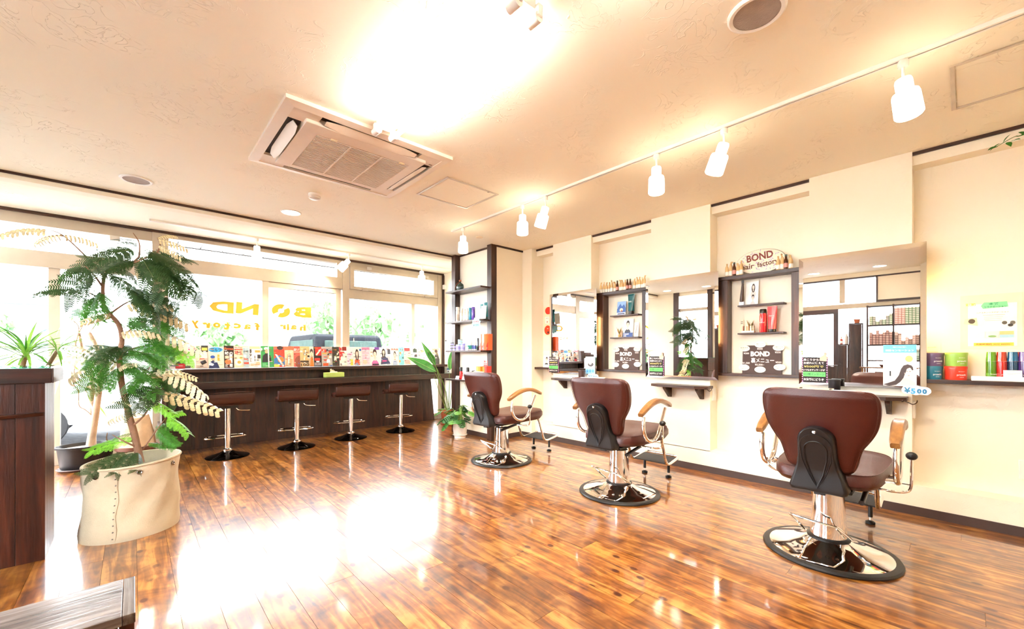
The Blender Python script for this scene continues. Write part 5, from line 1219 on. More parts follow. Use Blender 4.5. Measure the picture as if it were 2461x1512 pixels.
for k in range(4): jar(1106, 3.355, jz + k * 0.0385, 0.031, 0.038, 'e9eef0', '9fb5bd', ('bottom', 'second', 'third', 'top')[k] + ' jar of the tall pale blue stack')
for k in range(2): jar(1112, 3.285, jz + k * 0.0405, 0.030, 0.040, 'eeecf2', ('6a5cc0', '8f86cf')[k], ('lower', 'upper')[k] + ' purple-banded jar beside the slim bottles')
for k in range(3): jar(1117, 3.355, jz + k * 0.0385, 0.028, 0.038, 'eaf0f2', 'b9cdd2', ('bottom', 'middle', 'top')[k] + ' jar of the stack behind the small white sign')
G = 'slim styling bottles on the third corner shelf'
for k, (u, b_, X, h_) in enumerate(((1121, 'e7ecea', 3.36, 0.185), (1125.5, '1f8f7f', 3.29, 0.175), (1131, '2a9a8a', 3.36, 0.185), (1137, '3a4f9a', 3.36, 0.19), (1141.5, '46549c', 3.29, 0.17), (1147, '3f8a4a', 3.37, 0.165), (1153.5, '4a3f8f', 3.37, 0.18))):
    rb(u, 2, 0.0165, h_, 'eeeae8', 'f3efe9', 0.40, 'slim white-capped styling bottle, %s from the window end' % ORD[k], G, neck=0.95, lab=b_, X=X)
rb(1149.5, 2, 0.021, 0.155, '17191c', '1c1e22', 0.3, 'short black styling bottle before the red boxes', G, neck=0.9, X=3.275, txt='GATSBY' if False else None)
def carton(u, k, X, w, d, h_, c1, label, z=None):
    y = at_x(u, 820, X).y; t = thing('product_carton', label, 'box', (X, y, z or SHZ[k] + 0.0003), 0, 'orange and red product cartons')
    box('carton_body', (-d / 2, -w / 2, 0), (d / 2, w / 2, h_), col(c1[0], 0.35), t, 0.001); M = frame((-d / 2, w / 2, 0), (0, -1, 0), (0, 0, 1))
    MB().art([('p', [(0, 0), (1, 0), (1, 0.5), (0, 0.25)], c1[1]), ('p', [(0.05, 0.25), (0.55, 0.35), (0.5, 0.95), (0.05, 0.97)], c1[2]), ('r', 0.15, 0.12, 0.7, 0.15, 'f4d3bf'), ('r', 0.15, 0.08, 0.5, 0.10, 'f4d3bf')], w, h_, M).build('carton_print', None, t)
carton(1158.0, 2, 3.285, 0.042, 0.06, 0.205, ('f09a80', 'd83a28', 'f5c2a8'), 'narrow pale red carton on the third corner shelf')
carton(1165.2, 2, 3.295, 0.046, 0.06, 0.205, ('ef8f6a', 'd33822', 'f7d0b0'), 'middle red carton on the third corner shelf')
carton(1175, 2, 3.338, 0.056, 0.07, 0.207, ('ee5a2a', 'd9271c', 'f2913c'), 'orange-red carton next to the post on the third corner shelf')
card('price_card', 'blank white tent card before the slim bottles', 'card', (3.255, at_x(1121, 835, 3.255).y, jz), 0.055, 0.048, 'f4f3f6', [('r', 0.2, 0.5, 0.8, 0.55, 'd8d6dc')], 0.3)
# fourth shelf
for u, lb in ((1108, 'red hair oil bottle with black cap at the window end of the lowest shelf'), (1124, 'red hair oil bottle with black cap beside the chair back')):
    round_bottle('hair_oil_bottle', lb, 'bottle', on_shelf(u, 3, 3.31), 0.0225, 0.165, 'd01f24', '161314', 0.34, None, group='red hair oil bottles', neck=0.93, lab='e0383a')
round_bottle('hair_oil_bottle', 'black-capped bottle partly hidden by the farthest chair', 'bottle', on_shelf(1138, 3, 3.31), 0.024, 0.125, 'c9242a', '161314', 0.36, group='red hair oil bottles', neck=0.95)
for u, lb in ((1098, 'blank white tent card on the lowest corner shelf, window side'), (1113.5, 'blank white tent card on the lowest corner shelf, beside the chair')):
    card('price_card', lb, 'card', (3.256, at_x(u, 905, 3.256).y, SHZ[3] + 0.0003), 0.075, 0.048, 'f6f5f7', [('r', 0.2, 0.5, 0.8, 0.55, 'd8d6dc')], 0.3)
carton(1155, 3, 3.31, 0.085, 0.08, 0.185, ('f28a2e', 'e0571c', 'f7a858'), 'orange display carton on the lowest corner shelf')
carton(1170, 3, 3.335, 0.090, 0.08, 0.190, ('e8372a', 'd41f22', 'f2862f'), 'red display carton near the post on the lowest corner shelf')
card('header_card', 'small red header card with a tag above the display cartons', 'card', (3.30, at_x(1167, 880, 3.30).y, SHZ[3] + 0.1906), 0.08, 0.07, 'd8483e', [('r', 0.1, 0.55, 0.9, 0.68, 'f6dcd2'), ('r', 0.1, 0.3, 0.9, 0.4, 'f2c2b5'), ('e', 0.7, 0.92, 0.16, 0.2, 'f2d0b0')], 0.02)
# intercom and sensor on the side wall by the window
t = thing('wall_intercom', 'white wall intercom handset on the side wall behind the shelves', 'intercom', (4.003, at_x(1074, 835, 4.0).y, 1.10))
box('intercom_body', (-0.022, -0.045, 0), (0, 0.045, 0.25), WHITEP(), t, 0.006); MB().lathe([(0, 0), (0.014, 0), (0.014, 0.003), (0, 0.003)], 16, col('b5aa98', 0.4)).build('intercom_button', None, t, loc=(-0.022, 0, 0.15), rot=(0, -PI / 2, 0))
box('hook_bracket', (-0.03, -0.02, 0.235), (-0.022, 0.02, 0.262), BLACKP(), t, 0.003)
t = thing('window_sensor', 'small white sensor box beside the upper window corner', 'sensor', (4.003, at_x(1071, 670, 4.0).y, 2.24))
box('sensor_box', (-0.05, -0.03, 0), (0, 0.03, 0.075), WHITEP(), t, 0.004); MB().tube([(-0.01, 0, 0.0), (-0.008, 0.0, -0.9)], 0.003, 6, col('d8cdb5', 0.5)).build('sensor_cable', None, t)

# ================================================================ magazines on the window ledge
_prev = [None]
def mag(u0, u1, base, elems, label, top=0.277, wide=None):
    x0 = at_y(u0, 880, 6.03).x; x1 = at_y(u1, 880, 6.03).x; vis = x1 - x0
    w = wide or max(0.165, vis + 0.02)
    if x0 + w > 3.955: w = 3.955 - x0
    h_ = top; d = 0.0026; tilt = math.radians(4.4)
    y0 = 6.046 if _prev[0] is None else min(6.046, _prev[0][1] + (x0 - _prev[0][0]) * math.tan(tilt) - d - 0.0009)
    _prev[0] = (x0, y0)
    t = thing('magazine', label, 'magazine', (x0, y0, 0.9472), 0, 'magazines on the window ledge')
    t.rotation_euler = (-0.10, 0, tilt)
    box('pages', (0.0, 0, 0), (w - 0.001, d, h_ - 0.001), col('ece7de', 0.6), t)
    M = frame((0, -0.0004, 0), (1, 0, 0), (0, 0, 1))
    MB().box((-0.0005, -0.0004, -0.0003), (w, 0.0, h_), col(base, 0.3, 0, 0.05)).build('cover', None, t)
    # art is laid out over the part that the next magazine leaves visible
    rr_ = random.Random(int(u0)); xs = []
    for _k in range(9):
        xx, yy, ln = rr_.choice((0.04, 0.62, 0.35)), rr_.uniform(0.03, 0.92), rr_.uniform(0.15, 0.33)
        xs.append(('r', xx, yy, xx + ln, yy + rr_.choice((0.012, 0.02, 0.03)), rr_.choice(('2b2b30', '8a2a30', 'f2ede4', '5a6a8a', 'c8902f', '3a3a3a'))))
    elems = elems + xs
    MB().art(elems, min(vis, w), h_, M, 0.0003).build('cover_print', None, t)
def blocks(seed, cols_, n=10):
    r = random.Random(seed); e = []
    for k in range(n):
        x, y = r.random() * 0.8, r.random() * 0.86; w, h_ = 0.1 + r.random() * 0.35, 0.03 + r.random() * 0.12
        e.append(('r', x, y, min(1, x + w), min(1, y + h_), r.choice(cols_)))
    return e
def lines(seed, c, n=6, x0=0.05, x1=0.95, y0=0.1, y1=0.7):
    r = random.Random(seed); return [('r', x0, y0 + (y1 - y0) * k / n, x0 + (x1 - x0) * (0.4 + 0.6 * r.random()), y0 + (y1 - y0) * k / n + 0.022, c) for k in range(n)]
BR, SK = '2f2320', 'ebc9af'
MAGS = [
 (406, 471, 'e9e4e0', [('t', 'Safari', 0.5, 0.88, 0.26, 'e5385a', 0.96)] + person_art(0.52, 0.60, 0.9, BR, 'd9a985', '2f3236') + [('r', 0.62, 0.08, 0.98, 0.4, 'cfcac4'), ('r', 0.25, 0.02, 0.6, 0.22, 'c22430')] + lines(1, '8f8a86', 5, 0.64, 0.96, 0.12, 0.62), 'magazine with pink masthead and dark-haired man, beside the tall tree'),
 (471, 501.6, 'd9c3b0', [('r', 0.45, 0.72, 1, 1, '2b2f26'), ('t', 'S', 0.2, 0.88, 0.2, '2c8a4a', 0.3), ('r', 0.5, 0.78, 0.95, 0.90, 'd8c35a'), ('e', 0.1, 0.62, 0.22, 0.2, '4b3830'), ('r', 0.4, 0.45, 0.95, 0.7, 'e9ddd2'), ('p', [(0.35, 0.30), (0.75, 0.38), (0.9, 0.25), (0.5, 0.15)], '2a2725'), ('r', 0.3, 0.40, 0.7, 0.44, 'd8563a')] + lines(2, 'b0a498', 3, 0.1, 0.9, 0.02, 0.14), 'beige magazine with a black tablet picture'),
 (501.6, 539.6, 'dcd9b8', [('e', 0.48, 0.86, 0.46, 0.12, '2f9bd6'), ('t', 'ゴルフ', 0.5, 0.86, 0.17, '14202c', 0.68), ('e', 0.30, 0.46, 0.12, 0.11, 'd9b08c'), ('e', 0.28, 0.53, 0.15, 0.07, '2a4fa0'), ('p', [(0.02, 0.0), (0.08, 0.28), (0.3, 0.38), (0.56, 0.28), (0.7, 0.05), (0.7, 0)], '1d2c58'), ('p', [(0.0, 0.16), (0.28, 0.12), (0.36, 0.2), (0.1, 0.3)], 'e8ecf2'), ('r', 0.58, 0.36, 0.72, 0.64, 'e6a53a')], 'golf magazine with blue oval masthead and capped player', 0.262),
 (539.6, 563.7, '2a1a15', [('t', 'Press', 0.5, 0.86, 0.14, 'f0713c', 0.9), ('t', '味の', 0.5, 0.66, 0.17, 'f2efe6', 0.8), ('r', 0.1, 0.42, 0.5, 0.55, 'd9b79c'), ('r', 0.55, 0.05, 0.85, 0.6, 'efe6da'), ('e', 0.4, 0.28, 0.32, 0.12, 'c9713f')] + lines(4, 'e9dccd', 3, 0.1, 0.6, 0.05, 0.2), 'black magazine with orange masthead beside the golf one'),
 (563.7, 585.9, 'f0c9a8', [('t', '埼玉', 0.5, 0.68, 0.20, 'd8322c', 0.9), ('t', 'Walker', 0.5, 0.92, 0.10, 'c6283a', 0.9), ('r', 0.05, 0.80, 0.95, 0.86, 'e05a4a'), ('e', 0.52, 0.26, 0.44, 0.15, 'f6ead8'), ('e', 0.55, 0.26, 0.2, 0.07, 'f0a04a'), ('e', 0.75, 0.45, 0.15, 0.06, 'f4c46a')], 'peach gourmet magazine with red masthead and egg dish'),
 (585.9, 600, '9fb2b8', [('t', '作戦', 0.5, 0.80, 0.12, '22302f', 0.9), ('r', 0.1, 0.40, 0.8, 0.46, 'd85a4a'), ('r', 0.1, 0.18, 0.95, 0.28, 'c9503f'), ('e', 0.3, 0.58, 0.25, 0.08, 'cfd9db')], 'narrow grey-blue magazine with two red bars', 0.255),
 (600, 628.7, 'f0e6da', [('r', 0.05, 0.86, 0.95, 0.98, 'd8b48a'), ('t', '暮', 0.14, 0.78, 0.16, '2a2625', 0.22), ('t', 'ら', 0.14, 0.62, 0.16, '2a2625', 0.2), ('t', 'し', 0.14, 0.47, 0.16, '2a2625', 0.18), ('t', 'と', 0.14, 0.33, 0.14, '2a2625', 0.18), ('t', '100', 0.2, 0.14, 0.14, 'd98a4a', 0.34), ('r', 0.70, 0.42, 0.98, 0.60, '2b2b2e'), ('r', 0.45, 0.30, 0.52, 0.55, '4a4a4a'), ('r', 0.5, 0.70, 0.95, 0.80, 'e59a4a'), ('e', 0.75, 0.2, 0.18, 0.08, 'dcae8a')] + lines(7, 'c8a890', 4, 0.42, 0.9, 0.06, 0.3), 'white household magazine with vertical black title'),
 (628.7, 659.8, '2f9148', [('r', 0.02, 0.76, 0.12, 0.9, 'e6efe4'), ('e', 0.42, 0.88, 0.17, 0.07, 'ebe6dc'), ('e', 0.44, 0.76, 0.13, 0.11, 'cf9f7c'), ('p', [(0.08, 0.25), (0.15, 0.55), (0.36, 0.66), (0.55, 0.66), (0.78, 0.52), (0.80, 0.25)], '1d1c26'), ('r', 0.55, 0.02, 0.64, 0.98, 'dff0e2'), ('r', 0.1, 0.05, 0.4, 0.2, '59a86a')], 'green magazine with a bearded man in a white cap'),
 (659.8, 686, 'c9402c', [('r', 0, 0.84, 1, 1, 'e0603f'), ('t', 'バイク', 0.48, 0.74, 0.20, 'e02a24', 0.95), ('p', [(0.0, 0.40), (0.5, 0.58), (1, 0.44), (1, 0.10), (0, 0.10)], '2f6fa8'), ('e', 0.65, 0.36, 0.3, 0.14, 'e07a2f'), ('p', [(0.1, 0.62), (0.3, 0.60), (0.95, 0.05), (0.8, 0.02)], 'f4eee2'), ('r', 0.0, 0.02, 0.5, 0.14, 'd9c14a'), ('e', 0.6, 0.92, 0.3, 0.1, '3a2a24')], 'red motorbike magazine with blue wave picture'),
 (686, 708, 'e7bb98', [('r', 0, 0.80, 1, 1, 'ef6a4a'), ('t', 'HOW TO', 0.5, 0.78, 0.10, 'f6e0c8', 0.9), ('p', [(0.1, 0.08), (0.3, 0.62), (0.6, 0.66), (0.85, 0.3), (0.7, 0.05)], 'c79a74'), ('p', [(0.3, 0.1), (0.42, 0.6), (0.5, 0.6), (0.5, 0.1)], 'efe0cc')], 'tan magazine with an orange top band'),
 (708, 723, 'ea5648', [('e', 0.9, 0.25, 0.8, 0.30, '8a4a3a'), ('r', 0, 0.70, 1, 0.76, 'f3a08a'), ('t', 'RU', 0.5, 0.85, 0.14, 'f3c8b8', 0.8)], 'plain coral red magazine, narrowest of the left half'),
 (723, 746, 'c9a572', blocks(12, ['2b2622', 'efe3cc', '8a6a44', 'e0c89a'], 12) + [('t', '100', 0.5, 0.10, 0.17, '2a2018', 0.9), ('r', 0.0, 0.22, 0.9, 0.30, '3a2a1c')], 'tan gadget magazine marked one hundred'),
 (746, 756, 'e0cdb8', [('e', 0.5, 0.75, 0.4, 0.14, '4a3a34'), ('e', 0.5, 0.62, 0.3, 0.14, 'e8c4a4'), ('p', [(0, 0), (0.2, 0.45), (0.8, 0.45), (1, 0)], 'd8742f')], 'sliver of a magazine with an orange-dressed figure'),
 (756, 775, '2a2426', [('r', 0.2, 0.55, 1, 0.98, 'c22a24'), ('p', [(0.25, 0.6), (0.9, 0.9), (0.95, 0.82), (0.4, 0.55)], 'f0d8c8'), ('r', 0.1, 0.30, 0.8, 0.42, 'd8322c'), ('r', 0.05, 0.05, 0.9, 0.2, '8a8a90'), ('r', 0.3, 0.22, 0.7, 0.28, 'e9e4da')], 'black and red comic magazine'),
 (775, 800.7, 'a8a39c', blocks(15, ['24262c', '3a5a9a', 'c9402c', 'e9e2d6', 'd8a04a'], 14) + person_art(0.62, 0.52, 0.55, BR, 'd9a985', 'e6ebf0') + [('r', 0.1, 0.02, 0.6, 0.16, 'd8562a')], 'crowded sports magazine with a bearded player'),
 (800.7, 817.7, '38332c', blocks(16, ['d8c8a0', '7a8a3a', 'e8e0d0', '1f1d1c', 'b54a2f'], 12), 'dark magazine crowded with small pictures'),
 (817.7, 835.7, 'e8ded2', [('r', 0.0, 0.3, 0.15, 1, 'c8202c'), ('r', 0.4, 0.8, 1, 1, '8a2a24')] + blocks(17, ['2a2a2a', 'c03a34', '8a8078', 'f4efe6'], 12), 'white magazine with a red spine stripe'),
 (835.7, 851, 'f0dce0', [('t', 'O25', 0.5, 0.62, 0.14, 'e070a8', 0.8), ('r', 0.55, 0.02, 0.95, 0.35, 'e8d24a')] + lines(18, 'b09ad0', 6), 'pale pink magazine with a yellow corner'),
 (851, 872, 'f0e2dc', person_art(0.45, 0.66, 1.0, '3b2820', 'f0d0bc', 'd8562f', True) + [('e', 0.85, 0.85, 0.14, 0.06, '3a6ab8'), ('p', [(0.1, 0.0), (0.4, 0.2), (0.7, 0.0)], '8f9ab8')] + lines(19, 'c8b0c8', 3, 0.6, 0.98, 0.1, 0.4), 'magazine with a long-haired woman in an orange top'),
 (872, 892, 'f3d4dc', [('r', 0, 0.85, 1, 1, 'ee9ab8'), ('t', 'steady', 0.5, 0.92, 0.08, 'e0407a', 0.9)] + lines(20, 'd87a9a', 8, 0.05, 0.95, 0.12, 0.8) + [('e', 0.35, 0.2, 0.3, 0.12, 'd8c0a8')], 'pink magazine covered in text lines'),
 (892, 915, 'f1e3dc', person_art(0.5, 0.62, 1.25, '241a1a', 'f4d6c4', 'e86aa8') + [('r', 0.5, 0.86, 1, 1, '7a3fa0'), ('r', 0.2, 0.02, 0.9, 0.09, '2a2430')], 'magazine with a black-bobbed woman in pink'),
 (915, 942, 'e9e6e6', person_art(0.36, 0.74, 0.8, '241a1a', 'f0d0bc', '2f3350', True) + [('p', [(0.05, 0.05), (0.15, 0.42), (0.7, 0.42), (0.95, 0.08)], '3a3f66'), ('r', 0.72, 0.62, 0.98, 0.9, '4a4a54'), ('r', 0.2, 0.2, 0.6, 0.28, 'd84a8a'), ('r', 0.75, 0.25, 0.95, 0.5, 'c9c4cc')], 'magazine with a seated woman in navy'),
 (942, 961, 'efe0d6', [('t', 'aaa', 0.5, 0.90, 0.2, 'e03a34', 0.95)] + person_art(0.5, 0.56, 1.0, '3a2a24', 'f0d0bc', 'a8b4cc'), 'magazine with red masthead and short-haired model'),
 (961, 973, '79c3cc', blocks(24, ['e8f2f0', '2f8f9a', 'e8903a', 'f2e8d8'], 8), 'narrow turquoise magazine between two model covers'),
 (973, 990, 'f0d0c8', [('r', 0.1, 0.8, 0.9, 0.98, 'd8404a'), ('e', 0.5, 0.55, 0.34, 0.2, 'f2d4c2'), ('e', 0.45, 0.18, 0.4, 0.12, 'e8a8a0')] + lines(25, 'd88a8a', 3, 0.1, 0.9, 0.05, 0.3), 'pale pink magazine with red Japanese-style masthead block'),
 (990, 1007, 'e8e2da', [('r', 0.35, 0.72, 0.9, 0.92, '3a4a3f'), ('p', [(0.45, 0.9), (0.6, 0.98), (0.8, 0.9)], '2a352c'), ('r', 0.5, 0.45, 0.9, 0.58, '3a3a44')] + lines(26, 'b8b0a8', 5, 0.05, 0.6, 0.05, 0.5), 'magazine picturing a dark green handbag'),
 (1007, 1026, 'efe6da', lines(27, 'c8bca8', 9, 0.05, 0.95, 0.1, 0.9) + [('e', 0.6, 0.8, 0.2, 0.07, 'd8b48a')], 'plain cream magazine behind the paddle leaf'),
 (1026, 1041, 'f0e0dc', lines(28, 'd8a8a8', 8, 0.1, 0.9, 0.1, 0.9), 'pale rose magazine beside the paddle leaf'),
 (1041, 1060, 'e5d8c4', [('t', 'VERY', 0.5, 0.90, 0.14, '8a7a52', 0.9), ('p', [(0.2, 0.0), (0.35, 0.55), (0.7, 0.75), (0.95, 0.3), (0.9, 0.0)], '4a4644'), ('e', 0.55, 0.80, 0.2, 0.1, '5a4034')], 'last magazine at the window corner, beige with dark coat'),
]
for m_ in MAGS: mag(*m_)
# clear retaining rail in front
t = thing('magazine_rail', 'thin clear retaining bar along the magazine ledge front', 'rail'); box('rail_bar', (0.32, 5.985, 0.9451), (3.94, 5.989, 0.962), pane_mat((0.95, 0.97, 0.97)), t)
# tissue box
p = at_z(821, 908, 0.8018)
t = thing('tissue_box', 'lime green tissue box with a tissue pulled up on the counter', 'tissue box', (p.x, 5.93, 0.8018), math.radians(-2))
M0 = MB().box((-0.125, -0.055, 0), (0.125, 0.055, 0.062), col('b5c765', 0.5)); M0.build('box_body', None, t, 0.004)
MB().box((-0.05, -0.012, 0.062), (0.05, 0.012, 0.0632), col('e8e6da', 0.6)).build('slot', None, t)
rows = []
for i in range(7):
    u = i / 6; rows.append([(-0.055 + 0.11 * j / 10 * (1 - 0.25 * u) + 0.010 * u + 0.006 * math.sin(j * 1.7 + i), 0.018 * math.sin(j * 1.1 + i * 0.9) * u, 0.063 + (0.050 - 0.004 * j) * u + 0.006 * math.sin(j * 2.1) * u) for j in range(11)])
MB().loft(rows, col('efe2d4', 0.8), True, False, False).build('tissue', None, t)
card('counter_photo', 'small seaside picture card at the counter end behind the post', 'card', (3.99, at_x(1078, 900, 3.99).y, 0.8025), 0.12, 0.10, 'eef2f2', [('r', 0, 0.45, 1, 0.75, '8fc0d8'), ('p', [(0, 0.6), (0.4, 0.72), (1, 0.62), (1, 0.5), (0, 0.5)], '3f6f86'), ('e', 0.45, 0.2, 0.2, 0.1, '5a4a40')], 0.08)

# ================================================================ plants
def frond_mesh(kind, seed):
    """a feathery doubly-divided leaf about one unit long; pinnae in pairs, each edged with tiny leaflets"""
    r = random.Random(seed); b = MB()
    dry = kind.startswith('dry')
    cols_ = {'dark': '33522a', 'mid': '427f2a', 'light': '7fc43a', 'dry': 'd9c79a', 'drypale': 'ece2bf'}
    lm = leaf_mat(cols_[kind], 0.45 if kind in ('light', 'mid') else 0.3); st = col('7a6a45' if dry else '5f6d3a', 0.7)
    def spine(u): return Vector((u, 0, 0.10 * math.sin(u * 2.2) - 0.30 * u * u))
    b.tube([spine(i / 8) for i in range(9)], [0.007 - 0.005 * i / 8 for i in range(9)], 5, st)
    npair = 9 if dry else 7
    for k in range(npair):
        u = 0.16 + 0.82 * k / (npair - 1) if not dry else 0.08 + 0.9 * k / (npair - 1)
        o = spine(u); ln = (0.30 + 0.12 * math.sin(PI * (0.2 + 0.7 * u))) * (0.9 if not dry else 0.62) * r.uniform(0.85, 1.1)
        for s in (-1, 1):
            fwd = 0.75 if not dry else 0.55
            d = Vector((fwd * r.uniform(0.8, 1.2), s * 1.0, -0.35 if not dry else -0.2)).normalized(); droop = 0.55 if not dry else 1.5
            side = d.cross(Vector((0, 0, 1))).normalized(); n = 9
            def pp(q): return o + d * ln * q + Vector((0, 0, -droop * ln * q * q * 0.6)) - (d * ln * 0.35 * q * q if dry else Vector())
            if dry:
                v = []; f = []
                for i in range(n + 1):
                    q = i / n; w = 0.035 * (1 if 0 < i < n else 0.35) * (1 + 0.25 * (i % 2)); c = pp(q)
                    v += [c + side * w, c + Vector((0, 0, 0.012)), c - side * w]
                for i in range(n): a = i * 3; f += [(a, a + 3, a + 4, a + 1), (a + 1, a + 4, a + 5, a + 2)]
                b.add(v, f, lm, True)
            else:
                for i in range(n + 3):
                    q = (i + 0.6) / (n + 3); c = pp(q); w = 0.074 * math.sin(PI * (0.18 + 0.75 * q)) + 0.008; tl = ln / (n + 3) * 0.46
                    tg = (pp(min(1, q + 0.05)) - pp(q - 0.05)).normalized()
                    for e in (-1, 1):
                        tip = c + side * e * w + tg * tl * 1.6 + Vector((0, 0, -0.010))
                        b.add([c - tg * tl, tip - tg * tl * 1.1, tip + tg * tl * 0.4, c + tg * tl], [(0, 1, 2, 3)], lm)
    me = bpy.data.meshes.new('frond'); me.from_pydata([tuple(p) for p in b.v], [], b.f)
    for m in b.mats: me.materials.append(m)
    for p, k, g in zip(me.polygons, b.mi, b.sm): p.material_index = k; p.use_smooth = g
    me.update(); return me
FR = {k: [frond_mesh(k, s + 10 * i) for s in range(2)] for i, k in enumerate(('dark', 'mid', 'light', 'dry', 'drypale'))}
def put_frond(parent, p, q, kind, roll=0.0, name='frond', wide=0.85):
    d = q - p; L = d.length * (0.86 if kind in ('light', 'mid') else 1.0); x = d.normalized(); up = Vector((0.1, -0.9, 0.75)); y = up.cross(x).normalized(); z = x.cross(y)
    M = Matrix((x, y, z)).transposed().to_4x4() @ R(roll, 'X'); M.translation = p
    o = link(name, random.choice(FR[kind]), parent); o.matrix_local = M @ Matrix.Diagonal((L, L * wide, L * wide, 1)); return o

# ---- tall feathery tree in a canvas bag
PB = Vector((0.000, 3.585, 0))
bag = thing('canvas_planter', 'off-white canvas bag planter with grommets and a riveted seam', 'planter', PB)
rows = []; rb_ = random.Random(5); NB_ = 56
for i in range(15):
    u = i / 14; z = 0.445 * u
    ring = []
    for j in range(NB_):
        a = 2 * PI * j / NB_; rr_ = 0.222 + 0.006 * math.sin(a * 2 + 0.8) + 0.010 * math.sin(3 * a + 5 * u) * (1 - abs(2 * u - 0.9)) + 0.006 * math.sin(7 * a - 9 * u) * math.sin(PI * u) - 0.014 * math.sin(PI * u) ** 2 + 0.010 * (1 - u)
        if u < 0.06: rr_ *= 0.975
        tiltz = (0.012 * math.cos(a - 0.6)) * u
        ring.append((rr_ * math.cos(a) * 1.03 + 0.010 * (u - 0.5), rr_ * math.sin(a) * 0.93, z + tiltz))
    rows.append(ring)
canv = col('c4b79c', 0.85, 0, 0.06, 0.25)
inner = [[(x * 0.965, y * 0.965, z) for x, y, z in rows[14]], [(x * 0.95, y * 0.95, z) for x, y, z in rows[12]], [(x * 0.93, y * 0.93, z) for x, y, z in rows[9]]]
b = MB().loft(rows + inner, canv, True, True, True); b.build('bag_body', None, bag, sharp=60)
MB().tube([Vector(p) + Vector((0, 0, 0.001)) for p in rows[14]], 0.008, 7, canv, True).build('rolled_rim', None, bag)
MB().add([(x * 0.9, y * 0.9, 0.375) for x, y, z in rows[12]], [tuple(range(NB_))], col('4a382b', 0.95, 0, 0.3, 0.6)).build('soil', None, bag)
aC = math.atan2(-PB.y, -PB.x)      # towards the camera
def on_bag(a, z):
    i = min(14, max(0, z / 0.445 * 14)); i0 = int(i); f_ = i - i0; j = (a / (2 * PI) * NB_) % NB_; j0 = int(j); g = j - j0
    def P_(i_, j_): return Vector(rows[min(14, i_)][j_ % NB_])
    return (P_(i0, j0) * (1 - g) + P_(i0, j0 + 1) * g) * (1 - f_) + (P_(i0 + 1, j0) * (1 - g) + P_(i0 + 1, j0 + 1) * g) * f_
gm_ = col('8a8078', 0.25, 0.9)
for da in (-0.78, 0.12, 0.98, 1.9, 2.7, 3.7):
    p = on_bag(aC + da, 0.408); nrm = Vector((p.x, p.y, 0)).normalized(); M = frame(p + nrm * 0.003, (-nrm.y, nrm.x, 0), (0, 0, 1))
    g = MB().tube([tuple(M @ Vector((0.011 * math.cos(2 * PI * i / 14), 0.011 * math.sin(2 * PI * i / 14), 0))) for i in range(14)], 0.0042, 6, gm_, True).build('grommet', None, bag)
    MB().prism([(0.008 * math.cos(2 * PI * i / 12), 0.008 * math.sin(2 * PI * i / 12)) for i in range(12)], -0.001, 0.0005, col('4c4034', 0.9), M).build('grommet_hole', None, g)
sa = aC - 0.36
MB().tube([on_bag(sa + 0.05 + 0.02 * math.sin(k), 0.02 + 0.41 * k / 14) * 1.0 + Vector((on_bag(sa, 0.2).x, on_bag(sa, 0.2).y, 0)).normalized() * 0.002 for k in range(15)], 0.0022, 5, canv).build('seam', None, bag)
for k in range(10):
    p = on_bag(sa, 0.03 + 0.375 * k / 9.5); nrm = Vector((p.x, p.y, 0)).normalized()
    MB().ball(p + nrm * 0.002, 0.0042, 8, col('6a625a', 0.3, 0.8)).build('rivet', None, bag)
tree = thing('feathery_tree', 'tall feathery-leaved indoor tree with curving trunk in the canvas bag', 'plant', (PB.x, PB.y, 0.374))
def P(u, v, dy=0.0): return at_y(u, v, 3.585 + dy) - tree.location
trunk = [P(338, 1112), P(330, 1075), P(322, 1040), P(312, 1005), P(302, 965), P(294, 930), P(289, 890), P(288, 850), P(293, 815), P(285, 780), P(264, 755), P(250, 735), P(247, 705), P(251, 665), P(270, 648), P(310, 638), P(334, 618)]
bark = col('8f6a52', 0.85, 0, 0.2, 0.4)
MB().tube(spline(trunk, 4), [0.021 - 0.015 * i / (4 * 16) for i in range(4 * 16 + 1)], 10, bark).build('trunk', None, tree)
brs = [[(300, 960), (318, 935), (345, 905), (362, 880)], [(317, 1025), (345, 1000), (368, 965), (395, 930), (415, 905)], [(334, 1090), (352, 1068), (375, 1035), (398, 1005)], [(289, 880), (262, 862), (232, 856)], [(250, 735), (235, 715), (205, 700)], [(247, 690), (225, 660), (200, 635)], [(290, 815), (330, 780), (372, 765), (400, 740)],
       [(288, 850), (320, 838), (362, 828), (395, 818)], [(310, 638), (345, 622), (375, 612)], [(334, 618), (335, 585), (320, 560)], [(264, 755), (300, 730), (335, 715)], [(375, 612), (385, 590), (378, 572)], [(250, 665), (200, 610), (150, 565), (115, 552)], [(330, 1075), (300, 1062), (270, 1045)], [(326, 1060), (262, 1062), (258, 1040)]]
for q in brs:
    MB().tube(spline([P(u, v, 0.04 * math.sin(i * 1.9 + q[0][0])) if i else P(u, v) for i, (u, v) in enumerate(q)], 4), [0.0065 - 0.0045 * i / (4 * (len(q) - 1)) for i in range(4 * (len(q) - 1) + 1)], 6, bark).build('branch', None, tree)
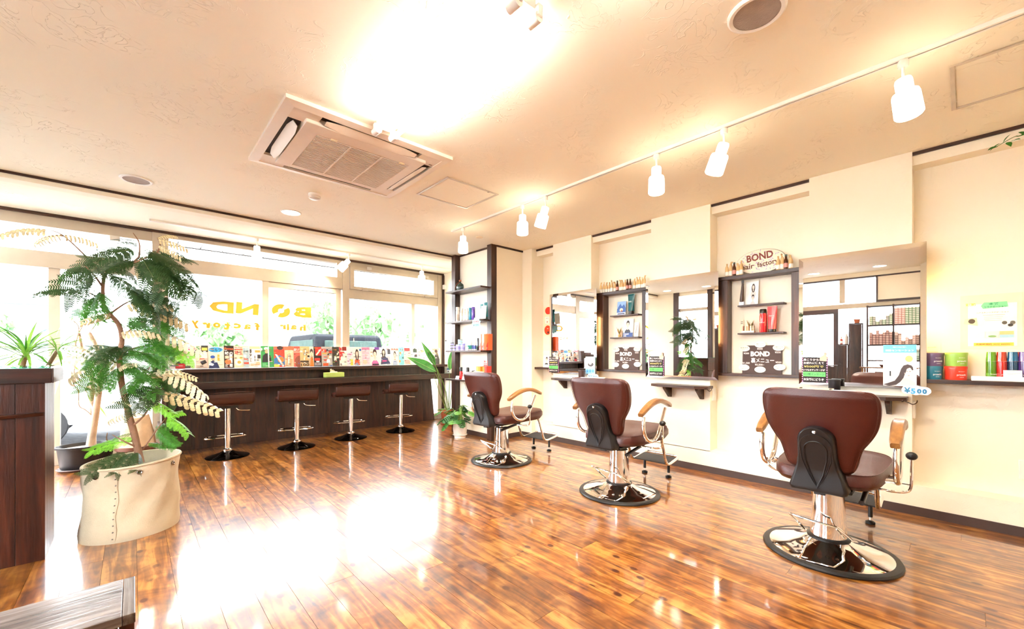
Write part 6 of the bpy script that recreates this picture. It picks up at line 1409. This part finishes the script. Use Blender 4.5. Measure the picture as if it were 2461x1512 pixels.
FL = [ # start, tip, kind, depth start, depth tip
 (335, 600, 215, 615, 'dark', 0, -.05), (330, 590, 290, 575, 'dark', 0, .1), (340, 600, 470, 645, 'dark', 0, -.1), (340, 615, 440, 600, 'dark', 0, .12), (335, 620, 485, 688, 'dark', 0, -.02), (345, 615, 395, 690, 'dark', 0, -.15), (325, 625, 255, 650, 'dark', 0, -.1), (375, 612, 455, 700, 'dark', 0, .1),
 (205, 700, 110, 690, 'dark', 0, -.08), (205, 640, 125, 662, 'mid', 0, .05), (215, 650, 180, 700, 'dark', 0, -.12), (245, 690, 190, 725, 'dark', 0, .05), (235, 715, 188, 765, 'mid', 0, -.06), (245, 700, 225, 760, 'mid', 0, -.12), (255, 660, 330, 690, 'dark', 0, -.08), (270, 650, 330, 665, 'dark', 0, .1),
 (300, 730, 285, 715, 'dark', 0, .1), (300, 725, 395, 735, 'dark', 0, -.05), (320, 705, 430, 760, 'dark', 0, .05), (335, 700, 375, 745, 'dark', 0, -.12), (300, 700, 385, 705, 'dark', 0, .1),
 (372, 765, 432, 800, 'mid', 0, -.05), (300, 790, 350, 770, 'dark', 0, .1), (295, 800, 285, 760, 'mid', 0, .15),
 (330, 835, 240, 850, 'dark', 0, -.05), (362, 828, 468, 860, 'light', 0, -.1), (362, 830, 430, 835, 'light', 0, .1), (345, 835, 405, 880, 'mid', 0, -.12), (232, 856, 205, 890, 'mid', 0, -.05), (262, 862, 228, 915, 'mid', 0, -.1), (285, 870, 345, 885, 'dark', 0, .1), (288, 860, 345, 850, 'mid', 0, -.1),
 (345, 905, 300, 940, 'mid', 0, -.1), (362, 880, 430, 935, 'dark', 0, -.05), (345, 905, 395, 920, 'light', 0, .1), (395, 930, 340, 970, 'dark', 0, -.12),
 (398, 1000, 465, 1035, 'light', 0, -.12), (395, 1005, 445, 985, 'light', 0, .05), (375, 1030, 420, 1075, 'mid', 0, -.08), (368, 1035, 432, 1015, 'mid', 0, .08), (352, 1065, 400, 1070, 'mid', 0, -.1),
 (330, 1050, 205, 1082, 'light', 0, -.05), (300, 1062, 215, 1065, 'light', 0, .06), (312, 1085, 228, 1132, 'dark', 0, -.2), (325, 1085, 285, 1125, 'dark', 0, -.2), (330, 1085, 335, 1118, 'dark', 0, -.2), (325, 1040, 265, 1050, 'mid', 0, .06),
 (300, 700, 425, 728, 'dark', 0, -.1), (300, 770, 405, 800, 'mid', 0, -.1), (330, 800, 445, 835, 'mid', 0, -.06), (300, 840, 395, 860, 'mid', 0, -.1), (290, 870, 385, 905, 'mid', 0, -.12), (289, 880, 245, 930, 'mid', 0, -.1), (300, 930, 375, 955, 'mid', 0, -.06), (288, 840, 228, 830, 'dark', 0, -.06), (340, 960, 420, 985, 'light', 0, -.1),
 (115, 552, 5, 548, 'dry', 0, -.05), (150, 565, 235, 580, 'dry', 0, .05), (150, 565, 70, 575, 'dry', 0, .1), (378, 575, 448, 590, 'dry', 0, -.05), (378, 572, 420, 560, 'dry', 0, .05), (380, 590, 430, 610, 'dry', 0, -.1), (270, 755, 205, 770, 'dry', 0, -.1), (300, 735, 400, 722, 'dry', 0, -.12), (330, 735, 450, 770, 'dry', 0, -.05), (288, 800, 375, 790, 'dry', 0, -.12), (345, 790, 478, 830, 'drypale', 0, -.1), (330, 640, 335, 660, 'dry', 0, -.1),
 (289, 880, 160, 850, 'drypale', 0, .05), (262, 862, 150, 905, 'drypale', 0, .1), (232, 856, 160, 820, 'drypale', 0, .1), (262, 900, 190, 930, 'drypale', 0, .12), (345, 905, 420, 890, 'drypale', 0, -.1), (372, 885, 498, 935, 'drypale', 0, -.1), (400, 890, 470, 905, 'dry', 0, -.05), (385, 945, 522, 985, 'dry', 0, -.1), (330, 990, 250, 1010, 'drypale', 0, .1), (285, 885, 320, 865, 'dry', 0, -.12), (330, 1035, 290, 1030, 'drypale', 0, .1), (320, 975, 280, 960, 'drypale', 0, -.05)]
for u0, v0, u1, v1, kd, d0, d1 in FL:
    put_frond(tree, P(u0, v0, d0), P(u1, v1, d1), kd, random.uniform(-0.45, 0.45), wide=(0.6 if v0 > 1035 else 0.85))
    if kd in ('dark', 'mid') and v0 < 1035:
        j = [random.uniform(-22, 22) for _ in range(4)]
        put_frond(tree, P(u0 + j[0] * 0.4, v0 + j[1] * 0.4, d0 + 0.03), P(u1 + j[2], v1 + j[3], d1 + random.uniform(-0.12, 0.12)), kd, random.uniform(-0.7, 0.7))

# ---- pale-trunked, thin-leaved tree in a black tub by the entrance glass
t = thing('black_tub', 'black oval plastic plant tub on a saucer by the entrance glass', 'planter', (-0.335, 5.80, 0))
MB().lathe([(0, 0.02), (0.150, 0.02), (0.158, 0.03), (0.178, 0.215), (0.196, 0.218), (0.198, 0.235), (0.182, 0.237), (0.172, 0.20), (0, 0.20)], 40, col('1b1b1e', 0.4), None, True, (1.12, 0.85)).build('tub_body', None, t)
MB().lathe([(0, 0), (0.165, 0), (0.185, 0.02), (0.180, 0.026), (0.16, 0.008), (0, 0.008)], 36, col('4a2f26', 0.5), None, True, (1.1, 0.87)).build('saucer', None, t)
MB().lathe([(0, 0.212), (0.170, 0.206)], 30, col('8f8578', 0.95, 0, 0.3, 0.6), None, False, (1.1, 0.84)).build('soil', None, t)
t = thing('thin_leaved_tree', 'thin-leaved potted tree with twin pale trunks in the black tub, leaves coloured as overexposed', 'plant', (-0.335, 5.80, 0.205))
def Q(u, v, dy=0.0): return at_y(u, v, 5.80 + dy) - t.location
pb = col('b49a80', 0.8, 0, 0.15, 0.3)
MB().tube(spline([Q(215, 1082), Q(228, 1005), Q(236, 950), Q(243, 900), Q(238, 850), Q(215, 800)], 4), [0.034 - 0.02 * i / 20 for i in range(21)], 9, pb).build('trunk', None, t)
MB().tube(spline([Q(224, 1082, .03), Q(222, 1000, .03), Q(222, 950, .03), Q(220, 900, .03), Q(200, 850, .03), Q(190, 800, .02)], 4), [0.026 - 0.016 * i / 20 for i in range(21)], 9, pb).build('trunk', None, t)
for q in ([(222, 1000), (205, 985), (190, 975), (188, 940), (175, 920), (172, 890)], [(225, 940), (190, 925), (178, 900), (185, 850), (178, 815)], [(240, 900), (265, 880), (280, 850)], [(200, 850), (180, 840), (190, 790), (175, 770)], [(215, 800), (235, 770), (230, 745)], [(190, 800), (205, 765), (198, 735)]):
    MB().tube(spline([Q(*p) for p in q], 4), 0.005, 6, pb).build('twig', None, t)
lvp, lfp = simple_leaf(1.0, 0.10, 6, 0.15, 0.35)
def leafmesh(nm, v, f, m):
    me = bpy.data.meshes.new(nm); me.from_pydata([tuple(p) for p in v], [], f); me.materials.append(m)
    for p in me.polygons: p.use_smooth = True
    me.update(); return me
LP = [leafmesh('leaf', lvp, lfp, leaf_mat(h_, 0.4)) for h_ in ('d9d8ae', 'bcc489', 'e3dcba', '8fae55')]  # cream tones put the overexposure by the window into the leaf colour
rl = random.Random(9)
for (u, v, n) in ((185, 880, 12), (175, 850, 10), (200, 800, 10), (190, 760, 8), (230, 760, 8), (215, 960, 8), (265, 900, 9), (160, 900, 8), (240, 830, 9)):
    for k in range(n):
        p = Q(u + rl.uniform(-18, 18), v + rl.uniform(-15, 15), rl.uniform(-0.12, 0.12)); L = rl.uniform(0.10, 0.22)
        o = link('leaf', rl.choice(LP), t, loc=p, rot=(rl.uniform(-.6, .6), rl.uniform(-0.2, 1.0), rl.uniform(0, 2 * PI))); o.scale = (L, L, L)
# ---- sack-covered pot beside it
t = thing('sack_planter', 'beige sack-covered pot on a brown saucer behind the canvas bag', 'planter', (0.03, 5.70, 0))
rows_ = []
for i in range(9):
    u = i / 8; rows_.append([((0.150 - 0.055 * u + 0.008 * math.sin(5 * a + u * 4)) * math.cos(a), (0.150 - 0.055 * u + 0.008 * math.cos(4 * a - u * 3)) * math.sin(a), 0.19 + 0.30 * u - 0.015 * math.sin(3 * a) * u) for a in [2 * PI * j / 28 for j in range(28)]])
MB().loft(rows_, col('d8bd9c', 0.9, 0, 0.1, 0.3)).build('sack', None, t)
MB().lathe([(0, 0.0), (0.12, 0.0), (0.15, 0.15), (0.165, 0.16), (0.165, 0.19), (0.14, 0.195), (0, 0.19)], 28, col('6b4030', 0.6)).build('pot', None, t)
# ---- spiky plant behind the desk
t = thing('spiky_plant', 'spiky narrow-leaved potted plant standing behind the reception desk', 'plant', (-0.78, 4.95, 0))
MB().lathe([(0, 0), (0.13, 0), (0.16, 0.30), (0.145, 0.30), (0.13, 0.26), (0, 0.26)], 28, col('5b4a40', 0.6)).build('pot', None, t)
hub = at_y(62, 850, 4.95) - t.location
MB().tube(spline([(0, 0, 0.26), (hub.x * 0.4, 0.0, 0.6), tuple(hub)], 4), [0.025, 0.024, 0.023, 0.022, 0.021, 0.02, 0.019, 0.018, 0.016], 9, col('8a7355', 0.8, 0, 0.2, 0.3)).build('stem', None, t)
lvs, lfs = simple_leaf(1.0, 0.055, 8, 0.5, 0.55); LS = [leafmesh('leaf', lvs, lfs, leaf_mat(h_, 0.4)) for h_ in ('5f9a2f', '3f7a26', '86b84a')]
for k in range(46):
    a = rl.uniform(0, 2 * PI); e = rl.uniform(-1.35, 0.15); L = rl.uniform(0.22, 0.42)
    o = link('leaf', rl.choice(LS), t, loc=hub + Vector((0, 0, rl.uniform(-0.05, 0.03))), rot=(0, e, a)); o.scale = (L, L, L)
hub2 = hub + Vector((0.16, 0.05, 0.02))
MB().tube(spline([(0, 0, 0.27), (0.1, 0.03, 0.6), tuple(hub2)], 4), 0.013, 8, col('8a7355', 0.8, 0, 0.2, 0.3)).build('stem', None, t)
for k in range(24):
    a = rl.uniform(0, 2 * PI); e = rl.uniform(-1.3, 0.2); L = rl.uniform(0.16, 0.32)
    o = link('leaf', rl.choice(LS), t, loc=hub2, rot=(0, e, a)); o.scale = (L, L, L)

# ---- paddle-leaved plant in terracotta, behind the shelves
t = thing('terracotta_pot', 'terracotta pot on a saucer behind the white pot', 'planter', (3.735, 5.58, 0))
MB().lathe([(0, 0.02), (0.10, 0.02), (0.125, 0.19), (0.138, 0.19), (0.138, 0.225), (0.122, 0.226), (0.115, 0.18), (0, 0.18)], 32, col('a4512f', 0.75, 0, 0.1)).build('pot_body', None, t)
MB().lathe([(0, 0), (0.125, 0), (0.135, 0.02), (0.128, 0.022), (0, 0.012)], 30, col('9a4a2b', 0.75)).build('saucer', None, t)
MB().lathe([(0, 0.20), (0.118, 0.196)], 26, col('5a4434', 0.95, 0, 0.3, 0.5), None, False).build('soil', None, t)
t = thing('paddle_plant', 'tall plant with paddle-shaped leaves on long stalks in the terracotta pot', 'plant', (3.735, 5.58, 0.19))
def S(u, v, y=5.58): return at_y(u, v, y) - t.location
gs = col('6f8f3c', 0.5)
for pts_, leaf in (([(1073, 985), (1060, 930), (1050, 890), (1043, 868)], ((1047, 880), (1015, 822), 0.052, 5.45)), ([(1074, 985), (1058, 925), (1045, 895)], ((1048, 893), (985, 858), 0.085, 5.35)), ([(1078, 985), (1080, 930), (1080, 895)], ((1081, 890), (1088, 838), 0.06, 5.40)), ([(1072, 985), (1055, 940), (1044, 905)], None), ([(1076, 985), (1068, 930), (1056, 900), (1045, 875)], ((1044, 872), (1030, 845), 0.05, 5.45)), ([(1080, 985), (1088, 930), (1092, 900)], None), ([(1079, 985), (1072, 940)], None)):
    yy = leaf[3] if leaf else 5.5
    pp_ = [S(u, v, 5.58 + (yy - 5.58) * i / (len(pts_) - 1)) for i, (u, v) in enumerate(pts_)]
    MB().tube(spline(pp_, 4), [0.007 - 0.004 * i / (4 * (len(pp_) - 1)) for i in range(4 * (len(pp_) - 1) + 1)], 7, gs).build('stalk', None, t)
    if leaf:
        a_, b_2 = S(*leaf[0], yy), S(*leaf[1], yy - 0.08); d = b_2 - a_; L = d.length
        v, f = simple_leaf(L, leaf[2] * 1.65, 9, 0.35, 0.12); xx = d.normalized(); yv = Vector((-0.5, -0.8, 0.35)).cross(xx).normalized(); M = Matrix((xx, yv, xx.cross(yv))).transposed().to_4x4(); M.translation = a_
        lo = MB().add(v, f, leaf_mat('3f7f34', 0.25), True).build('paddle_leaf', None, t); lo.matrix_local = M
        MB().tube([(L * i / 8, 0, -0.12 * L * (i / 8) ** 2 + 0.001) for i in range(9)], 0.0022, 5, col('a8c070', 0.5)).build('midrib', None, lo)
# ---- split-leaf plant in a white ceramic pot
t = thing('white_pot', 'white ceramic pot on its saucer beside the corner shelves', 'planter', (3.245, 4.575, 0))
MB().lathe([(0, 0.03), (0.075, 0.03), (0.088, 0.06), (0.094, 0.12), (0.090, 0.19), (0.086, 0.205), (0.078, 0.205), (0.078, 0.17), (0, 0.17)], 36, col('eae2d6', 0.35)).build('pot_body', None, t)
MB().lathe([(0, 0), (0.076, 0), (0.078, 0.028), (0.098, 0.040), (0.095, 0.046), (0.07, 0.036), (0, 0.034)], 36, col('e6ddd0', 0.35)).build('saucer', None, t)
MB().lathe([(0, 0.192), (0.078, 0.19)], 26, col('4d3a2c', 0.95, 0, 0.3, 0.5), None, False).build('soil', None, t)
t = thing('split_leaf_plant', 'bushy plant with glossy deeply lobed leaves in the white pot', 'plant', (3.245, 4.575, 0.18))
def lobed():
    pts = [(0, 0)]
    n = 5
    for k in range(n):
        u = 0.12 + 0.80 * k / n; w = 0.42 * math.sin(PI * (0.25 + 0.62 * u)); pts += [(u - 0.05, 0.10), (u + 0.05, w), (u + 0.14, w * 0.92)]
    pts += [(1.0, 0.05), (1.08, 0)]
    up = [(x, y, -0.35 * x * x - 0.25 * y) for x, y in pts]; dn = [(x, -y, -0.35 * x * x - 0.25 * y) for x, y in pts]
    mid = [(x, 0, -0.35 * x * x + 0.02) for x, y in pts]; v = []; f = []
    for a_, c_2, d_ in zip(up, mid, dn): v += [a_, c_2, d_]
    for i in range(len(pts) - 1): q = i * 3; f += [(q, q + 1, q + 4, q + 3), (q + 1, q + 2, q + 5, q + 4)]
    return v, f
lv2, lf2 = lobed(); LL = [leafmesh('lobed_leaf', lv2, lf2, leaf_mat(h_, 0.2)) for h_ in ('3a7a2c', '2c6428', '5f9a35')]
rl = random.Random(21)
for k in range(52):
    a = rl.uniform(0, 2 * PI); rr_ = rl.uniform(0.06, 0.24) * (1 if math.cos(a) < 0.2 else 0.25); z = rl.uniform(0.04, 0.27) * (1 - 0.25 * (rr_ / 0.2)); e = Vector((rr_ * math.cos(a), rr_ * math.sin(a), z))
    MB().tube(spline([(0.02 * math.cos(a), 0.02 * math.sin(a), 0.01), tuple(e * 0.55 + Vector((0, 0, 0.04))), tuple(e)], 3), 0.0024, 5, col('7a9a4a', 0.6)).build('leaf_stalk', None, t)
    o = link('lobed_leaf', rl.choice(LL), t, loc=e, rot=(rl.uniform(-.4, .4), rl.uniform(-0.15, 0.6), a + rl.uniform(-.6, .6))); L = rl.uniform(0.09, 0.15) * (1 if math.cos(a) < 0.2 else 0.8); o.scale = (L, L, L)

# ================================================================ dye shelf and rack by the left wall (seen in the nearest mirror)
ds2 = thing('dye_shelf', 'dark open grid shelf of hair dye boxes reflected in the nearest mirror', 'shelf')
gx0, gx1 = -1.30, -1.06
for y in (0.455, 0.765, 1.085): box('upright', (gx0, y - 0.011, 0), (gx1, y + 0.011, 1.925), dark_wood('z'), ds2)
for z in (0.32, 0.70, 1.02, 1.276, 1.600, 1.914):
    for y0, y1 in ((0.466, 0.754), (0.776, 1.074)): box('shelf_board', (gx0, y0, z - 0.02), (gx1, y1, z), dark_wood('y'), ds2)
DX = -1.11
def dye(y, z, c1, c2, row, colm, where):
    t = thing('dye_box', 'hair dye carton, column %s row %s in the %s of the dye shelf' % (ORD[colm], ORD[row], where), 'box', (DX, y, z), 0, 'hair dye cartons in the dye shelf')
    box('carton', (-0.085, -0.0185, 0), (0.048, 0.0185, 0.0285), col(c1, 0.5), t)
    box('end_label', (0.048, -0.0165, 0.004), (0.0488, 0.0165, 0.0245), col(c2, 0.5), t)
for cell, y0, z0, ncol, hts, cs_ in (('upper near compartment', 0.466, 1.600, 7, (9, 9, 9, 9, 9, 9, 9), (('4f9a5a', 'e9efe2'), ('d98a80', 'f0e4e0'))), ('upper far compartment', 0.776, 1.600, 7, (6, 5, 3, 3, 2, 5, 5), (('4f9a5a', 'e9efe2'), ('3a3f3a', 'dfe6da'))),
        ('middle far compartment', 0.776, 1.276, 7, (7, 8, 7, 6, 8, 6, 7), (('4a2226', 'd9b0a8'), ('7a3036', 'e6cfc6'))), ('middle near compartment', 0.466, 1.276, 7, (5, 5, 3, 4, 2, 6, 7), (('3a2426', 'cfb5a8'), ('d9a09a', 'f2e8e4'))),
        ('lower near compartment', 0.466, 1.02, 7, (6, 5, 7, 5, 6, 4, 4), (('1f3326', 'b8d0b8'), ('2a4a35', 'dfe9dc')))):
    for c in range(ncol):
        for r_ in range(hts[c]):
            cc = cs_[(c + (r_ > 4)) % 2] if cell != 'upper near compartment' else cs_[0 if c < 4 else 1]
            dye(y0 + 0.021 + c * 0.0405, z0 + 0.0005 + r_ * 0.0292, cc[0], cc[1], r_, c, cell)
sr = thing('step_rack', 'dark stair-stepped rack reflected in the nearest mirror', 'shelf')
for k, (y0, y1, z) in enumerate(((1.13, 1.32, 1.64), (1.32, 1.47, 1.29), (1.47, 1.62, 0.925))):
    for y in (y0 + 0.01, y1 - 0.01): box('rack_side', (-1.22, y - 0.009, 0), (-1.0, y + 0.009, z - 0.019), dark_wood('z'), sr)
    box('rack_top', (-1.22, y0 + 0.001, z - 0.018), (-1.0, y1 - 0.001, z), dark_wood('y'), sr); box('rack_front', (-1.002, y0 + 0.02, 0.1), (-0.995, y1 - 0.02, z - 0.02), dark_wood('z'), sr)
round_bottle('spray_bottle', 'red and white spray bottle on the middle rack step', 'bottle', (-1.08, 1.43, 1.2902), 0.022, 0.13, 'c9402c', 'f0ece6', 0.3, neck=0.6, lab='f2e8e0')
round_bottle('lotion_bottle', 'white lotion bottle on the middle rack step', 'bottle', (-1.08, 1.36, 1.2902), 0.026, 0.17, 'efeae2', 'f6f2ea', 0.2, neck=0.6)
t = thing('flower_pot', 'small terracotta flower pot on the top rack step', 'planter', (-1.08, 1.22, 1.6402)); MB().lathe([(0, 0), (0.032, 0), (0.042, 0.055), (0.047, 0.055), (0.047, 0.068), (0.04, 0.068), (0.036, 0.05), (0, 0.05)], 24, col('c06a42', 0.7)).build('pot_body', None, t)
t = thing('tool_table', 'small wooden table of brushes and bowls reflected in the nearest mirror', 'table', (-0.82, 0.80, 0))
box('table_top', (-0.14, -0.34, 0.895), (0.14, 0.34, 0.915), arm_wood('y'), t, 0.003)
for x in (-0.11, 0.11):
    for y in (-0.30, 0.30): box('leg', (x - 0.014, y - 0.014, 0), (x + 0.014, y + 0.014, 0.8945), arm_wood('z'), t)
t = thing('tint_bowl', 'brown tint bowl on the tool table', 'bowl', (-0.80, 0.86, 0.9152)); MB().lathe([(0, 0), (0.03, 0), (0.055, 0.035), (0.052, 0.037), (0.03, 0.006), (0, 0.005)], 24, col('5a2f26', 0.4)).build('bowl_body', None, t)
round_bottle('tool_bottle', 'red tool bottle standing on the tool table', 'bottle', (-0.80, 0.70, 0.9152), 0.02, 0.12, 'c4243c', '1c1a1c', 0.3, neck=0.7)

# ================================================================ the street outside
# parked dark boxy car behind the magazines
def car(loc, rz, body, label, L=3.4, W=1.5, hb=0.95, hr=1.72, lamp=True, glass='2e3a36'):
    t = thing('parked_car', label, 'car', loc, rz)
    m = col(body, 0.85, 0, 0.03); gl = col(glass, 0.9, 0, 0.3)
    for q_ in (m, gl): q_.node_tree.nodes['Principled BSDF'].inputs['Specular IOR Level'].default_value = 0.05
    prof = [(-L / 2, 0.28), (-L / 2, hb), (-L / 2 + 0.10, hb + 0.05), (-L / 2 + 0.22, hr - 0.06), (-L / 2 + 0.36, hr), (L / 2 - 1.15, hr), (L / 2 - 1.0, hr - 0.05), (L / 2 - 0.62, hb + 0.06), (L / 2 - 0.05, hb - 0.05), (L / 2, hb - 0.2), (L / 2, 0.28)]
    rows = []
    for y, g in ((-W / 2, 0.94), (-W / 2 + 0.06, 1.0), (W / 2 - 0.06, 1.0), (W / 2, 0.94)): rows.append([(x * (0.99 if g < 1 else 1), y if z < hb + 0.1 else y * 0.90, 0.28 + (z - 0.28) * (1 if z < hb else g * 0.03 + 0.97)) for x, z in prof])
    MB().loft(rows, m, False).build('car_body', None, t, 0.03)
    box('rear_window', (-L / 2 - 0.012 + 0.10, -W * 0.36, hb + 0.12), (-L / 2 + 0.13, W * 0.36, hr - 0.16), gl, t, 0.02)
    for s in (-1, 1):
        y = s * (W / 2 * 0.93)
        box('side_window', (-L / 2 + 0.35, y - 0.012, hb + 0.12), (L / 2 - 1.2, y + 0.012, hr - 0.14), gl, t, 0.01)
        box('tail_lamp', (-L / 2 - 0.02, s * (W / 2 - 0.12) - 0.07, hb - 0.38), (-L / 2 + 0.02, s * (W / 2 - 0.12) + 0.07, hb - 0.05), col('c8281c', 0.2), t, 0.01)
        for x in (-L / 2 + 0.62, L / 2 - 0.62):
            w_ = MB().lathe([(0.28, -0.09), (0.29, -0.07), (0.29, 0.07), (0.28, 0.09)], 28, col('1b1b1d', 0.7)).build('wheel', None, t, loc=(x, s * (W / 2 - 0.08), 0.29), rot=(PI / 2, 0, 0))
            MB().lathe([(0, -0.095), (0.17, -0.092), (0.17, 0.092), (0, 0.095)], 20, col('b8babd', 0.3, 0.8)).build('hub_cap', None, w_)
    return t
car((3.95, 11.7, -0.13), PI / 2, '15171b', 'dark boxy car parked outside behind the magazines', hb=0.98, hr=1.73, W=1.76)
car((0.15, 8.95, -0.13), 0.0, 'f0f0ee', 'white car with red tail lamp parked outside the entrance', hb=1.0, hr=1.55, glass='8b9498')
# houses across the street
def house(x0, x1, y, z1, zr, wallc, roofc, label, wins=()):
    t = thing('house', label, 'building', ((x0 + x1) / 2, y, -0.13)); a = (x1 - x0) / 2
    box('house_wall', (-a, 0, 0), (a, 5, z1), col(wallc, 0.8), t)
    MB().add([(-a - 0.4, -0.5, z1 - 0.02), (a + 0.4, -0.5, z1 - 0.02), (a + 0.4, 5.5, z1 - 0.02), (-a - 0.4, 5.5, z1 - 0.02), (-a * 0.8, 2.5, zr), (a * 0.8, 2.5, zr)], [(3, 2, 1, 0), (0, 1, 5, 4), (2, 3, 4, 5), (1, 2, 5), (3, 0, 4)], col(roofc, 0.7)).build('house_roof', None, t)
    box('gutter', (-a - 0.4, -0.56, z1 - 0.08), (a + 0.4, -0.49, z1 + 0.02), col('6b6f76', 0.5), t)
    for wx, wz, ww, wh in wins:
        f = box('house_window', (wx - ww / 2, -0.04, wz), (wx + ww / 2, 0.02, wz + wh), col('8c9196', 0.4), t); box('house_pane', (wx - ww / 2 + 0.05, -0.05, wz + 0.05), (wx + ww / 2 - 0.05, -0.04, wz + wh - 0.05), col('5a6f8a', 0.1), f)
house(2.3, 6.6, 20, 3.55, 4.9, 'e6e4e0', 'a8acb4', 'pale house with grey roof across the street behind the lettering', ((-1.3, 1.2, 0.8, 1.0), (0.6, 2.0, 1.2, 0.8), (1.6, 2.0, 0.7, 0.9)))
house(-4.6, -1.9, 21, 2.95, 4.0, 'b5b8bd', 'c2c4c8', 'grey house far left beyond the entrance', ((0.8, 1.3, 0.9, 0.9),))
house(10.6, 15.5, 23, 3.6, 4.8, 'e9e7e2', '6b7078', 'white house with dark eave beyond the right window bay', ((-1.6, 2.0, 0.5, 1.4), (0.5, 1.5, 1.2, 0.9)))
house(5.9, 8.6, 26, 4.6, 5.4, 'd8d4ce', '8a6a62', 'house with reddish roof edge behind the middle tree', ((-0.6, 3.0, 0.8, 0.9), (0.5, 3.0, 0.8, 0.9)))
t = thing('open_shed', 'carport with slanted pale roof beyond the right window bay', 'carport', (9.75, 17.5, -0.13))
MB().add([(-1.0, 0, 2.45), (1.2, 0, 3.0), (1.2, 2.5, 3.0), (-1.0, 2.5, 2.45), (-1.0, 0, 2.55), (1.2, 0, 3.1), (1.2, 2.5, 3.1), (-1.0, 2.5, 2.55)], [(3, 2, 1, 0), (4, 5, 6, 7), (0, 1, 5, 4), (1, 2, 6, 5), (2, 3, 7, 6), (3, 0, 4, 7)], col('8d949c', 0.5)).build('shed_roof', None, t)
for x in (-0.5, 1.1): box('shed_post', (x - 0.05, 0.1, 0), (x + 0.05, 0.2, 2.5), col('4f545a', 0.5), t)
t = thing('block_wall', 'grey concrete block garden wall beyond the right window bay', 'wall', (9.2, 16.2, -0.13))
for r_ in range(12):
    for k in range(7):
        x = k * 0.41 - (0.2 if r_ % 2 else 0); box('block', (x, 0, r_ * 0.2), (x + 0.4, 0.15, r_ * 0.2 + 0.192), col('b9b7b0', 0.9, 0, 0.15, 0.2), t)
def street_tree(loc, h_, r, label, c='6f9a62', n=420):
    t = thing('street_tree', label, 'tree', loc); rr_ = random.Random(int(loc[0] * 10))
    MB().tube([(0, 0, 0), (0.06, 0, h_ * 0.4), (0, 0, h_ * 0.75)], [0.12, 0.09, 0.04], 8, col('6a5848', 0.9)).build('trunk', None, t)
    b = MB(); m = leaf_mat(c, 0.4)
    for k in range(n):
        a, q, rad = rr_.uniform(0, 2 * PI), rr_.uniform(-1, 1), r * rr_.random() ** 0.4
        s_ = math.sqrt(1 - q * q); p = Vector((rad * s_ * math.cos(a), rad * s_ * math.sin(a), h_ * 0.75 + rad * q * 0.9)); sz = rr_.uniform(0.10, 0.24)
        e = Euler((rr_.uniform(0, 3), rr_.uniform(0, 3), rr_.uniform(0, 3))).to_matrix()
        b.add([p + e @ Vector((-sz, 0, 0)), p + e @ Vector((0, -sz * 0.5, 0)), p + e @ Vector((sz, 0, 0)), p + e @ Vector((0, sz * 0.5, 0))], [(0, 1, 2, 3)], m)
    o = b.build('foliage', None, t); o['kind'] = 'stuff'
street_tree((1.95, 15.5, -0.13), 2.3, 0.75, 'small rounded tree across the street behind the lettering')
street_tree((5.6, 16.8, -0.13), 3.6, 0.95, 'tree seen beside the window mullion')
street_tree((6.15, 13.6, -0.13), 3.0, 0.9, 'leafy tree at the left of the right window bay')
street_tree((7.6, 20.0, -0.13), 3.4, 0.9, 'tree between carport and mullion')
street_tree((12.0, 20.6, -0.13), 3.0, 0.9, 'tree over the block wall')
street_tree((-3.2, 18.5, -0.13), 2.6, 0.8, 'tree at the far left beyond the entrance glass')
